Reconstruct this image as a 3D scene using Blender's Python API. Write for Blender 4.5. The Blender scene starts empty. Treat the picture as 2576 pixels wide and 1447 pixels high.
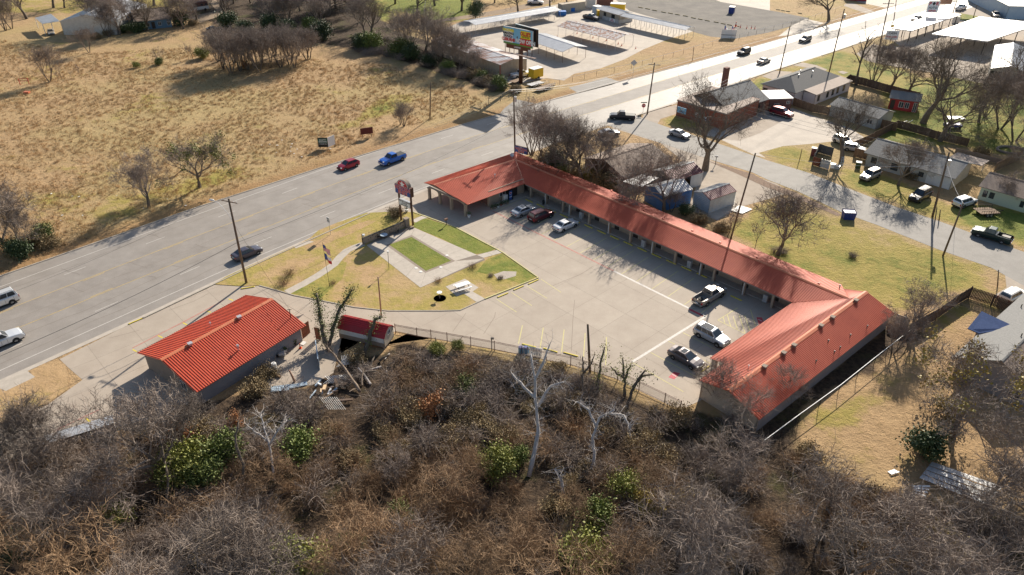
import bpy,math,random
import numpy as np
from mathutils import Vector,Matrix,noise
S=bpy.context.scene
COL=S.collection
R=math.radians
# ------------------------------------------------------------------ camera,sky,sun
CAM_H=57.0
FOC=1850.0            # focal length in survey pixels (image 2576 wide)
PITCH=R(32.8)
cam_d=bpy.data.cameras.new('camera')
cam_d.sensor_width=36.0
cam_d.lens=FOC/2576*36.0
cam_d.clip_start=0.5
cam_d.clip_end=6000
cam=bpy.data.objects.new('camera',cam_d)
cam.location=(0,0,CAM_H)
cam.rotation_euler=(R(90)-PITCH,0,0)
COL.objects.link(cam)
S.camera=cam
SUN_AZ=R(24.0)        # from +Y towards +X
SUN_EL=R(28.0)
world=bpy.data.worlds.new('World')
S.world=world
world.use_nodes=True
wn=world.node_tree
for n in list(wn.nodes):
 wn.nodes.remove(n)
wo=wn.nodes.new('ShaderNodeOutputWorld')
wb=wn.nodes.new('ShaderNodeBackground')
sky=wn.nodes.new('ShaderNodeTexSky')
sky.sky_type='NISHITA'
sky.sun_disc=False
sky.sun_elevation=SUN_EL
sky.sun_rotation=SUN_AZ
sky.air_density=1.0
sky.dust_density=1.0
sky.ozone_density=1.0
wb.inputs['Strength'].default_value=0.075
wn.links.new(sky.outputs[0],wb.inputs['Color'])
wn.links.new(wb.outputs[0],wo.inputs['Surface'])
sun_d=bpy.data.lights.new('sun','SUN')
sun_d.energy=5.0
sun_d.angle=R(0.5)
sun_d.color=(1.0,0.91,0.78)
sun=bpy.data.objects.new('sun',sun_d)
sd=Vector((math.sin(SUN_AZ)*math.cos(SUN_EL),math.cos(SUN_AZ)*math.cos(SUN_EL),math.sin(SUN_EL)))
sun.rotation_euler=sd.to_track_quat('Z','Y').to_euler()
sun.location=(0,0,90)
COL.objects.link(sun)
S.view_settings.view_transform='Standard'
S.view_settings.look='None'
S.view_settings.gamma=1
S.view_settings.use_curve_mapping=False
S.view_settings.exposure=0.72
# ------------------------------------------------------------------ survey: plan positions read off the aerial view
CF=Vector((0,math.cos(PITCH),-math.sin(PITCH)))
CR=Vector((1,0,0))
CU=Vector((0,math.sin(PITCH),math.cos(PITCH)))
def G(p,z=0.0):
 d=CF*FOC+CR*(p[0]-1288)+CU*(723.5-p[1])
 t=(z-CAM_H)/d.z
 return Vector((d.x*t,d.y*t,z))
def proj(P):
 d=Vector(P)-Vector((0,0,CAM_H))
 f=d.dot(CF)
 return (1288+FOC*d.dot(CR)/f,723.5-FOC*d.dot(CU)/f)
def T(i,j,x,y):
 return (i*644+x/4,j*361.7+y/4)
def L(x,y):
 return (534.6+x*.6047,503.1+y*.6047)
def M(x,y):
 return (1509.4+x*.46143,188.7+y*.46143)
def N(x,y):
 return (943.4+x*.43194,y*.43194)
def E(x,y):
 return (1823.8+x*.51659,y*.51659)
def c1(x,y):
 return (1006.3+x*.34603,352.2+y*.34603)
def c2(x,y):
 return (1698.1+x*.46131,691.8+y*.46131)
def c3(x,y):
 return (283.0+x*.51835,691.8+y*.51835)
def topz(base,top):
 B=G(base)
 lo,hi=0.0,40.0
 for _ in range(50):
  m=(lo+hi)/2
  if proj((B.x,B.y,m))[1]>top[1]:
   lo=m
  else:
   hi=m
 return lo
def az(a):
 a=R(a)
 return Vector((math.sin(a),math.cos(a),0))
HD=az(42.5)
HN=Vector((HD.y,-HD.x,0))
def HW(s,n,z=0.0):
 p=HD*s+HN*n
 return Vector((p.x,p.y,z))
# ------------------------------------------------------------------ materials
MATS={}
def mat(name,col,rough=.8,col2=None,scale=4.0,bump=0.0,bscale=None,metal=0.0,spec=.5,coat=0.0,
  detail=4.0,speck=0.0,emit=None,emits=1.0,stretch=None,var=0.0,alpha=1.0,contrast=.5,trans=0.0):
 if name in MATS:
  return MATS[name]
 m=bpy.data.materials.new(name)
 m.use_nodes=True
 nt=m.node_tree
 b=nt.nodes['Principled BSDF']
 b.inputs['Roughness'].default_value=rough
 b.inputs['Metallic'].default_value=metal
 b.inputs['Specular IOR Level'].default_value=spec
 b.inputs['Coat Weight'].default_value=coat
 if trans:
  b.inputs['Transmission Weight'].default_value=trans
 c=(*col,1)
 b.inputs['Base Color'].default_value=c
 out=None
 tc=nt.nodes.new('ShaderNodeTexCoord')
 src=tc.outputs['Object']
 if stretch:
  mp=nt.nodes.new('ShaderNodeMapping')
  mp.inputs['Scale'].default_value=stretch
  nt.links.new(src,mp.inputs['Vector'])
  src=mp.outputs[0]
 if col2:
  nz=nt.nodes.new('ShaderNodeTexNoise')
  nz.inputs['Scale'].default_value=scale
  nz.inputs['Detail'].default_value=detail
  nz.inputs['Roughness'].default_value=.65
  nt.links.new(src,nz.inputs['Vector'])
  cr=nt.nodes.new('ShaderNodeValToRGB')
  cr.color_ramp.elements[0].position=.5-contrast*.4
  cr.color_ramp.elements[1].position=.5+contrast*.4
  cr.color_ramp.elements[0].color=c
  cr.color_ramp.elements[1].color=(*col2,1)
  nt.links.new(nz.outputs['Fac'],cr.inputs[0])
  out=cr.outputs[0]
 if speck:
  nz=nt.nodes.new('ShaderNodeTexNoise')
  nz.inputs['Scale'].default_value=9.0
  nz.inputs['Detail'].default_value=6
  nt.links.new(src,nz.inputs['Vector'])
  mr=nt.nodes.new('ShaderNodeMapRange')
  mr.inputs[1].default_value=.3
  mr.inputs[2].default_value=.7
  mr.inputs[3].default_value=1-speck
  mr.inputs[4].default_value=1+speck
  nt.links.new(nz.outputs['Fac'],mr.inputs[0])
  mx=nt.nodes.new('ShaderNodeMix')
  mx.data_type='RGBA'
  mx.blend_type='MULTIPLY'
  mx.inputs[0].default_value=1
  if out:
   nt.links.new(out,mx.inputs[6])
  else:
   mx.inputs[6].default_value=c
  nt.links.new(mr.outputs[0],mx.inputs[7])
  out=mx.outputs[2]
 if var:
  oi=nt.nodes.new('ShaderNodeObjectInfo')
  mr=nt.nodes.new('ShaderNodeMapRange')
  mr.inputs[3].default_value=1-var
  mr.inputs[4].default_value=1+var
  nt.links.new(oi.outputs['Random'],mr.inputs[0])
  mx=nt.nodes.new('ShaderNodeMix')
  mx.data_type='RGBA'
  mx.blend_type='MULTIPLY'
  mx.inputs[0].default_value=1
  if out:
   nt.links.new(out,mx.inputs[6])
  else:
   mx.inputs[6].default_value=c
  nt.links.new(mr.outputs[0],mx.inputs[7])
  out=mx.outputs[2]
 if out:
  nt.links.new(out,b.inputs['Base Color'])
 if bump:
  nz=nt.nodes.new('ShaderNodeTexNoise')
  nz.inputs['Scale'].default_value=bscale or scale*3
  nz.inputs['Detail'].default_value=5
  nt.links.new(src,nz.inputs['Vector'])
  bp=nt.nodes.new('ShaderNodeBump')
  bp.inputs['Strength'].default_value=1
  bp.inputs['Distance'].default_value=bump
  nt.links.new(nz.outputs['Fac'],bp.inputs['Height'])
  nt.links.new(bp.outputs[0],b.inputs['Normal'])
 if emit:
  b.inputs['Emission Color'].default_value=(*emit,1)
  b.inputs['Emission Strength'].default_value=emits
 m.diffuse_color=c
 MATS[name]=m
 return m
mat('asphalt',(.24,.213,.185),.62,(.31,.278,.245),.35,bump=.01,bscale=30,speck=.10,detail=8,spec=.45)
mat('asphalt_turn',(.23,.205,.18),.75,(.30,.27,.24),.4,bump=.01,bscale=30,speck=.12,detail=8,spec=.3)
mat('street',(.20,.185,.165),.78,(.27,.25,.225),.5,bump=.01,bscale=30,speck=.12,detail=8,spec=.4)
mat('lot',(.355,.295,.235),.8,(.43,.365,.295),.35,bump=.004,bscale=30,speck=.06,detail=9,spec=.35,var=.035)
mat('joint',(.21,.17,.135),.9)
mat('walk',(.40,.35,.29),.8,(.49,.43,.36),1.2,speck=.06,bump=.004,bscale=30,var=.04)
mat('curb',(.44,.39,.32),.8,(.33,.29,.24),1.5)
mat('pale_conc',(.36,.30,.24),.95,(.45,.385,.315),.5,speck=.08,bump=.006,spec=.3)
mat('gravel',(.34,.29,.24),.8,(.46,.40,.33),.25,speck=.16,bump=.03,bscale=9,detail=8,spec=.4)
mat('dark_gravel',(.105,.095,.085),.95,(.20,.178,.15),.18,speck=.22,bump=.03,bscale=7,detail=9)
mat('yellow',(.72,.58,.06),.7,(.55,.42,.05),6,speck=.1)
mat('yellow_faded',(.62,.54,.20),.8,(.46,.42,.24),4,speck=.1)
mat('yellow_road',(.62,.42,.10),.7,(.42,.32,.16),2,speck=.1)
mat('white_paint',(.62,.58,.52),.7,(.48,.44,.40),3,speck=.1)
mat('red_faded',(.42,.13,.11),.8,(.44,.28,.22),1.6,speck=.12,contrast=.6)
mat('red_mark',(.45,.04,.06),.7)
mat('bark',(.105,.08,.06),.9,(.17,.135,.10),3,bump=.03,bscale=10,var=.2)
mat('twig',(.19,.145,.115),.8,(.29,.235,.195),1.0,var=.25)
mat('twig_grey',(.17,.13,.105),.85,(.32,.26,.215),.7,var=.22)
mat('twig_brown',(.20,.125,.065),.85,(.34,.22,.125),.7,var=.25)
mat('dead_wood',(.36,.33,.31),.8,(.52,.48,.45),2,bump=.03,bscale=8)
mat('leaf_green',(.09,.125,.025),.7,(.17,.20,.04),1.3,var=.25)
mat('leaf_lime',(.15,.17,.03),.7,(.26,.26,.05),1.3,var=.2)
mat('leaf_dark',(.03,.06,.02),.6,(.07,.10,.03),1.3,var=.25)
mat('leaf_yellow',(.38,.27,.04),.6,(.24,.19,.04),1.5,var=.2)
mat('leaf_rust',(.38,.18,.06),.7,(.26,.10,.04),1.5,var=.2)
mat('leaf_dry',(.20,.145,.07),.8,(.30,.22,.11),1.5,var=.25)
mat('roof_red',(.60,.09,.035),.55,(.50,.07,.03),.8,spec=.45,speck=.05)
mat('roof_red_cap',(.62,.20,.09),.45,(.52,.14,.06),1)
mat('roof_coral',(.60,.125,.06),.62,(.48,.085,.042),.35,spec=.35,speck=.06,detail=7)
mat('roof_crimson',(.42,.02,.03),.45,(.34,.02,.025),1)
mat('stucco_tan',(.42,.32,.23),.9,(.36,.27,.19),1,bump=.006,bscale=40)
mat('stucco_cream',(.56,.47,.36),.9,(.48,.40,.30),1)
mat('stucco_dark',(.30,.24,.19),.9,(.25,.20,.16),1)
mat('dark_door',(.035,.025,.02),.6)
mat('dark',(.02,.02,.02),.6)
mat('dark_metal',(.03,.025,.02),.5,metal=.3)
mat('brown_metal',(.10,.045,.03),.5,metal=.2)
mat('glass',(.03,.04,.05),.08,spec=.8)
mat('window_glass',(.05,.06,.07),.12,spec=.8)
mat('white',(.74,.72,.68),.6,(.66,.64,.60),2)
mat('white_metal',(.66,.66,.66),.42,(.52,.52,.52),.6,metal=.25,spec=.6)
mat('galv',(.46,.46,.46),.40,(.58,.58,.58),1.0,metal=.45,spec=.6)
mat('rust',(.30,.14,.08),.7,(.40,.24,.16),1.5)
mat('blue_siding',(.06,.20,.48),.5,(.06,.16,.34),1)
mat('light_blue_siding',(.36,.46,.56),.5,(.46,.54,.60),1)
mat('steel_white',(.60,.60,.58),.5,(.44,.42,.40),.8)
mat('tan_siding',(.40,.32,.24),.6,(.34,.27,.20),1)
mat('wood_pole',(.17,.12,.08),.9,(.11,.08,.055),3,stretch=(6,6,.6))
mat('wood',(.26,.17,.10),.85,(.18,.115,.07),3,var=.15)
mat('wood_dark',(.12,.075,.05),.9,(.17,.115,.08),4,var=.22)
mat('wood_red',(.26,.09,.045),.85,(.20,.07,.035),3,var=.15)
mat('shingle_navy',(.025,.045,.11),.95,(.04,.065,.15),4,speck=.1,spec=.1)
mat('shingle_grey',(.17,.17,.165),.9,(.24,.235,.225),5,bump=.02,bscale=7,speck=.15,stretch=(1,1,1))
mat('shingle_dark',(.10,.10,.10),.9,(.15,.145,.14),5,bump=.02,bscale=7,speck=.15)
mat('shingle_brown',(.20,.15,.12),.9,(.27,.21,.17),5,bump=.02,bscale=7,speck=.15)
mat('board_dark',(.12,.015,.012),.6)
mat('flat_roof',(.30,.235,.19),.85,(.38,.30,.25),.6,speck=.12)
mat('brick',(.33,.10,.055),.9,(.26,.075,.045),1.5,speck=.15)
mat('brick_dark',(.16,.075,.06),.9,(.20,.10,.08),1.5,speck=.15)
mat('blue_house',(.10,.19,.28),.8,(.12,.22,.32),1)
mat('red_house',(.36,.03,.03),.8)
mat('pale_house',(.48,.47,.42),.85,(.40,.39,.35),1)
mat('pale_green_house',(.52,.56,.42),.85)
mat('white_house',(.62,.58,.58),.85)
mat('grey_and_shade_stucco',(.27,.26,.27),.9,(.23,.22,.23),1)  # wall grey, also painted as shade on the left building's rear
mat('tyre',(.018,.018,.018),.85)
mat('rim',(.45,.45,.46),.35,metal=.7)
mat('chrome',(.6,.6,.6),.2,metal=.9)
mat('lamp_glass',(.75,.75,.72),.15,spec=.8)
mat('tail_red',(.45,.01,.01),.25)
mat('plate',(.65,.65,.62),.5)
mat('sign_blue',(.02,.07,.28),.4)
mat('sign_red',(.55,.02,.03),.4)
mat('sign_white',(.80,.80,.78),.5)
mat('orange',(.80,.10,.02),.5)
mat('bin_blue',(.015,.035,.20),.5,(.03,.06,.26),2)
mat('bright_yellow',(.78,.50,.02),.5)
mat('bill_blue',(.20,.50,.72),.5)
mat('bill_green',(.10,.26,.05),.5)
mat('bill_yellow',(.80,.68,.03),.5)
mat('stone',(.34,.27,.21),.9,(.26,.20,.15),3,bump=.02,bscale=10)
mat('soil_dark',(.05,.035,.025),.95,(.10,.07,.05),1.5,speck=.2)
mat('mulch',(.16,.10,.07),.95,(.26,.18,.12),2.5,speck=.2,bump=.05,bscale=8)
mat('dirt',(.20,.14,.09),.95,(.30,.22,.14),1.2,speck=.2,bump=.04,bscale=6)
mat('log',(.28,.21,.15),.9,(.20,.15,.11),2)
mat('cut_wood',(.62,.44,.26),.8)
mat('wire',(.03,.03,.03),.5)
mat('wire_pale',(.50,.50,.50),.4)
# ------------------------------------------------------------------ mesh builder
ORG={}
def link(o,parent=None):
 COL.objects.link(o)
 if parent is not None:
  o.parent=parent
 return o
def tag(o,label=None,cat=None,group=None,kind=None):
 if label: o['label']=label
 if cat: o['category']=cat
 if group: o['group']=group
 if kind: o['kind']=kind
 return o
def thing(name,label,cat,loc=(0,0,0),group=None,rz=0.0):
 o=bpy.data.objects.new(name,None)
 o.empty_display_size=.5
 o.location=loc
 o.rotation_euler=(0,0,rz)
 COL.objects.link(o)
 ORG[o.name]=Vector(loc)
 return tag(o,label,cat,group)
class MB:
 def __init__(s):
  s.v=[]; s.f=[]; s.m=[]; s.k=0
 def mi(s,k):
  s.k=k
  return s
 def face(s,pts):
  n=len(s.v)
  s.v.extend([tuple(p) for p in pts])
  s.f.append(tuple(range(n,n+len(pts))))
  s.m.append(s.k)
  return s
 def raw(s,v,f):
  n=len(s.v)
  s.v.extend([tuple(p) for p in v])
  s.f.extend([tuple(i+n for i in q) for q in f])
  s.m.extend([s.k]*len(f))
  return s
 def obb(s,o,a,b,c):
  o=Vector(o); a=Vector(a); b=Vector(b); c=Vector(c)
  v=[o,o+a,o+a+b,o+b,o+c,o+a+c,o+a+b+c,o+b+c]
  return s.raw(v,[(0,3,2,1),(4,5,6,7),(0,1,5,4),(1,2,6,5),(2,3,7,6),(3,0,4,7)])
 def box(s,cx,cy,cz,sx,sy,sz,u=None):
  u=Vector((1,0,0)) if u is None else Vector(u)
  w=Vector((-u.y,u.x,0))
  c=Vector((cx,cy,cz))
  return s.obb(c-u*sx/2-w*sy/2-Vector((0,0,sz/2)),u*sx,w*sy,Vector((0,0,sz)))
 def prism(s,pts,z0,z1):
  n=len(pts)
  ar=sum(pts[i][0]*pts[(i+1)%n][1]-pts[(i+1)%n][0]*pts[i][1] for i in range(n))
  if ar<0:
   pts=pts[::-1]
  v=[(p[0],p[1],z0) for p in pts]+[(p[0],p[1],z1) for p in pts]
  f=[tuple(range(n-1,-1,-1)),tuple(range(n,2*n))]
  f+=[(i,(i+1)%n,n+(i+1)%n,n+i) for i in range(n)]
  return s.raw(v,f)
 def tube(s,path,radii,n=6,cap=True):
  rings=[]
  v=[]
  for i,p in enumerate(path):
   p=Vector(p)
   a=Vector(path[max(i-1,0)]); b=Vector(path[min(i+1,len(path)-1)])
   d=(b-a)
   if d.length<1e-6: d=Vector((0,0,1))
   d.normalize()
   x=d.cross(Vector((0,0,1)))
   if x.length<.1: x=d.cross(Vector((1,0,0)))
   x.normalize(); y=d.cross(x)
   r=radii[i] if hasattr(radii,'__len__') else radii
   for k in range(n):
    t=2*math.pi*k/n
    v.append(p+x*math.cos(t)*r+y*math.sin(t)*r)
  f=[]
  for i in range(len(path)-1):
   for k in range(n):
    f.append((i*n+k,(i+1)*n+k,(i+1)*n+(k+1)%n,i*n+(k+1)%n))
  if cap:
   f.append(tuple(range(n)))
   f.append(tuple(range(len(v)-1,len(v)-n-1,-1)))
  return s.raw(v,f)
 def cyl(s,p0,p1,r,n=8,r1=None):
  return s.tube([p0,p1],[r,r if r1 is None else r1],n)
 def build(s,name,mats,parent=None,smooth=False,**tg):
  me=bpy.data.meshes.new(name)
  org=ORG.get(parent.name,Vector((0,0,0))) if parent is not None else Vector((0,0,0))
  if org.length>0:
   ox,oy,oz=org
   v=[(a-ox,b-oy,c-oz) for a,b,c in s.v]
  else:
   v=s.v
  me.from_pydata(v,[],s.f)
  if not isinstance(mats,(list,tuple)):
   mats=[mats]
  for m in mats:
   me.materials.append(MATS[m] if isinstance(m,str) else m)
  if len(mats)>1:
   me.polygons.foreach_set('material_index',s.m)
  if smooth:
   me.polygons.foreach_set('use_smooth',[True]*len(me.polygons))
  me.update()
  o=bpy.data.objects.new(name,me)
  link(o,parent)
  ORG[o.name]=org
  tag(o,**tg)
  return o
def sheet(name,pts,z,m,parent=None,**tg):
 """flat sheet from plan points; concave outlines are triangulated"""
 from mathutils.geometry import tessellate_polygon
 P=[Vector((p[0],p[1],z)) for p in pts]
 n=len(P)
 ar=sum(P[i].x*P[(i+1)%n].y-P[(i+1)%n].x*P[i].y for i in range(n))
 if ar<0: P=P[::-1]
 tr=tessellate_polygon([P])
 b=MB()
 b.raw(P,[t if (P[t[1]]-P[t[0]]).cross(P[t[2]]-P[t[0]]).z>0 else t[::-1] for t in tr])
 return b.build(name,m,parent,**tg)
def px(pts,z=0.0):
 return [G(p,z) for p in pts]
def unit(v):
 v=Vector(v)
 return v/v.length
ORD=['first','second','third','fourth','fifth','sixth','seventh','eighth','ninth','tenth','eleventh','twelfth',
       'thirteenth','fourteenth','fifteenth','sixteenth','seventeenth','eighteenth','nineteenth','twentieth']
def ordn(k):
 if k<20: return ORD[k]
 tens={2: 'twenty',3: 'thirty',4: 'forty',5: 'fifty',6: 'sixty',7: 'seventy',8: 'eighty',9: 'ninety'}
 k+=1
 if k%10==0:
  return {2: 'twentieth',3: 'thirtieth',4: 'fortieth',5: 'fiftieth',6: 'sixtieth',7: 'seventieth'}.get(k // 10,'far')
 return tens[k // 10]+'-'+ORD[k%10-1]
def copy_tree(o,parent=None):
 c=o.copy()
 COL.objects.link(c)
 if parent is not None:
  c.parent=parent
 for ch in o.children:
  copy_tree(ch,c)
 return c
def text_mesh(name,txt,size,m,parent,o,u,w,nrm,bold=.0,ext=.01,align='CENTER',xs=1.0,**tg):
 """lettering: o = anchor, u = reading direction, w = up direction, nrm = outward"""
 cu=bpy.data.curves.new(name,'FONT')
 cu.body=txt
 cu.size=size
 cu.align_x=align
 cu.align_y='CENTER'
 cu.offset=bold
 cu.extrude=ext
 cu.resolution_u=2
 to=bpy.data.objects.new(name,cu)
 me=bpy.data.meshes.new_from_object(to)
 bpy.data.objects.remove(to)
 u=unit(u); w=unit(w); nrm=unit(nrm)
 org=ORG.get(parent.name,Vector((0,0,0)))
 o=Vector(o)-org
 mtx=Matrix(((u.x*xs,w.x,nrm.x,o.x),(u.y*xs,w.y,nrm.y,o.y),(u.z*xs,w.z,nrm.z,o.z),(0,0,0,1)))
 me.transform(mtx)
 me.materials.clear()
 me.materials.append(MATS[m])
 ob=bpy.data.objects.new(name,me)
 link(ob,parent)
 ORG[ob.name]=org
 return tag(ob,**tg)
def strip_pts(pts,w):
 """closed outline of a line of width w along plan points"""
 a,b=[],[]
 for i,p in enumerate(pts):
  q0=pts[max(i-1,0)]; q1=pts[min(i+1,len(pts)-1)]
  d=unit((q1[0]-q0[0],q1[1]-q0[1],0))
  n=Vector((-d.y,d.x,0))*(w/2)
  a.append(Vector((p[0],p[1],0))+n)
  b.append(Vector((p[0],p[1],0))-n)
 return a,b
def strip(mb,pts,w,z):
 a,b=strip_pts(pts,w)
 for i in range(len(pts)-1):
  mb.face([(b[i].x,b[i].y,z),(b[i+1].x,b[i+1].y,z),(a[i+1].x,a[i+1].y,z),(a[i].x,a[i].y,z)])
 return mb
def kerb(mb,pts,w,z0,z1):
 a,b=strip_pts(pts,w)
 for i in range(len(pts)-1):
  mb.prism([b[i],b[i+1],a[i+1],a[i]],z0,z1)
 return mb
def interp(tab,s):
 for (s0,n0),(s1,n1) in zip(tab,tab[1:]):
  if s<=s1:
   return n0+(n1-n0)*(s-s0)/(s1-s0)
 return tab[-1][1]
# ------------------------------------------------------------------ terrain
def in_poly(X,Y,poly):
 inside=np.zeros(X.shape,bool)
 n=len(poly)
 for i in range(n):
  x0,y0=poly[i][0],poly[i][1]
  x1,y1=poly[(i+1)%n][0],poly[(i+1)%n][1]
  c=((y0>Y)!=(y1>Y))
  with np.errstate(divide='ignore',invalid='ignore'):
   xx=(x1-x0)*(Y-y0)/(y1-y0)+x0
  inside ^= c & (X<xx)
 return inside
THICKET=px([(-260,1240),(-60,1180),(110,1130),(300,1085),(480,1010),(560,1000),(650,975),(705,985),(790,965),(845,905),
              (880,905),(990,880),(1000,855),(1100,880),(1240,895),(1330,905),(1430,930),(1540,970),(1620,1010),
              (1700,1030),(1790,1045),(1900,1060),(1990,1000),(2250,800),(2290,800),(2330,840),(2010,1040),(1990,1120),(2060,1180),(2200,1230),
              (2300,1250),(2420,1290),(2640,1330),(2640,2000),(1288,2600),(-400,2200)])
GREEN=[  # (outline,amount)
 (px([T(2,1,2200,850),T(3,1,0,760),T(3,1,260,1000),T(3,1,640,1250),T(3,1,860,1440),T(3,1,700,1440),T(3,1,0,1120)]),.85),
 (px([T(2,1,2200,800),T(3,1,0,560),T(3,1,900,780),T(3,1,2200,1280),T(3,2,2000,0),T(3,2,1300,300),T(3,1,700,1440)]),.42),
 (px([T(3,0,1150,800),T(3,0,1900,780),T(3,0,2250,850),T(3,0,2700,950),T(3,1,2700,150),T(3,1,1800,30),T(3,0,1150,1440)]),.72),
 (px([T(3,0,350,625),T(3,0,700,515),T(3,0,930,560),T(3,0,1500,760),T(3,0,1200,900),T(3,0,640,740)]),.62),
 (px([T(3,0,40,720),T(3,0,250,665),T(3,0,430,690),T(3,0,250,750)]),.5),
 (px([T(2,0,2250,900),T(2,0,2576,760),T(3,0,100,900),T(3,0,0,980)]),.7),
 (px([M(310,290),M(330,240),M(420,215),M(560,260),M(560,300),M(380,300)]),.6),
 (px([T(3,1,0,30),T(3,1,450,60),T(3,1,420,290),T(3,1,0,170)]),.45),
 (px([T(3,1,740,200),T(3,1,1700,500),T(3,1,1900,800),T(3,1,1500,700),T(3,1,760,420)]),.5),
 (px([T(3,1,1900,600),T(3,1,2700,700),T(3,1,2700,1050),T(3,1,1900,800)]),.8),
 (px([T(1,0,1400,110),T(1,0,1420,-100),T(1,0,2200,-100),T(1,0,2150,60),T(1,0,2120,200),T(1,0,1800,225),T(1,0,1650,150)]),1.0),
 (px([T(1,0,850,280),T(1,0,870,-120),T(1,0,1430,-120),T(1,0,1400,200)]),.75),
 (px([T(0,0,-100,120),T(0,0,-100,-160),T(0,0,2500,-160),T(0,0,2100,40),T(0,0,900,140)]),.38),
 (px([T(3,2,1430,430),T(3,2,2000,120),T(3,2,1850,500),T(3,2,1700,900),T(3,2,700,1450),T(3,2,400,1400),T(3,2,1000,900)]),.40),
 (px([T(1,0,1000,1200),T(1,0,1300,960),T(1,0,1700,930),T(1,0,1300,1150),T(1,0,500,1400)]),.42),
 (px([T(0,1,200,500),T(0,1,1400,500),T(0,1,2300,250),T(0,1,2500,300),T(0,1,1200,760),T(0,1,300,900)]),.36),
 (px([T(3,0,1950,150),T(3,0,2100,110),T(3,0,2050,200)]),.8),
]
gx=np.arange(-240,262,1.3)
gy=np.arange(14,345,1.3)
X,Y=np.meshgrid(gx,gy)
ga=np.zeros(X.shape,np.float32)
for poly,a in GREEN:
 ga[in_poly(X,Y,poly)]=a
la=np.zeros(X.shape,np.float32)
la[in_poly(X,Y,THICKET)]=1
la[in_poly(X,Y,px([T(0,0,1700,-60),T(1,0,1000,-60),T(1,0,1400,300),T(1,0,2000,500),T(1,0,2450,880),T(1,0,2300,900),T(1,0,1300,560),T(1,0,400,400),T(0,0,2200,300)]))]=.8
la[in_poly(X,Y,px([T(0,0,1900,620),T(0,0,2560,520),T(1,0,600,560),T(1,0,0,760),T(0,0,2300,780)]))]=.55
yard=in_poly(X,Y,px([(1990,1120),(2070,1040),(2330,840),(2420,800),(2500,1000),(2480,1200),(2640,1330),(2420,1290)]))
la[yard]=np.maximum(la[yard],.30)
sN=X*HD.x+Y*HD.y
nN=X*HN.x+Y*HN.y
def blur(a,k=2):
 for _ in range(k):
  b=a.copy()
  b[1:-1,1:-1]=(a[1:-1,1:-1]*2+a[:-2,1:-1]+a[2:,1:-1]+a[1:-1,:-2]+a[1:-1,2:])/6
  a=b
 return a
ga=blur(ga,2); la=blur(la,1)
FAR_EDGE=[(-120,-118),(-60,-117.4),(16.7,-117),(47.6,-116.8),(75,-115),(90,-113.4),(108.2,-111.7),(128.3,-108.7),(140,-106.7),(154.9,-104.4),
   (179.2,-100),(215,-94.3),(256,-88.8),(300,-82.6),(420,-64)]
NEAR_EDGE=[(-120,-86),(-60,-88),(-20,-89.5),(8.6,-90.75),(24,-91.3),(44,-92.8),(65,-93.5),(80,-93.2),(100,-91.5),(120,-89.6),(137.4,-87.4),
             (150,-85.4),(190,-80.4),(218,-76.2),(239,-73.6),(300,-64.5),(420,-46)]
fe=np.interp(sN,[a for a,b in FAR_EDGE],[b for a,b in FAR_EDGE])
dist=fe-nN
va=np.clip(1-(dist/7.0),0,1)*(dist>-1)
zz=np.zeros(X.shape)
th=la>.95
# the creek side of the wooded strip falls away a little
ny,nx=X.shape
rng0=np.random.RandomState(5)
verts=np.stack([X.ravel(),Y.ravel(),zz.ravel()],1)
ii=np.arange(ny*nx).reshape(ny,nx)
quads=np.stack([ii[:-1,:-1],ii[:-1,1:],ii[1:,1:],ii[1:,:-1]],-1).reshape(-1,4)
me=bpy.data.meshes.new('ground')
me.vertices.add(len(verts)); me.vertices.foreach_set('co',verts.astype(np.float32).ravel())
me.loops.add(quads.size); me.loops.foreach_set('vertex_index',quads.ravel().astype(np.int32))
me.polygons.add(len(quads)); me.polygons.foreach_set('loop_start',np.arange(0,quads.size,4,dtype=np.int32))
me.polygons.foreach_set('loop_total',np.full(len(quads),4,np.int32))
for nm,arr in (('green',ga),('litter',la),('verge',va)):
 at=me.attributes.new(nm,'FLOAT','POINT')
 at.data.foreach_set('value',arr.ravel().astype(np.float32))
me.update()
ground=bpy.data.objects.new('ground',me)
COL.objects.link(ground)
tag(ground,'wide ground of dry tan grass with green patches and dark leaf litter',kind='structure')
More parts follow.
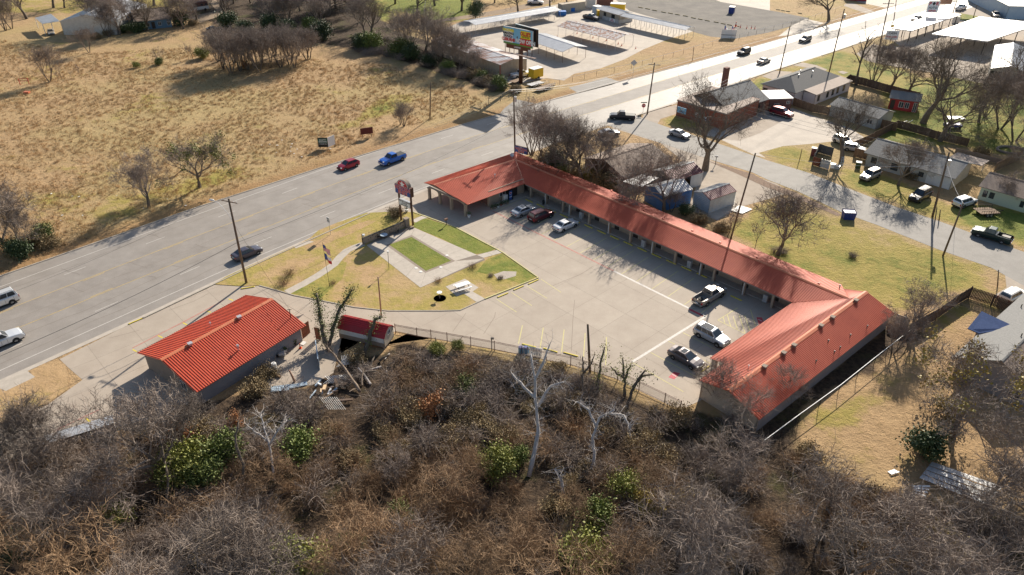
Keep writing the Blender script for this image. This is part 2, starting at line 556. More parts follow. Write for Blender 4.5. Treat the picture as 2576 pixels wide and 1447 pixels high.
def grass_material(name,use_attr,green=0.5,bump=.12,tint=(1,1,1)):
 m=bpy.data.materials.new(name)
 m.use_nodes=True
 nt=m.node_tree; nd=nt.nodes; lk=nt.links
 b=nd['Principled BSDF']
 b.inputs['Roughness'].default_value=.9
 b.inputs['Specular IOR Level'].default_value=.15
 tc=nd.new('ShaderNodeTexCoord')
 def nz(sc,det=5,rough=.6,st=None):
  n=nd.new('ShaderNodeTexNoise')
  n.inputs['Scale'].default_value=sc; n.inputs['Detail'].default_value=det; n.inputs['Roughness'].default_value=rough
  if st:
   mp=nd.new('ShaderNodeMapping'); mp.inputs['Scale'].default_value=st; mp.inputs['Rotation'].default_value=(0,0,R(-42))
   lk.new(tc.outputs['Object'],mp.inputs['Vector']); lk.new(mp.outputs[0],n.inputs['Vector'])
  else:
   lk.new(tc.outputs['Object'],n.inputs['Vector'])
  return n.outputs['Fac']
 def rng(x,a,bb,c=0,d=1):
  n=nd.new('ShaderNodeMapRange'); n.interpolation_type='SMOOTHSTEP'
  n.inputs[1].default_value=a; n.inputs[2].default_value=bb; n.inputs[3].default_value=c; n.inputs[4].default_value=d
  lk.new(x,n.inputs[0]); return n.outputs[0]
 def mix(f,a,c,mode='MIX'):
  n=nd.new('ShaderNodeMix'); n.data_type='RGBA'; n.blend_type=mode
  if isinstance(f,float): n.inputs[0].default_value=f
  else: lk.new(f,n.inputs[0])
  for k,x in ((6,a),(7,c)):
   if isinstance(x,tuple): n.inputs[k].default_value=(*x,1)
   else: lk.new(x,n.inputs[k])
  return n.outputs[2]
 def math_(op,a,c):
  n=nd.new('ShaderNodeMath'); n.operation=op
  for k,x in ((0,a),(1,c)):
   if isinstance(x,(int,float)): n.inputs[k].default_value=x
   else: lk.new(x,n.inputs[k])
  return n.outputs[0]
 fine=nz(1.6,6,.75)
 mid=nz(.35,6,.7)
 big=nz(.05,5,.6)
 big2=nz(.022,4,.6)
 tan=mix(rng(mid,.3,.7),(.46,.31,.165),(.38,.25,.13))
 tan=mix(rng(big2,.42,.62,0,.8),tan,(.41,.31,.145))
 tan=mix(rng(fine,.50,.78,0,.55),tan,(.24,.155,.075))
 grn=mix(rng(mid,.35,.7),(.20,.215,.04),(.13,.17,.03))
 grn=mix(rng(fine,.45,.72,0,.6),grn,(.27,.24,.08))
 yel=mix(rng(fine,.4,.7),(.37,.29,.085),(.29,.245,.07))
 if use_attr:
  at=nd.new('ShaderNodeAttribute'); at.attribute_name='green'; g=at.outputs['Fac']
  al=nd.new('ShaderNodeAttribute'); al.attribute_name='litter'; li=al.outputs['Fac']
  av=nd.new('ShaderNodeAttribute'); av.attribute_name='verge'; ve=av.outputs['Fac']
 else:
  v=nd.new('ShaderNodeValue'); v.outputs[0].default_value=green; g=v.outputs[0]
 noisy=math_('ADD',math_('MULTIPLY',math_('SUBTRACT',mid,.5),1.1),math_('MULTIPLY',math_('SUBTRACT',big,.5),1.5))
 gf=math_('ADD',g,noisy)
 f1=rng(gf,.10,.45)
 f2=rng(gf,.42,.85)
 c=mix(f1,tan,yel)
 c=mix(f2,c,grn)
 if use_attr:
  vf=rng(math_('ADD',ve,math_('MULTIPLY',math_('SUBTRACT',mid,.5),.8)),.25,.8,0,.8)
  c=mix(vf,c,mix(rng(fine,.35,.7),(.36,.21,.095),(.25,.15,.07)))
  lf=rng(math_('ADD',li,math_('MULTIPLY',math_('SUBTRACT',mid,.5),.9)),.35,.75)
  lit=mix(rng(fine,.35,.65),(.04,.028,.02),(.11,.075,.048))
  lit=mix(rng(nz(.12,5,.7),.52,.66,0,.7),lit,(.08,.08,.025))
  c=mix(lf,c,lit)
 c=mix(1.0,c,tint,'MULTIPLY')
 lk.new(c,b.inputs['Base Color'])
 bp=nd.new('ShaderNodeBump'); bp.inputs['Distance'].default_value=bump; bp.inputs['Strength'].default_value=1
 hs=math_('ADD',math_('MULTIPLY',nz(2.2,7,.75),1.0),math_('MULTIPLY',mid,1.6))
 lk.new(hs,bp.inputs['Height'])
 lk.new(bp.outputs[0],b.inputs['Normal'])
 MATS[name]=m
 return m
grass_material('grass_field',True,bump=.26)
grass_material('lawn_mixed',False,.36,bump=.10)
grass_material('lawn_green',False,.95,bump=.12)
grass_material('lawn_mid',False,.66,bump=.10)
grass_material('lawn_dry',False,.12,bump=.10)
ground.data.materials.append(MATS['grass_field'])
far_g=sheet('distant_ground',[(-3000,-800),(3000,-800),(3000,5000),(-3000,5000)],-.05,'lawn_dry',kind='structure')
far_g['label']='flat dry land running on to the horizon'
# ------------------------------------------------------------------ highway
SS=[-120+6*k for k in range(91)]
hw_pts=[HW(s,interp(FAR_EDGE,s)) for s in SS]+[HW(s,interp(NEAR_EDGE,s)) for s in reversed(SS)]
road=sheet('highway',hw_pts,.012,'asphalt',kind='structure')
road['label']='five lane asphalt highway crossing the scene diagonally'
def sh(s):
 """sideways drift of the lane lines where the highway bends"""
 if s<62: return 0.0
 if s<118: return .14*(s-62) ** 2/112
 return .14*28+.14*(s-118)
def fn(s):   # how much narrower the far side gets
 return 0 if s<70 else min(1,(s-70)/80)*-3.2
LN=dict(far_fog=-114.4,far_dash=-110.9,yel_far=-107.4,yel_near=-101.8,near_dash=-98.3,near_fog=-94.45)
def lane(n,s):
 base=n
 t=max(0,min(1,(n+114.4)/20.0))
 adj={0: 0}
 skew=0.0
 if s<40:   # the near lane lines fan out slightly at the left
  skew=(40-s)/30*(.35+1.0*(t>.6))
  if n>-100: skew=(40-s)/30*1.35
  elif n>-103: skew=(40-s)/30*.8
  else: skew=(40-s)/30*.6
  skew=min(skew,2.4)
 w=0.0
 if s>80:
  w=-min(1,(s-80)/80)*(t-.5)*0
 return base+sh(s)+skew+w
# smoother centre turning lane as its own sheet
tl=[HW(s,lane(LN['yel_far']+.1,s)) for s in SS]+[HW(s,lane(LN['yel_near']-.1,s)) for s in reversed(SS)]
t1=sheet('turning_lane',tl,.016,'asphalt_turn',kind='structure'); t1['label']='paler centre turning lane of the highway'
mk=MB(); my=MB()
def line(mb,n,w,s0,s1,step=4):
 k=max(1,int((s1-s0)/step))
 strip(mb,[HW(s0+(s1-s0)*i/k,lane(n,s0+(s1-s0)*i/k)) for i in range(k+1)],w,.021)
line(mk,LN['far_fog'],.12,-60,330)
line(mk,LN['near_fog'],.13,-60,118)
line(mk,LN['near_fog'],.13,140,330)
line(my,LN['yel_far'],.10,-60,330)
line(my,LN['yel_near'],.10,-60,330)
k=0
for s0 in np.arange(-51.8,330,12.37):
 line(mk,LN['near_dash'],.11,s0,s0+3.1)
 line(mk,LN['far_dash'],.11,s0+.8,s0+3.9)
 line(my,LN['yel_far']+.28,.10,s0+2,s0+5.1)
 line(my,LN['yel_near']-.28,.10,s0+1,s0+4.1)
mk.build('white_lane_markings','white_paint',kind='structure')
my.build('yellow_lane_markings','yellow_road',kind='structure')
kb=MB()
kerb(kb,[HW(s,interp(FAR_EDGE,s)-.12) for s in SS],.22,-.02,.10)
kb.build('far_kerb','curb',kind='structure')
kb=MB()
for a,c in ((26,66),(136,150),(166,205),(212,260)):
 kerb(kb,[HW(s,interp(NEAR_EDGE,s)+.35) for s in np.arange(a,c+.1,4)],.2,-.02,.12)
kb.build('near_kerb','curb',kind='structure')
gt=MB()
strip(gt,[HW(s,interp(NEAR_EDGE,s)-.02) for s in np.arange(-70,260,6)],.75,.026)
gt.build('gutter','walk',kind='structure')
# oil cracks and tar seams on the highway
cr=MB()
rnd=random.Random(3)
for n0,a,c in ((-104.3,-60,120),(-96.0,-50,105),(-99.9,-40,110),(-112.7,-50,100)):
 pts=[HW(s,lane(n0,s)+math.sin(s*.31+n0)*.22+rnd.uniform(-.12,.12)) for s in np.arange(a,c,1.6)]
 strip(cr,pts,.05,.0225)
for k in range(26):
 s=rnd.uniform(-20,95); n=rnd.uniform(-114,-98)
 pts=[HW(s+j*.25+rnd.uniform(-.2,.2),n+j*.8) for j in range(rnd.randint(3,6))]
 strip(cr,pts,.045,.0235)
cr.build('road_cracks','joint',kind='structure')
# ------------------------------------------------------------------ side street,yards and lots
north=[T(2,0,1250,1160),T(2,0,1350,1205),T(2,0,1590,1290),T(2,0,1900,1385),T(3,1,0,170),T(3,1,400,290),T(3,1,780,440),T(3,1,1300,640),
         T(3,1,1750,790),T(3,1,2050,900),T(3,1,2576,1090),T(3,1,3400,1400)]
south=[T(2,0,880,1240),T(2,0,1050,1290),T(2,0,1500,1440),T(2,1,1960,150),T(2,1,2420,290),T(3,1,0,365),T(3,1,300,480),T(3,1,740,690),
         T(3,1,1100,820),T(3,1,1700,1060),T(3,1,2250,1250),T(3,1,2576,1430),T(3,1,3400,1800)]
st=sheet('side_street',px(north)+px(south)[::-1],.016,'street',kind='structure')
st['label']='worn grey side street leaving the highway to the right'
def area(name,pts,z,m,label):
 o=sheet(name,px(pts),z,m,kind='structure'); o['label']=label
 return o
def E_(pts): return [E(*p) for p in pts]
def M_(pts): return [M(*p) for p in pts]
def N_(pts): return [N(*p) for p in pts]
area('gravel_lot',M_([(610,330),(690,300),(760,255),(905,185),(950,205),(1050,180),(1140,215),(1363,290),(1470,360),(1290,360),(1160,375),(1000,388),(865,425),(905,452),(840,436),(700,372)]),
     .008,'gravel','open gravel yard beside the brick restaurant')
area('restaurant_pad',M_([(570,330),(640,270),(905,228),(990,255),(870,318),(760,360),(690,352)]),.012,'pale_conc','pale concrete pad in front of the restaurant')
area('restaurant_path',M_([(230,240),(240,205),(430,160),(440,205),(330,240),(310,272)]),.008,'pale_conc','pale concrete apron at the corner of the restaurant')
area('shed_yard',M_([(140,312),(60,290),(120,268),(250,330),(330,362),(480,420),(620,472),(700,505),(960,592),(1040,642),(760,722),(640,795),(560,760),(480,740),(540,560),(430,450),(330,372),(240,345)]),
     .008,'pale_conc','white concrete yard behind the tin sheds')
area('white_lot',E_([(640,262),(870,130),(960,85),(1130,20),(1300,-30),(1700,-60),(1700,420),(1470,400),(1290,415),(1150,385),(960,345),(800,320),(700,300),(655,275)]),
     .008,'pale_conc','bright concrete lot around the two big canopies')
area('lot_verge',E_([(690,205),(745,185),(820,200),(850,225),(760,225)]),.014,'lawn_dry','dry grass strip beside the white lot')
area('lot_verge',E_([(1125,95),(1150,65),(1230,80),(1260,90),(1200,105)]),.014,'lawn_mid','small green grass strip between the canopies')
area('house_apron',E_([(180,372),(240,345),(330,350),(280,385),(240,392)]),.012,'pale_conc','pale driveway apron by the white house')
area('house_apron',E_([(330,318),(380,305),(445,318),(500,340),(470,352),(400,330)]),.012,'pale_conc','pale driveway apron in the grass by the highway')
for a in ((540,372),(575,355),(600,385),(640,378),(560,392)):
 area('broken_slab',E_([(a[0]-28,a[1]-4),(a[0]-5,a[1]-9),(a[0]+26,a[1]-1),(a[0]+2,a[1]+7)]),.03,'pale_conc','flat broken concrete slab in the grass')
area('carport_lot',N_([(330,262),(400,200),(405,168),(480,135),(580,108),(700,92),(860,62),(1090,20),(1240,-10),(1310,-60),(2300,-60),(2300,130),(1900,168),(1700,232),(1560,290),(1456,345),(1310,400),(1160,430),(1100,470),(1000,455),(930,470),(830,490),(750,480),(560,400)]),
     .006,'gravel','pale gravel lot with long open carports')
area('dark_lot',[T(2,0,1000,-40),T(2,0,1900,-60),T(2,0,2100,20),T(3,0,100,120),T(3,0,420,185),T(3,0,250,260),T(2,0,2576,330),T(2,0,2250,390),T(2,0,2000,370),T(2,0,1850,330),T(2,0,1500,200),T(2,0,1180,110)],
     .010,'dark_gravel','dark gravel parking field edged with timber bumpers')
area('highway_apron',[T(2,0,570,885),T(2,0,950,780),T(2,0,1085,822),T(2,0,1000,855),T(2,0,670,940)],.012,'street','asphalt driveway apron crossing the far verge')
area('highway_apron',[T(1,0,2500,1090),T(2,0,40,1000),T(2,0,230,1040),T(2,0,0,1110),T(1,0,2450,1150)],.012,'street','cracked asphalt driveway apron by the billboard')
area('far_lot',[T(3,0,780,40),T(3,0,850,30),T(3,0,1080,120),T(3,0,1000,140),T(3,0,760,60)],.012,'pale_conc','pale driveway at the far side of the highway')
area('far_lot',[T(3,0,800,-120),T(3,0,1700,-150),T(3,0,1550,-10),T(3,0,1180,80),T(3,0,900,20)],.008,'gravel','gravel car park of the red building at the top')
area('north_apron',[T(3,0,380,190),T(3,0,560,230),T(3,0,460,290),T(3,0,250,350),T(3,0,100,370),T(3,0,240,260)],.012,'gravel','gravel driveway mouth under the big roadside tree')
area('driveway',[T(3,1,2385,1320),T(3,1,2800,1500),T(3,2,2800,300),T(3,2,2500,180),T(3,2,2260,90),T(3,2,2400,0)],.012,'pale_conc','pale concrete driveway at the far right')
area('farm_lane',[T(0,0,2180,-80),T(0,0,2120,40),T(0,0,2180,110),T(0,0,1900,170),T(0,0,2020,230),T(0,0,2250,150),T(0,0,2200,0),T(1,0,0,-80)],.006,'dirt','dirt lane beside the parked motorhome')
area('park_road',[T(1,0,1350,300),T(1,0,1800,230),T(1,0,2200,180),T(1,0,2576,120),T(2,0,400,30),T(2,0,400,-20),T(1,0,2500,90),T(1,0,2150,150),T(1,0,1800,200),T(1,0,1300,250)],
     .010,'dirt','narrow lane running behind the long carport')
# leaf drifts along the side street
area('street_verge',[T(2,1,1950,165),T(2,1,2420,305),T(3,1,0,385),T(3,1,300,500),T(3,1,740,715),T(3,1,700,730),T(3,1,260,540),T(2,1,2560,440),T(2,1,2300,320)],
     .020,'mulch','brown leaf drift along the edge of the side street')
# ------------------------------------------------------------------ motel frame
MC=G(c1(905,318),2.4)
ME_=G((1993,761),2.4)
MU=unit(ME_-MC)                       # along the long wing
MV=Vector((-MU.y,MU.x,0))             # away from the car park
def mp(a,m,z=0.0):
 p=MC+MU*a+MV*m
 return Vector((p.x,p.y,z))
def ML(q,z=0.0):
 d=G(q,z)-MC
 return (d.x*MU.x+d.y*MU.y,d.x*MV.x+d.y*MV.y)
ES=G(c2(460,790),2.4)                 # rear left corner of the end wing roof
ED=unit(G(c2(1200,210),2.4)-ES)
EN=Vector((-ED.y,ED.x,0))
def ep(a,m,z=0.0):
 p=ES+ED*a+EN*m
 return Vector((p.x,p.y,z))
# ------------------------------------------------------------------ motel concrete lot in slabs
LOT=[T(0,2,600,722),T(0,2,1300,372),T(0,2,2100,5),L(0,352),L(5,352),L(125,360),L(195,357),L(290,385),L(340,398),L(480,425),L(590,447),L(730,462),
       L(950,462),L(1030,460),L(1100,428),L(1133,413),L(1355,325),L(1210,222),L(1180,205),L(1010,115),L(835,52),L(745,50),T(1,1,1080,712),T(1,1,1400,570),T(1,1,1730,452)]
lotw=px(LOT)+[HW(100,-91.1),HW(112,-90)]+[mp(-13,3),mp(-2,3),mp(0,1.8),mp(49.5,1.8),ep(22,9.2),ep(4.9,9.2),ep(4.9,7.4),ep(.5,7.4)]
lotw+=px([T(2,2,1690,1235),T(2,2,1533,1160),T(2,2,1275,1035),T(2,2,1060,925),T(2,2,830,850),T(2,2,588,780),T(2,2,95,680),T(1,2,2400,625),T(1,2,2162,585),T(1,2,1763,512),
   T(1,2,1410,440),T(1,2,1300,480),T(1,2,870,470),T(1,2,780,860),T(1,2,560,985),T(1,2,150,1040),T(1,2,90,880),T(0,2,2400,900),T(0,2,1950,1150),T(0,2,1600,1300),
   T(0,3,1100,-20),T(0,3,450,200),T(0,3,-400,420),T(0,2,-400,1600),T(0,2,0,1405),T(0,2,480,1180),T(0,2,830,930),T(0,2,680,800)])
lot_base=sheet('parking_lot',lotw,.004,'joint',kind='structure')
lot_base['label']='concrete car park and driveway of the motel'
def clip_half(poly,nx_,ny_,d):
 out=[]
 n=len(poly)
 for i in range(n):
  a=poly[i]; b=poly[(i+1)%n]
  da=a[0]*nx_+a[1]*ny_-d; db=b[0]*nx_+b[1]*ny_-d
  if da<=0: out.append(a)
  if (da<0<db) or (db<0<da):
   t=da/(da-db)
   out.append((a[0]+(b[0]-a[0])*t,a[1]+(b[1]-a[1])*t))
 return out
def area2(p):
 return abs(sum(p[i][0]*p[(i+1)%len(p)][1]-p[(i+1)%len(p)][0]*p[i][1] for i in range(len(p))))/2
loc=[((p-MC).x*MU.x+(p-MC).y*MU.y,(p-MC).x*MV.x+(p-MC).y*MV.y) for p in lotw]
SP=5.55
amin=min(a for a,b in loc); amax=max(a for a,b in loc); mmin=min(b for a,b in loc); mmax=max(b for a,b in loc)
gap=.012
for i in range(int((amax-amin)/SP)+1):
 for j in range(int((mmax-mmin)/SP)+1):
  a0=amin+i*SP; m0=mmin+j*SP
  q=loc
  q=clip_half(q,-1,0,-(a0+gap));
  if len(q)>2: q=clip_half(q,1,0,a0+SP-gap)
  if len(q)>2: q=clip_half(q,0,-1,-(m0+gap))
  if len(q)>2: q=clip_half(q,0,1,m0+SP-gap)
  if len(q)<3 or area2(q)<.5: continue
  pts=[mp(a,b) for a,b in q]
  clean=[]
  for p in pts:
   if not clean or (p-clean[-1]).length>.01: clean.append(p)
  if len(clean)>2:
   sheet('concrete_slab',clean,.012,'lot',lot_base)
# grass islands
def gi(name,pts,z,m,label):
 o=sheet(name,px(pts),z,m,kind='structure'); o['label']=label
 return o
LAWN=[(5,352),(60,318),(200,255),(345,190),(405,160),(440,128),(520,95),(640,55),(745,50),(835,52),(1010,115),(1180,205),(1210,222),(1355,325),(1133,413),(1100,428),(1030,460),(950,462),
  (730,462),(590,447),(480,425),(340,398),(290,383),(195,357),(125,360)]
gi('front_lawn',[L(*p) for p in LAWN],.060,'lawn_mixed','patchy tan and green lawn in front of the motel')
gi('lawn_strip',[L(*p) for p in [(843,85),(870,72),(1010,118),(1175,205),(1145,222),(1095,226),(1062,218),(950,160),(836,114)]],.068,'lawn_green','bright green lawn strip between the sign plaza and the car park')
gi('lawn_patch',[L(*p) for p in [(1140,250),(1205,226),(1345,322),(1290,350),(1180,320),(1100,300)]],.066,'lawn_mid','green lawn corner by the faded bay lines')
gi('lawn_patch',[L(*p) for p in [(330,392),(420,330),(520,250),(560,262),(540,330),(450,410)]],.064,'lawn_mid','greener patch of lawn beside the curved path')
gi('worn_track',[T(1,1,480,1040),T(1,1,900,850),T(1,1,1200,750),T(1,1,1340,690),T(1,1,1330,720),T(1,1,1000,890),T(1,1,560,1070)],.066,'lawn_dry','worn tan track across the lawn by the highway')
gi('storm_drain_pad',[T(1,1,380,1030),T(1,1,520,975),T(1,1,585,990),T(1,1,400,1058)],.070,'walk','concrete storm drain pad at the edge of the highway')
gi('roadside_grass',[T(0,2,0,1000),T(0,2,30,1045),T(0,2,330,900),T(0,2,300,845),T(0,2,440,770),T(0,2,590,728),T(0,2,660,780),T(0,2,690,900),T(0,2,680,1030),T(0,2,480,1170),T(0,2,0,1395),T(0,2,-300,1520),T(0,2,-300,1150)],
   .060,'lawn_dry','dry tan grass island beside the highway at the left')
gi('storm_drain_pad',[T(0,2,0,960),T(0,2,280,845),T(0,2,355,905),T(0,2,60,1045),T(0,2,0,1020)],.064,'walk','concrete storm drain pad by the left grass island')
# plaza of poured panels round the inner lawn
PLZ=[(640,190),(700,150),(805,118),(825,116),(842,118),(960,172),(1065,222),(1100,230),(1185,208),(1205,222),(1125,241),(1135,251),(865,367)]
plaza=sheet('plaza',px([L(*p) for p in PLZ]),.074,'joint',kind='structure')
plaza['label']='concrete plaza round a rectangle of lawn by the motel sign'
def panel(a,b,c,d,n,parent,z,m='walk',name='paving_panel',g_=.02):
 """n equal panels between edges ab (left side) and dc (right side)"""
 for k in range(n):
  t0=k/n; t1=(k+1)/n
  P=[a+(b-a)*t0,d+(c-d)*t0,d+(c-d)*t1,a+(b-a)*t1]
  cen=sum(P,Vector((0,0,0)))/4
  P=[p+unit(cen-p)*g_ for p in P]
  sheet(name,P,z,m,parent)
w=[G(L(*p)) for p in [(640,190),(805,118),(842,118),(1065,222),(1100,230),(1130,246),(865,367)]]
i0,i1,i2,i3=[G(L(*p)) for p in [(722,190),(828,148),(1010,256),(886,305)]]
panel(w[6],w[0],i0,i3,4,plaza,.080)
panel(w[0],w[2],i1,i0,2,plaza,.080)
panel(w[2],w[4],i2,i1,5,plaza,.080)
panel(w[5],w[6],i3,i2,2,plaza,.080)
panel(G(L(1100,231)),G(L(1185,209)),G(L(1203,222)),G(L(1128,243)),2,plaza,.080)
bd=sheet('brick_border',[i0,i1,i2,i3],.084,'stucco_dark',kind='structure'); bd['label']='brown brick border around the inner lawn'
j0,j1,j2,j3=[G(L(*p)) for p in [(735,188),(828,156),(993,255),(888,297)]]
il=sheet('inner_lawn',[j0,j1,j2,j3],.090,'lawn_green',kind='structure'); il['label']='rectangle of green lawn inside the plaza'
# curved path
path=[L(*p) for p in [(628,184),(590,198),(560,212),(530,240),(505,270),(470,295),(435,318),(380,350),(310,386)]]
pb=MB(); strip(pb,px(path),1.35,.072)
o=pb.build('curved_path','walk',kind='structure'); o['label']='narrow curved concrete path across the lawn'
pb=MB(); strip(pb,px([L(836,92),L(862,78),L(900,66)]),1.1,.073)
o=pb.build('short_path','walk',kind='structure'); o['label']='short path from the sign to the canopy'
gi('picnic_pad',[L(*p) for p in [(970,362),(1050,330),(1107,366),(1082,383),(1135,413),(1101,428),(1046,392),(1016,403)]],.074,'walk','concrete pad with path under the picnic table')
gi('gravel_bed',[L(*p) for p in [(1170,312),(1210,298),(1265,300),(1262,318),(1215,332),(1185,330)]],.076,'gravel','pale gravel bed with small dead shrubs')
# painted kerbs round the islands
kb=MB()
kerb(kb,px([L(*p) for p in [(835,52),(1010,115),(1180,205),(1210,222),(1355,325),(1133,413)]]),.18,.0,.13)
o=kb.build('lawn_kerb','yellow_faded',kind='structure'); o['label']='faded yellow kerb between lawn and car park'
kb=MB()
kerb(kb,px([L(*p) for p in [(1133,413),(1100,428),(1030,460),(950,462),(730,462),(590,447),(480,425),(340,398),(290,383),(195,357)]]),.14,.0,.085)
o=kb.build('lawn_kerb','curb',kind='structure'); o['label']='low grey kerb along the driveway side of the lawn'
# ------------------------------------------------------------------ painted markings and wheel stops of the motel
Z1=.017
def paint(name,segs,w,m,label=None,z=Z1):
 b=MB()
 for sgm in segs:
  strip(b,px(sgm),w,z)
 o=b.build(name,m,kind='structure')
 if label: o['label']=label
 return o
a0,m0=ML(T(2,1,700,830)); _,m1=ML(T(2,1,790,1160))
b=MB()
SPC=2.776
for k in range(-5,15):
 if k in (11,12): continue
 a=a0+SPC*k
 q=[mp(a-.12,m0),mp(a+.25,m1)]
 strip(b,q,.10,Z1)
b.build('bay_lines','yellow_faded',kind='structure')
fl=[ML(c1(690,510)),ML(T(2,1,410,965)),ML(T(2,2,1340,0)),ML(T(2,2,1780,215))]
mm=sum(q[1] for q in fl[1:])/3
b=MB(); strip(b,[mp(fl[0][0],mm),mp(fl[2][0]-6,mm)],.30,Z1)
o=b.build('fire_lane_line','red_faded',kind='structure'); o['label']='worn red fire lane line across the car park'
b=MB(); strip(b,[mp(fl[2][0]-6,mm),mp(fl[3][0],mm)],.34,Z1)
o=b.build('lane_line','white_paint',kind='structure'); o['label']='white line continuing the worn red one'
paint('tow_away_mark',[[T(2,2,1785,220),T(2,2,1925,288)]],.36,'red_mark','dark red painted lettering block at the lane corner')
paint('lane_line',[[T(2,2,1900,270),T(2,2,1950,295)],[T(2,2,1948,292),T(2,2,1205,752)]],.36,'white_paint','wide white line in front of the end wing bays')
paint('bay_lines',[[T(2,2,1720,455),T(2,2,2100,650)],[T(2,2,1570,540),T(2,2,1640,572)],[T(2,2,1395,655),T(2,2,1835,890)],[T(2,2,1210,755),T(2,2,1725,1050)],
     [T(2,2,1930,730),T(2,2,2020,780)],[T(2,2,1840,890),T(2,2,1900,860)]],.12,'yellow_faded')
paint('hatched_bay',[[T(2,2,2070,330),T(2,2,2345,465)],[T(2,2,2070,330),T(2,2,2165,272)],[T(2,2,2165,272),T(2,2,2270,205)],[T(2,2,2125,300),T(2,2,2142,362)],[T(2,2,2165,275),T(2,2,2200,390)],
                      [T(2,2,2225,290),T(2,2,2268,420)],[T(2,2,2285,280),T(2,2,2345,460)],[T(2,2,2342,280),T(2,2,2392,430)],[T(2,2,2400,225),T(2,2,2450,390)]],.12,'yellow_faded')
paint('bay_lines',[[T(2,2,105,382),T(2,2,65,568)],[T(2,2,315,405),T(2,2,283,610)],[T(2,2,525,425),T(2,2,498,655)],[T(2,2,737,460),T(2,2,720,700)],[T(2,2,950,500),T(2,2,942,780)]],.13,'yellow_faded')
paint('bay_lines',[[L(1367,330),L(1450,385)],[L(1307,358),L(1392,410)],[L(1243,385),L(1328,440)],[L(1180,412),L(1265,467)]],.12,'yellow_faded')
paint('fire_lane_line',[[T(0,2,1335,610),T(0,2,1900,320),T(0,2,2250,130)],[T(0,2,560,1440),T(0,2,1000,1230)]],.22,'red_faded','red painted line in front of the left building')
paint('bay_ticks',[[T(0,2,1335,625),T(0,2,1378,648)],[T(0,2,1590,485),T(0,2,1637,507)],[T(0,2,1840,355),T(0,2,1882,377)],[T(0,2,2080,238),T(0,2,2124,252)],[T(0,2,2300,115),T(0,2,2347,132)],
     [T(0,2,860,1312),T(0,2,1010,1440)],[T(0,3,540,70),T(0,3,605,130)]],.18,'yellow')
for q,lab in (([T(2,2,2460,300),T(2,2,2515,303),T(2,2,2535,352),T(2,2,2482,372)],'red painted square in the shade by the inner corner'),
               ([T(2,2,1630,848),T(2,2,1692,866),T(2,2,1632,926),T(2,2,1573,904)],'red painted square behind the grey sedan')):
 o=sheet('disabled_bay_mark',px(q),Z1+.002,'red_mark',kind='structure'); o['label']=lab
 c=sum(px(q),Vector((0,0,0)))/4
 b=MB(); strip(b,[c-MU*.3,c+MU*.3],.12,Z1+.006); b.build('mark_symbol','white_paint',o)
paint('slab_cracks',[[T(2,2,630,125),T(2,2,612,330),T(2,2,597,640)],[T(1,2,1980,445),T(1,2,2115,255)],[T(1,2,2290,470),T(1,2,2400,300),T(1,2,2410,250)],[T(2,1,410,1430),T(2,1,700,1310),T(2,1,820,1230)],
                      [T(1,2,60,20),T(1,2,330,190),T(1,2,560,330)],[T(1,2,330,300),T(1,2,590,120)],[T(0,2,1100,510),T(0,2,1260,470),T(0,2,1400,430)],[T(0,2,1700,230),T(0,2,1950,140),T(0,2,2100,60)]],.05,'joint',z=.0165)
def wheel_stop(p,q,label,m='yellow'):
 d=unit(q-p); n=Vector((-d.y,d.x,0)); c=(p+q)/2
 ln=(q-p).length
 b=MB()
 o0=c-d*ln/2
 v=[]
 for t,hh,ww in ((0,.07,.05),(.04,.12,.07),(.96,.12,.07),(1,.07,.05)):
  x=o0+d*ln*t
  v+=[x-n*.09+Vector((0,0,.005)),x-n*ww+Vector((0,0,hh)),x+n*ww+Vector((0,0,hh)),x+n*.09+Vector((0,0,.005))]
 f=[]
 for i in range(3):
  for k in range(3):
   f.append((i*4+k,(i+1)*4+k,(i+1)*4+k+1,i*4+k+1))
 f+=[(0,1,2,3),(15,14,13,12)]
 b.raw(v,f)
 return b.build('wheel_stop',m,None,label=label,cat='wheel stop',group='yellow wheel stops')
as0,ms0=ML(T(2,1,172,578)); as1,ms1=ML(T(2,1,1753,1260))
sp=2.776
nst=round((as1-as0)/sp)
sp=(as1-as0)/nst
for k in range(nst+3):
 a=as0+sp*k; m_=ms0+(ms1-ms0)*k/nst
 if k==nst+2: a=ML(T(2,2,2255,110))[0]; m_=ML(T(2,2,2255,110))[1]
 wheel_stop(mp(a-.9,m_),mp(a+.9,m_),'yellow wheel stop along the long wing walkway, %s from the canopy end'%ordn(k))
for q,lab in (((L(1313,352),L(1357,332)),'yellow wheel stop at the lawn corner, nearest the fire lane'),((L(1252,377),L(1295,358)),'yellow wheel stop at the lawn corner, middle of three'),
               ((L(1185,407),L(1230,388)),'yellow wheel stop at the lawn corner, nearest the picnic table'),((T(2,2,1888,862),T(2,2,1990,790)),'lone yellow wheel stop in front of the grey sedan'),
               ((T(2,2,100,570),T(2,2,240,605)),'yellow wheel stop at the iron fence, left of three'),((T(2,2,315,612),T(2,2,458,655)),'yellow wheel stop at the iron fence, middle of three'),
               ((T(2,2,517,655),T(2,2,665,697)),'yellow wheel stop at the iron fence, right of three'),((L(118,371),L(176,362)),'yellow concrete bumper at the foot of the roadside lamp pole'),
               ((T(0,2,1290,375),T(0,2,1500,285)),'worn yellow bumper at the driveway mouth by the highway')):
 p,q2=px(q)
 if (q2-p).length>2.4: q2=p+unit(q2-p)*2.2
 wheel_stop(p,q2,lab)
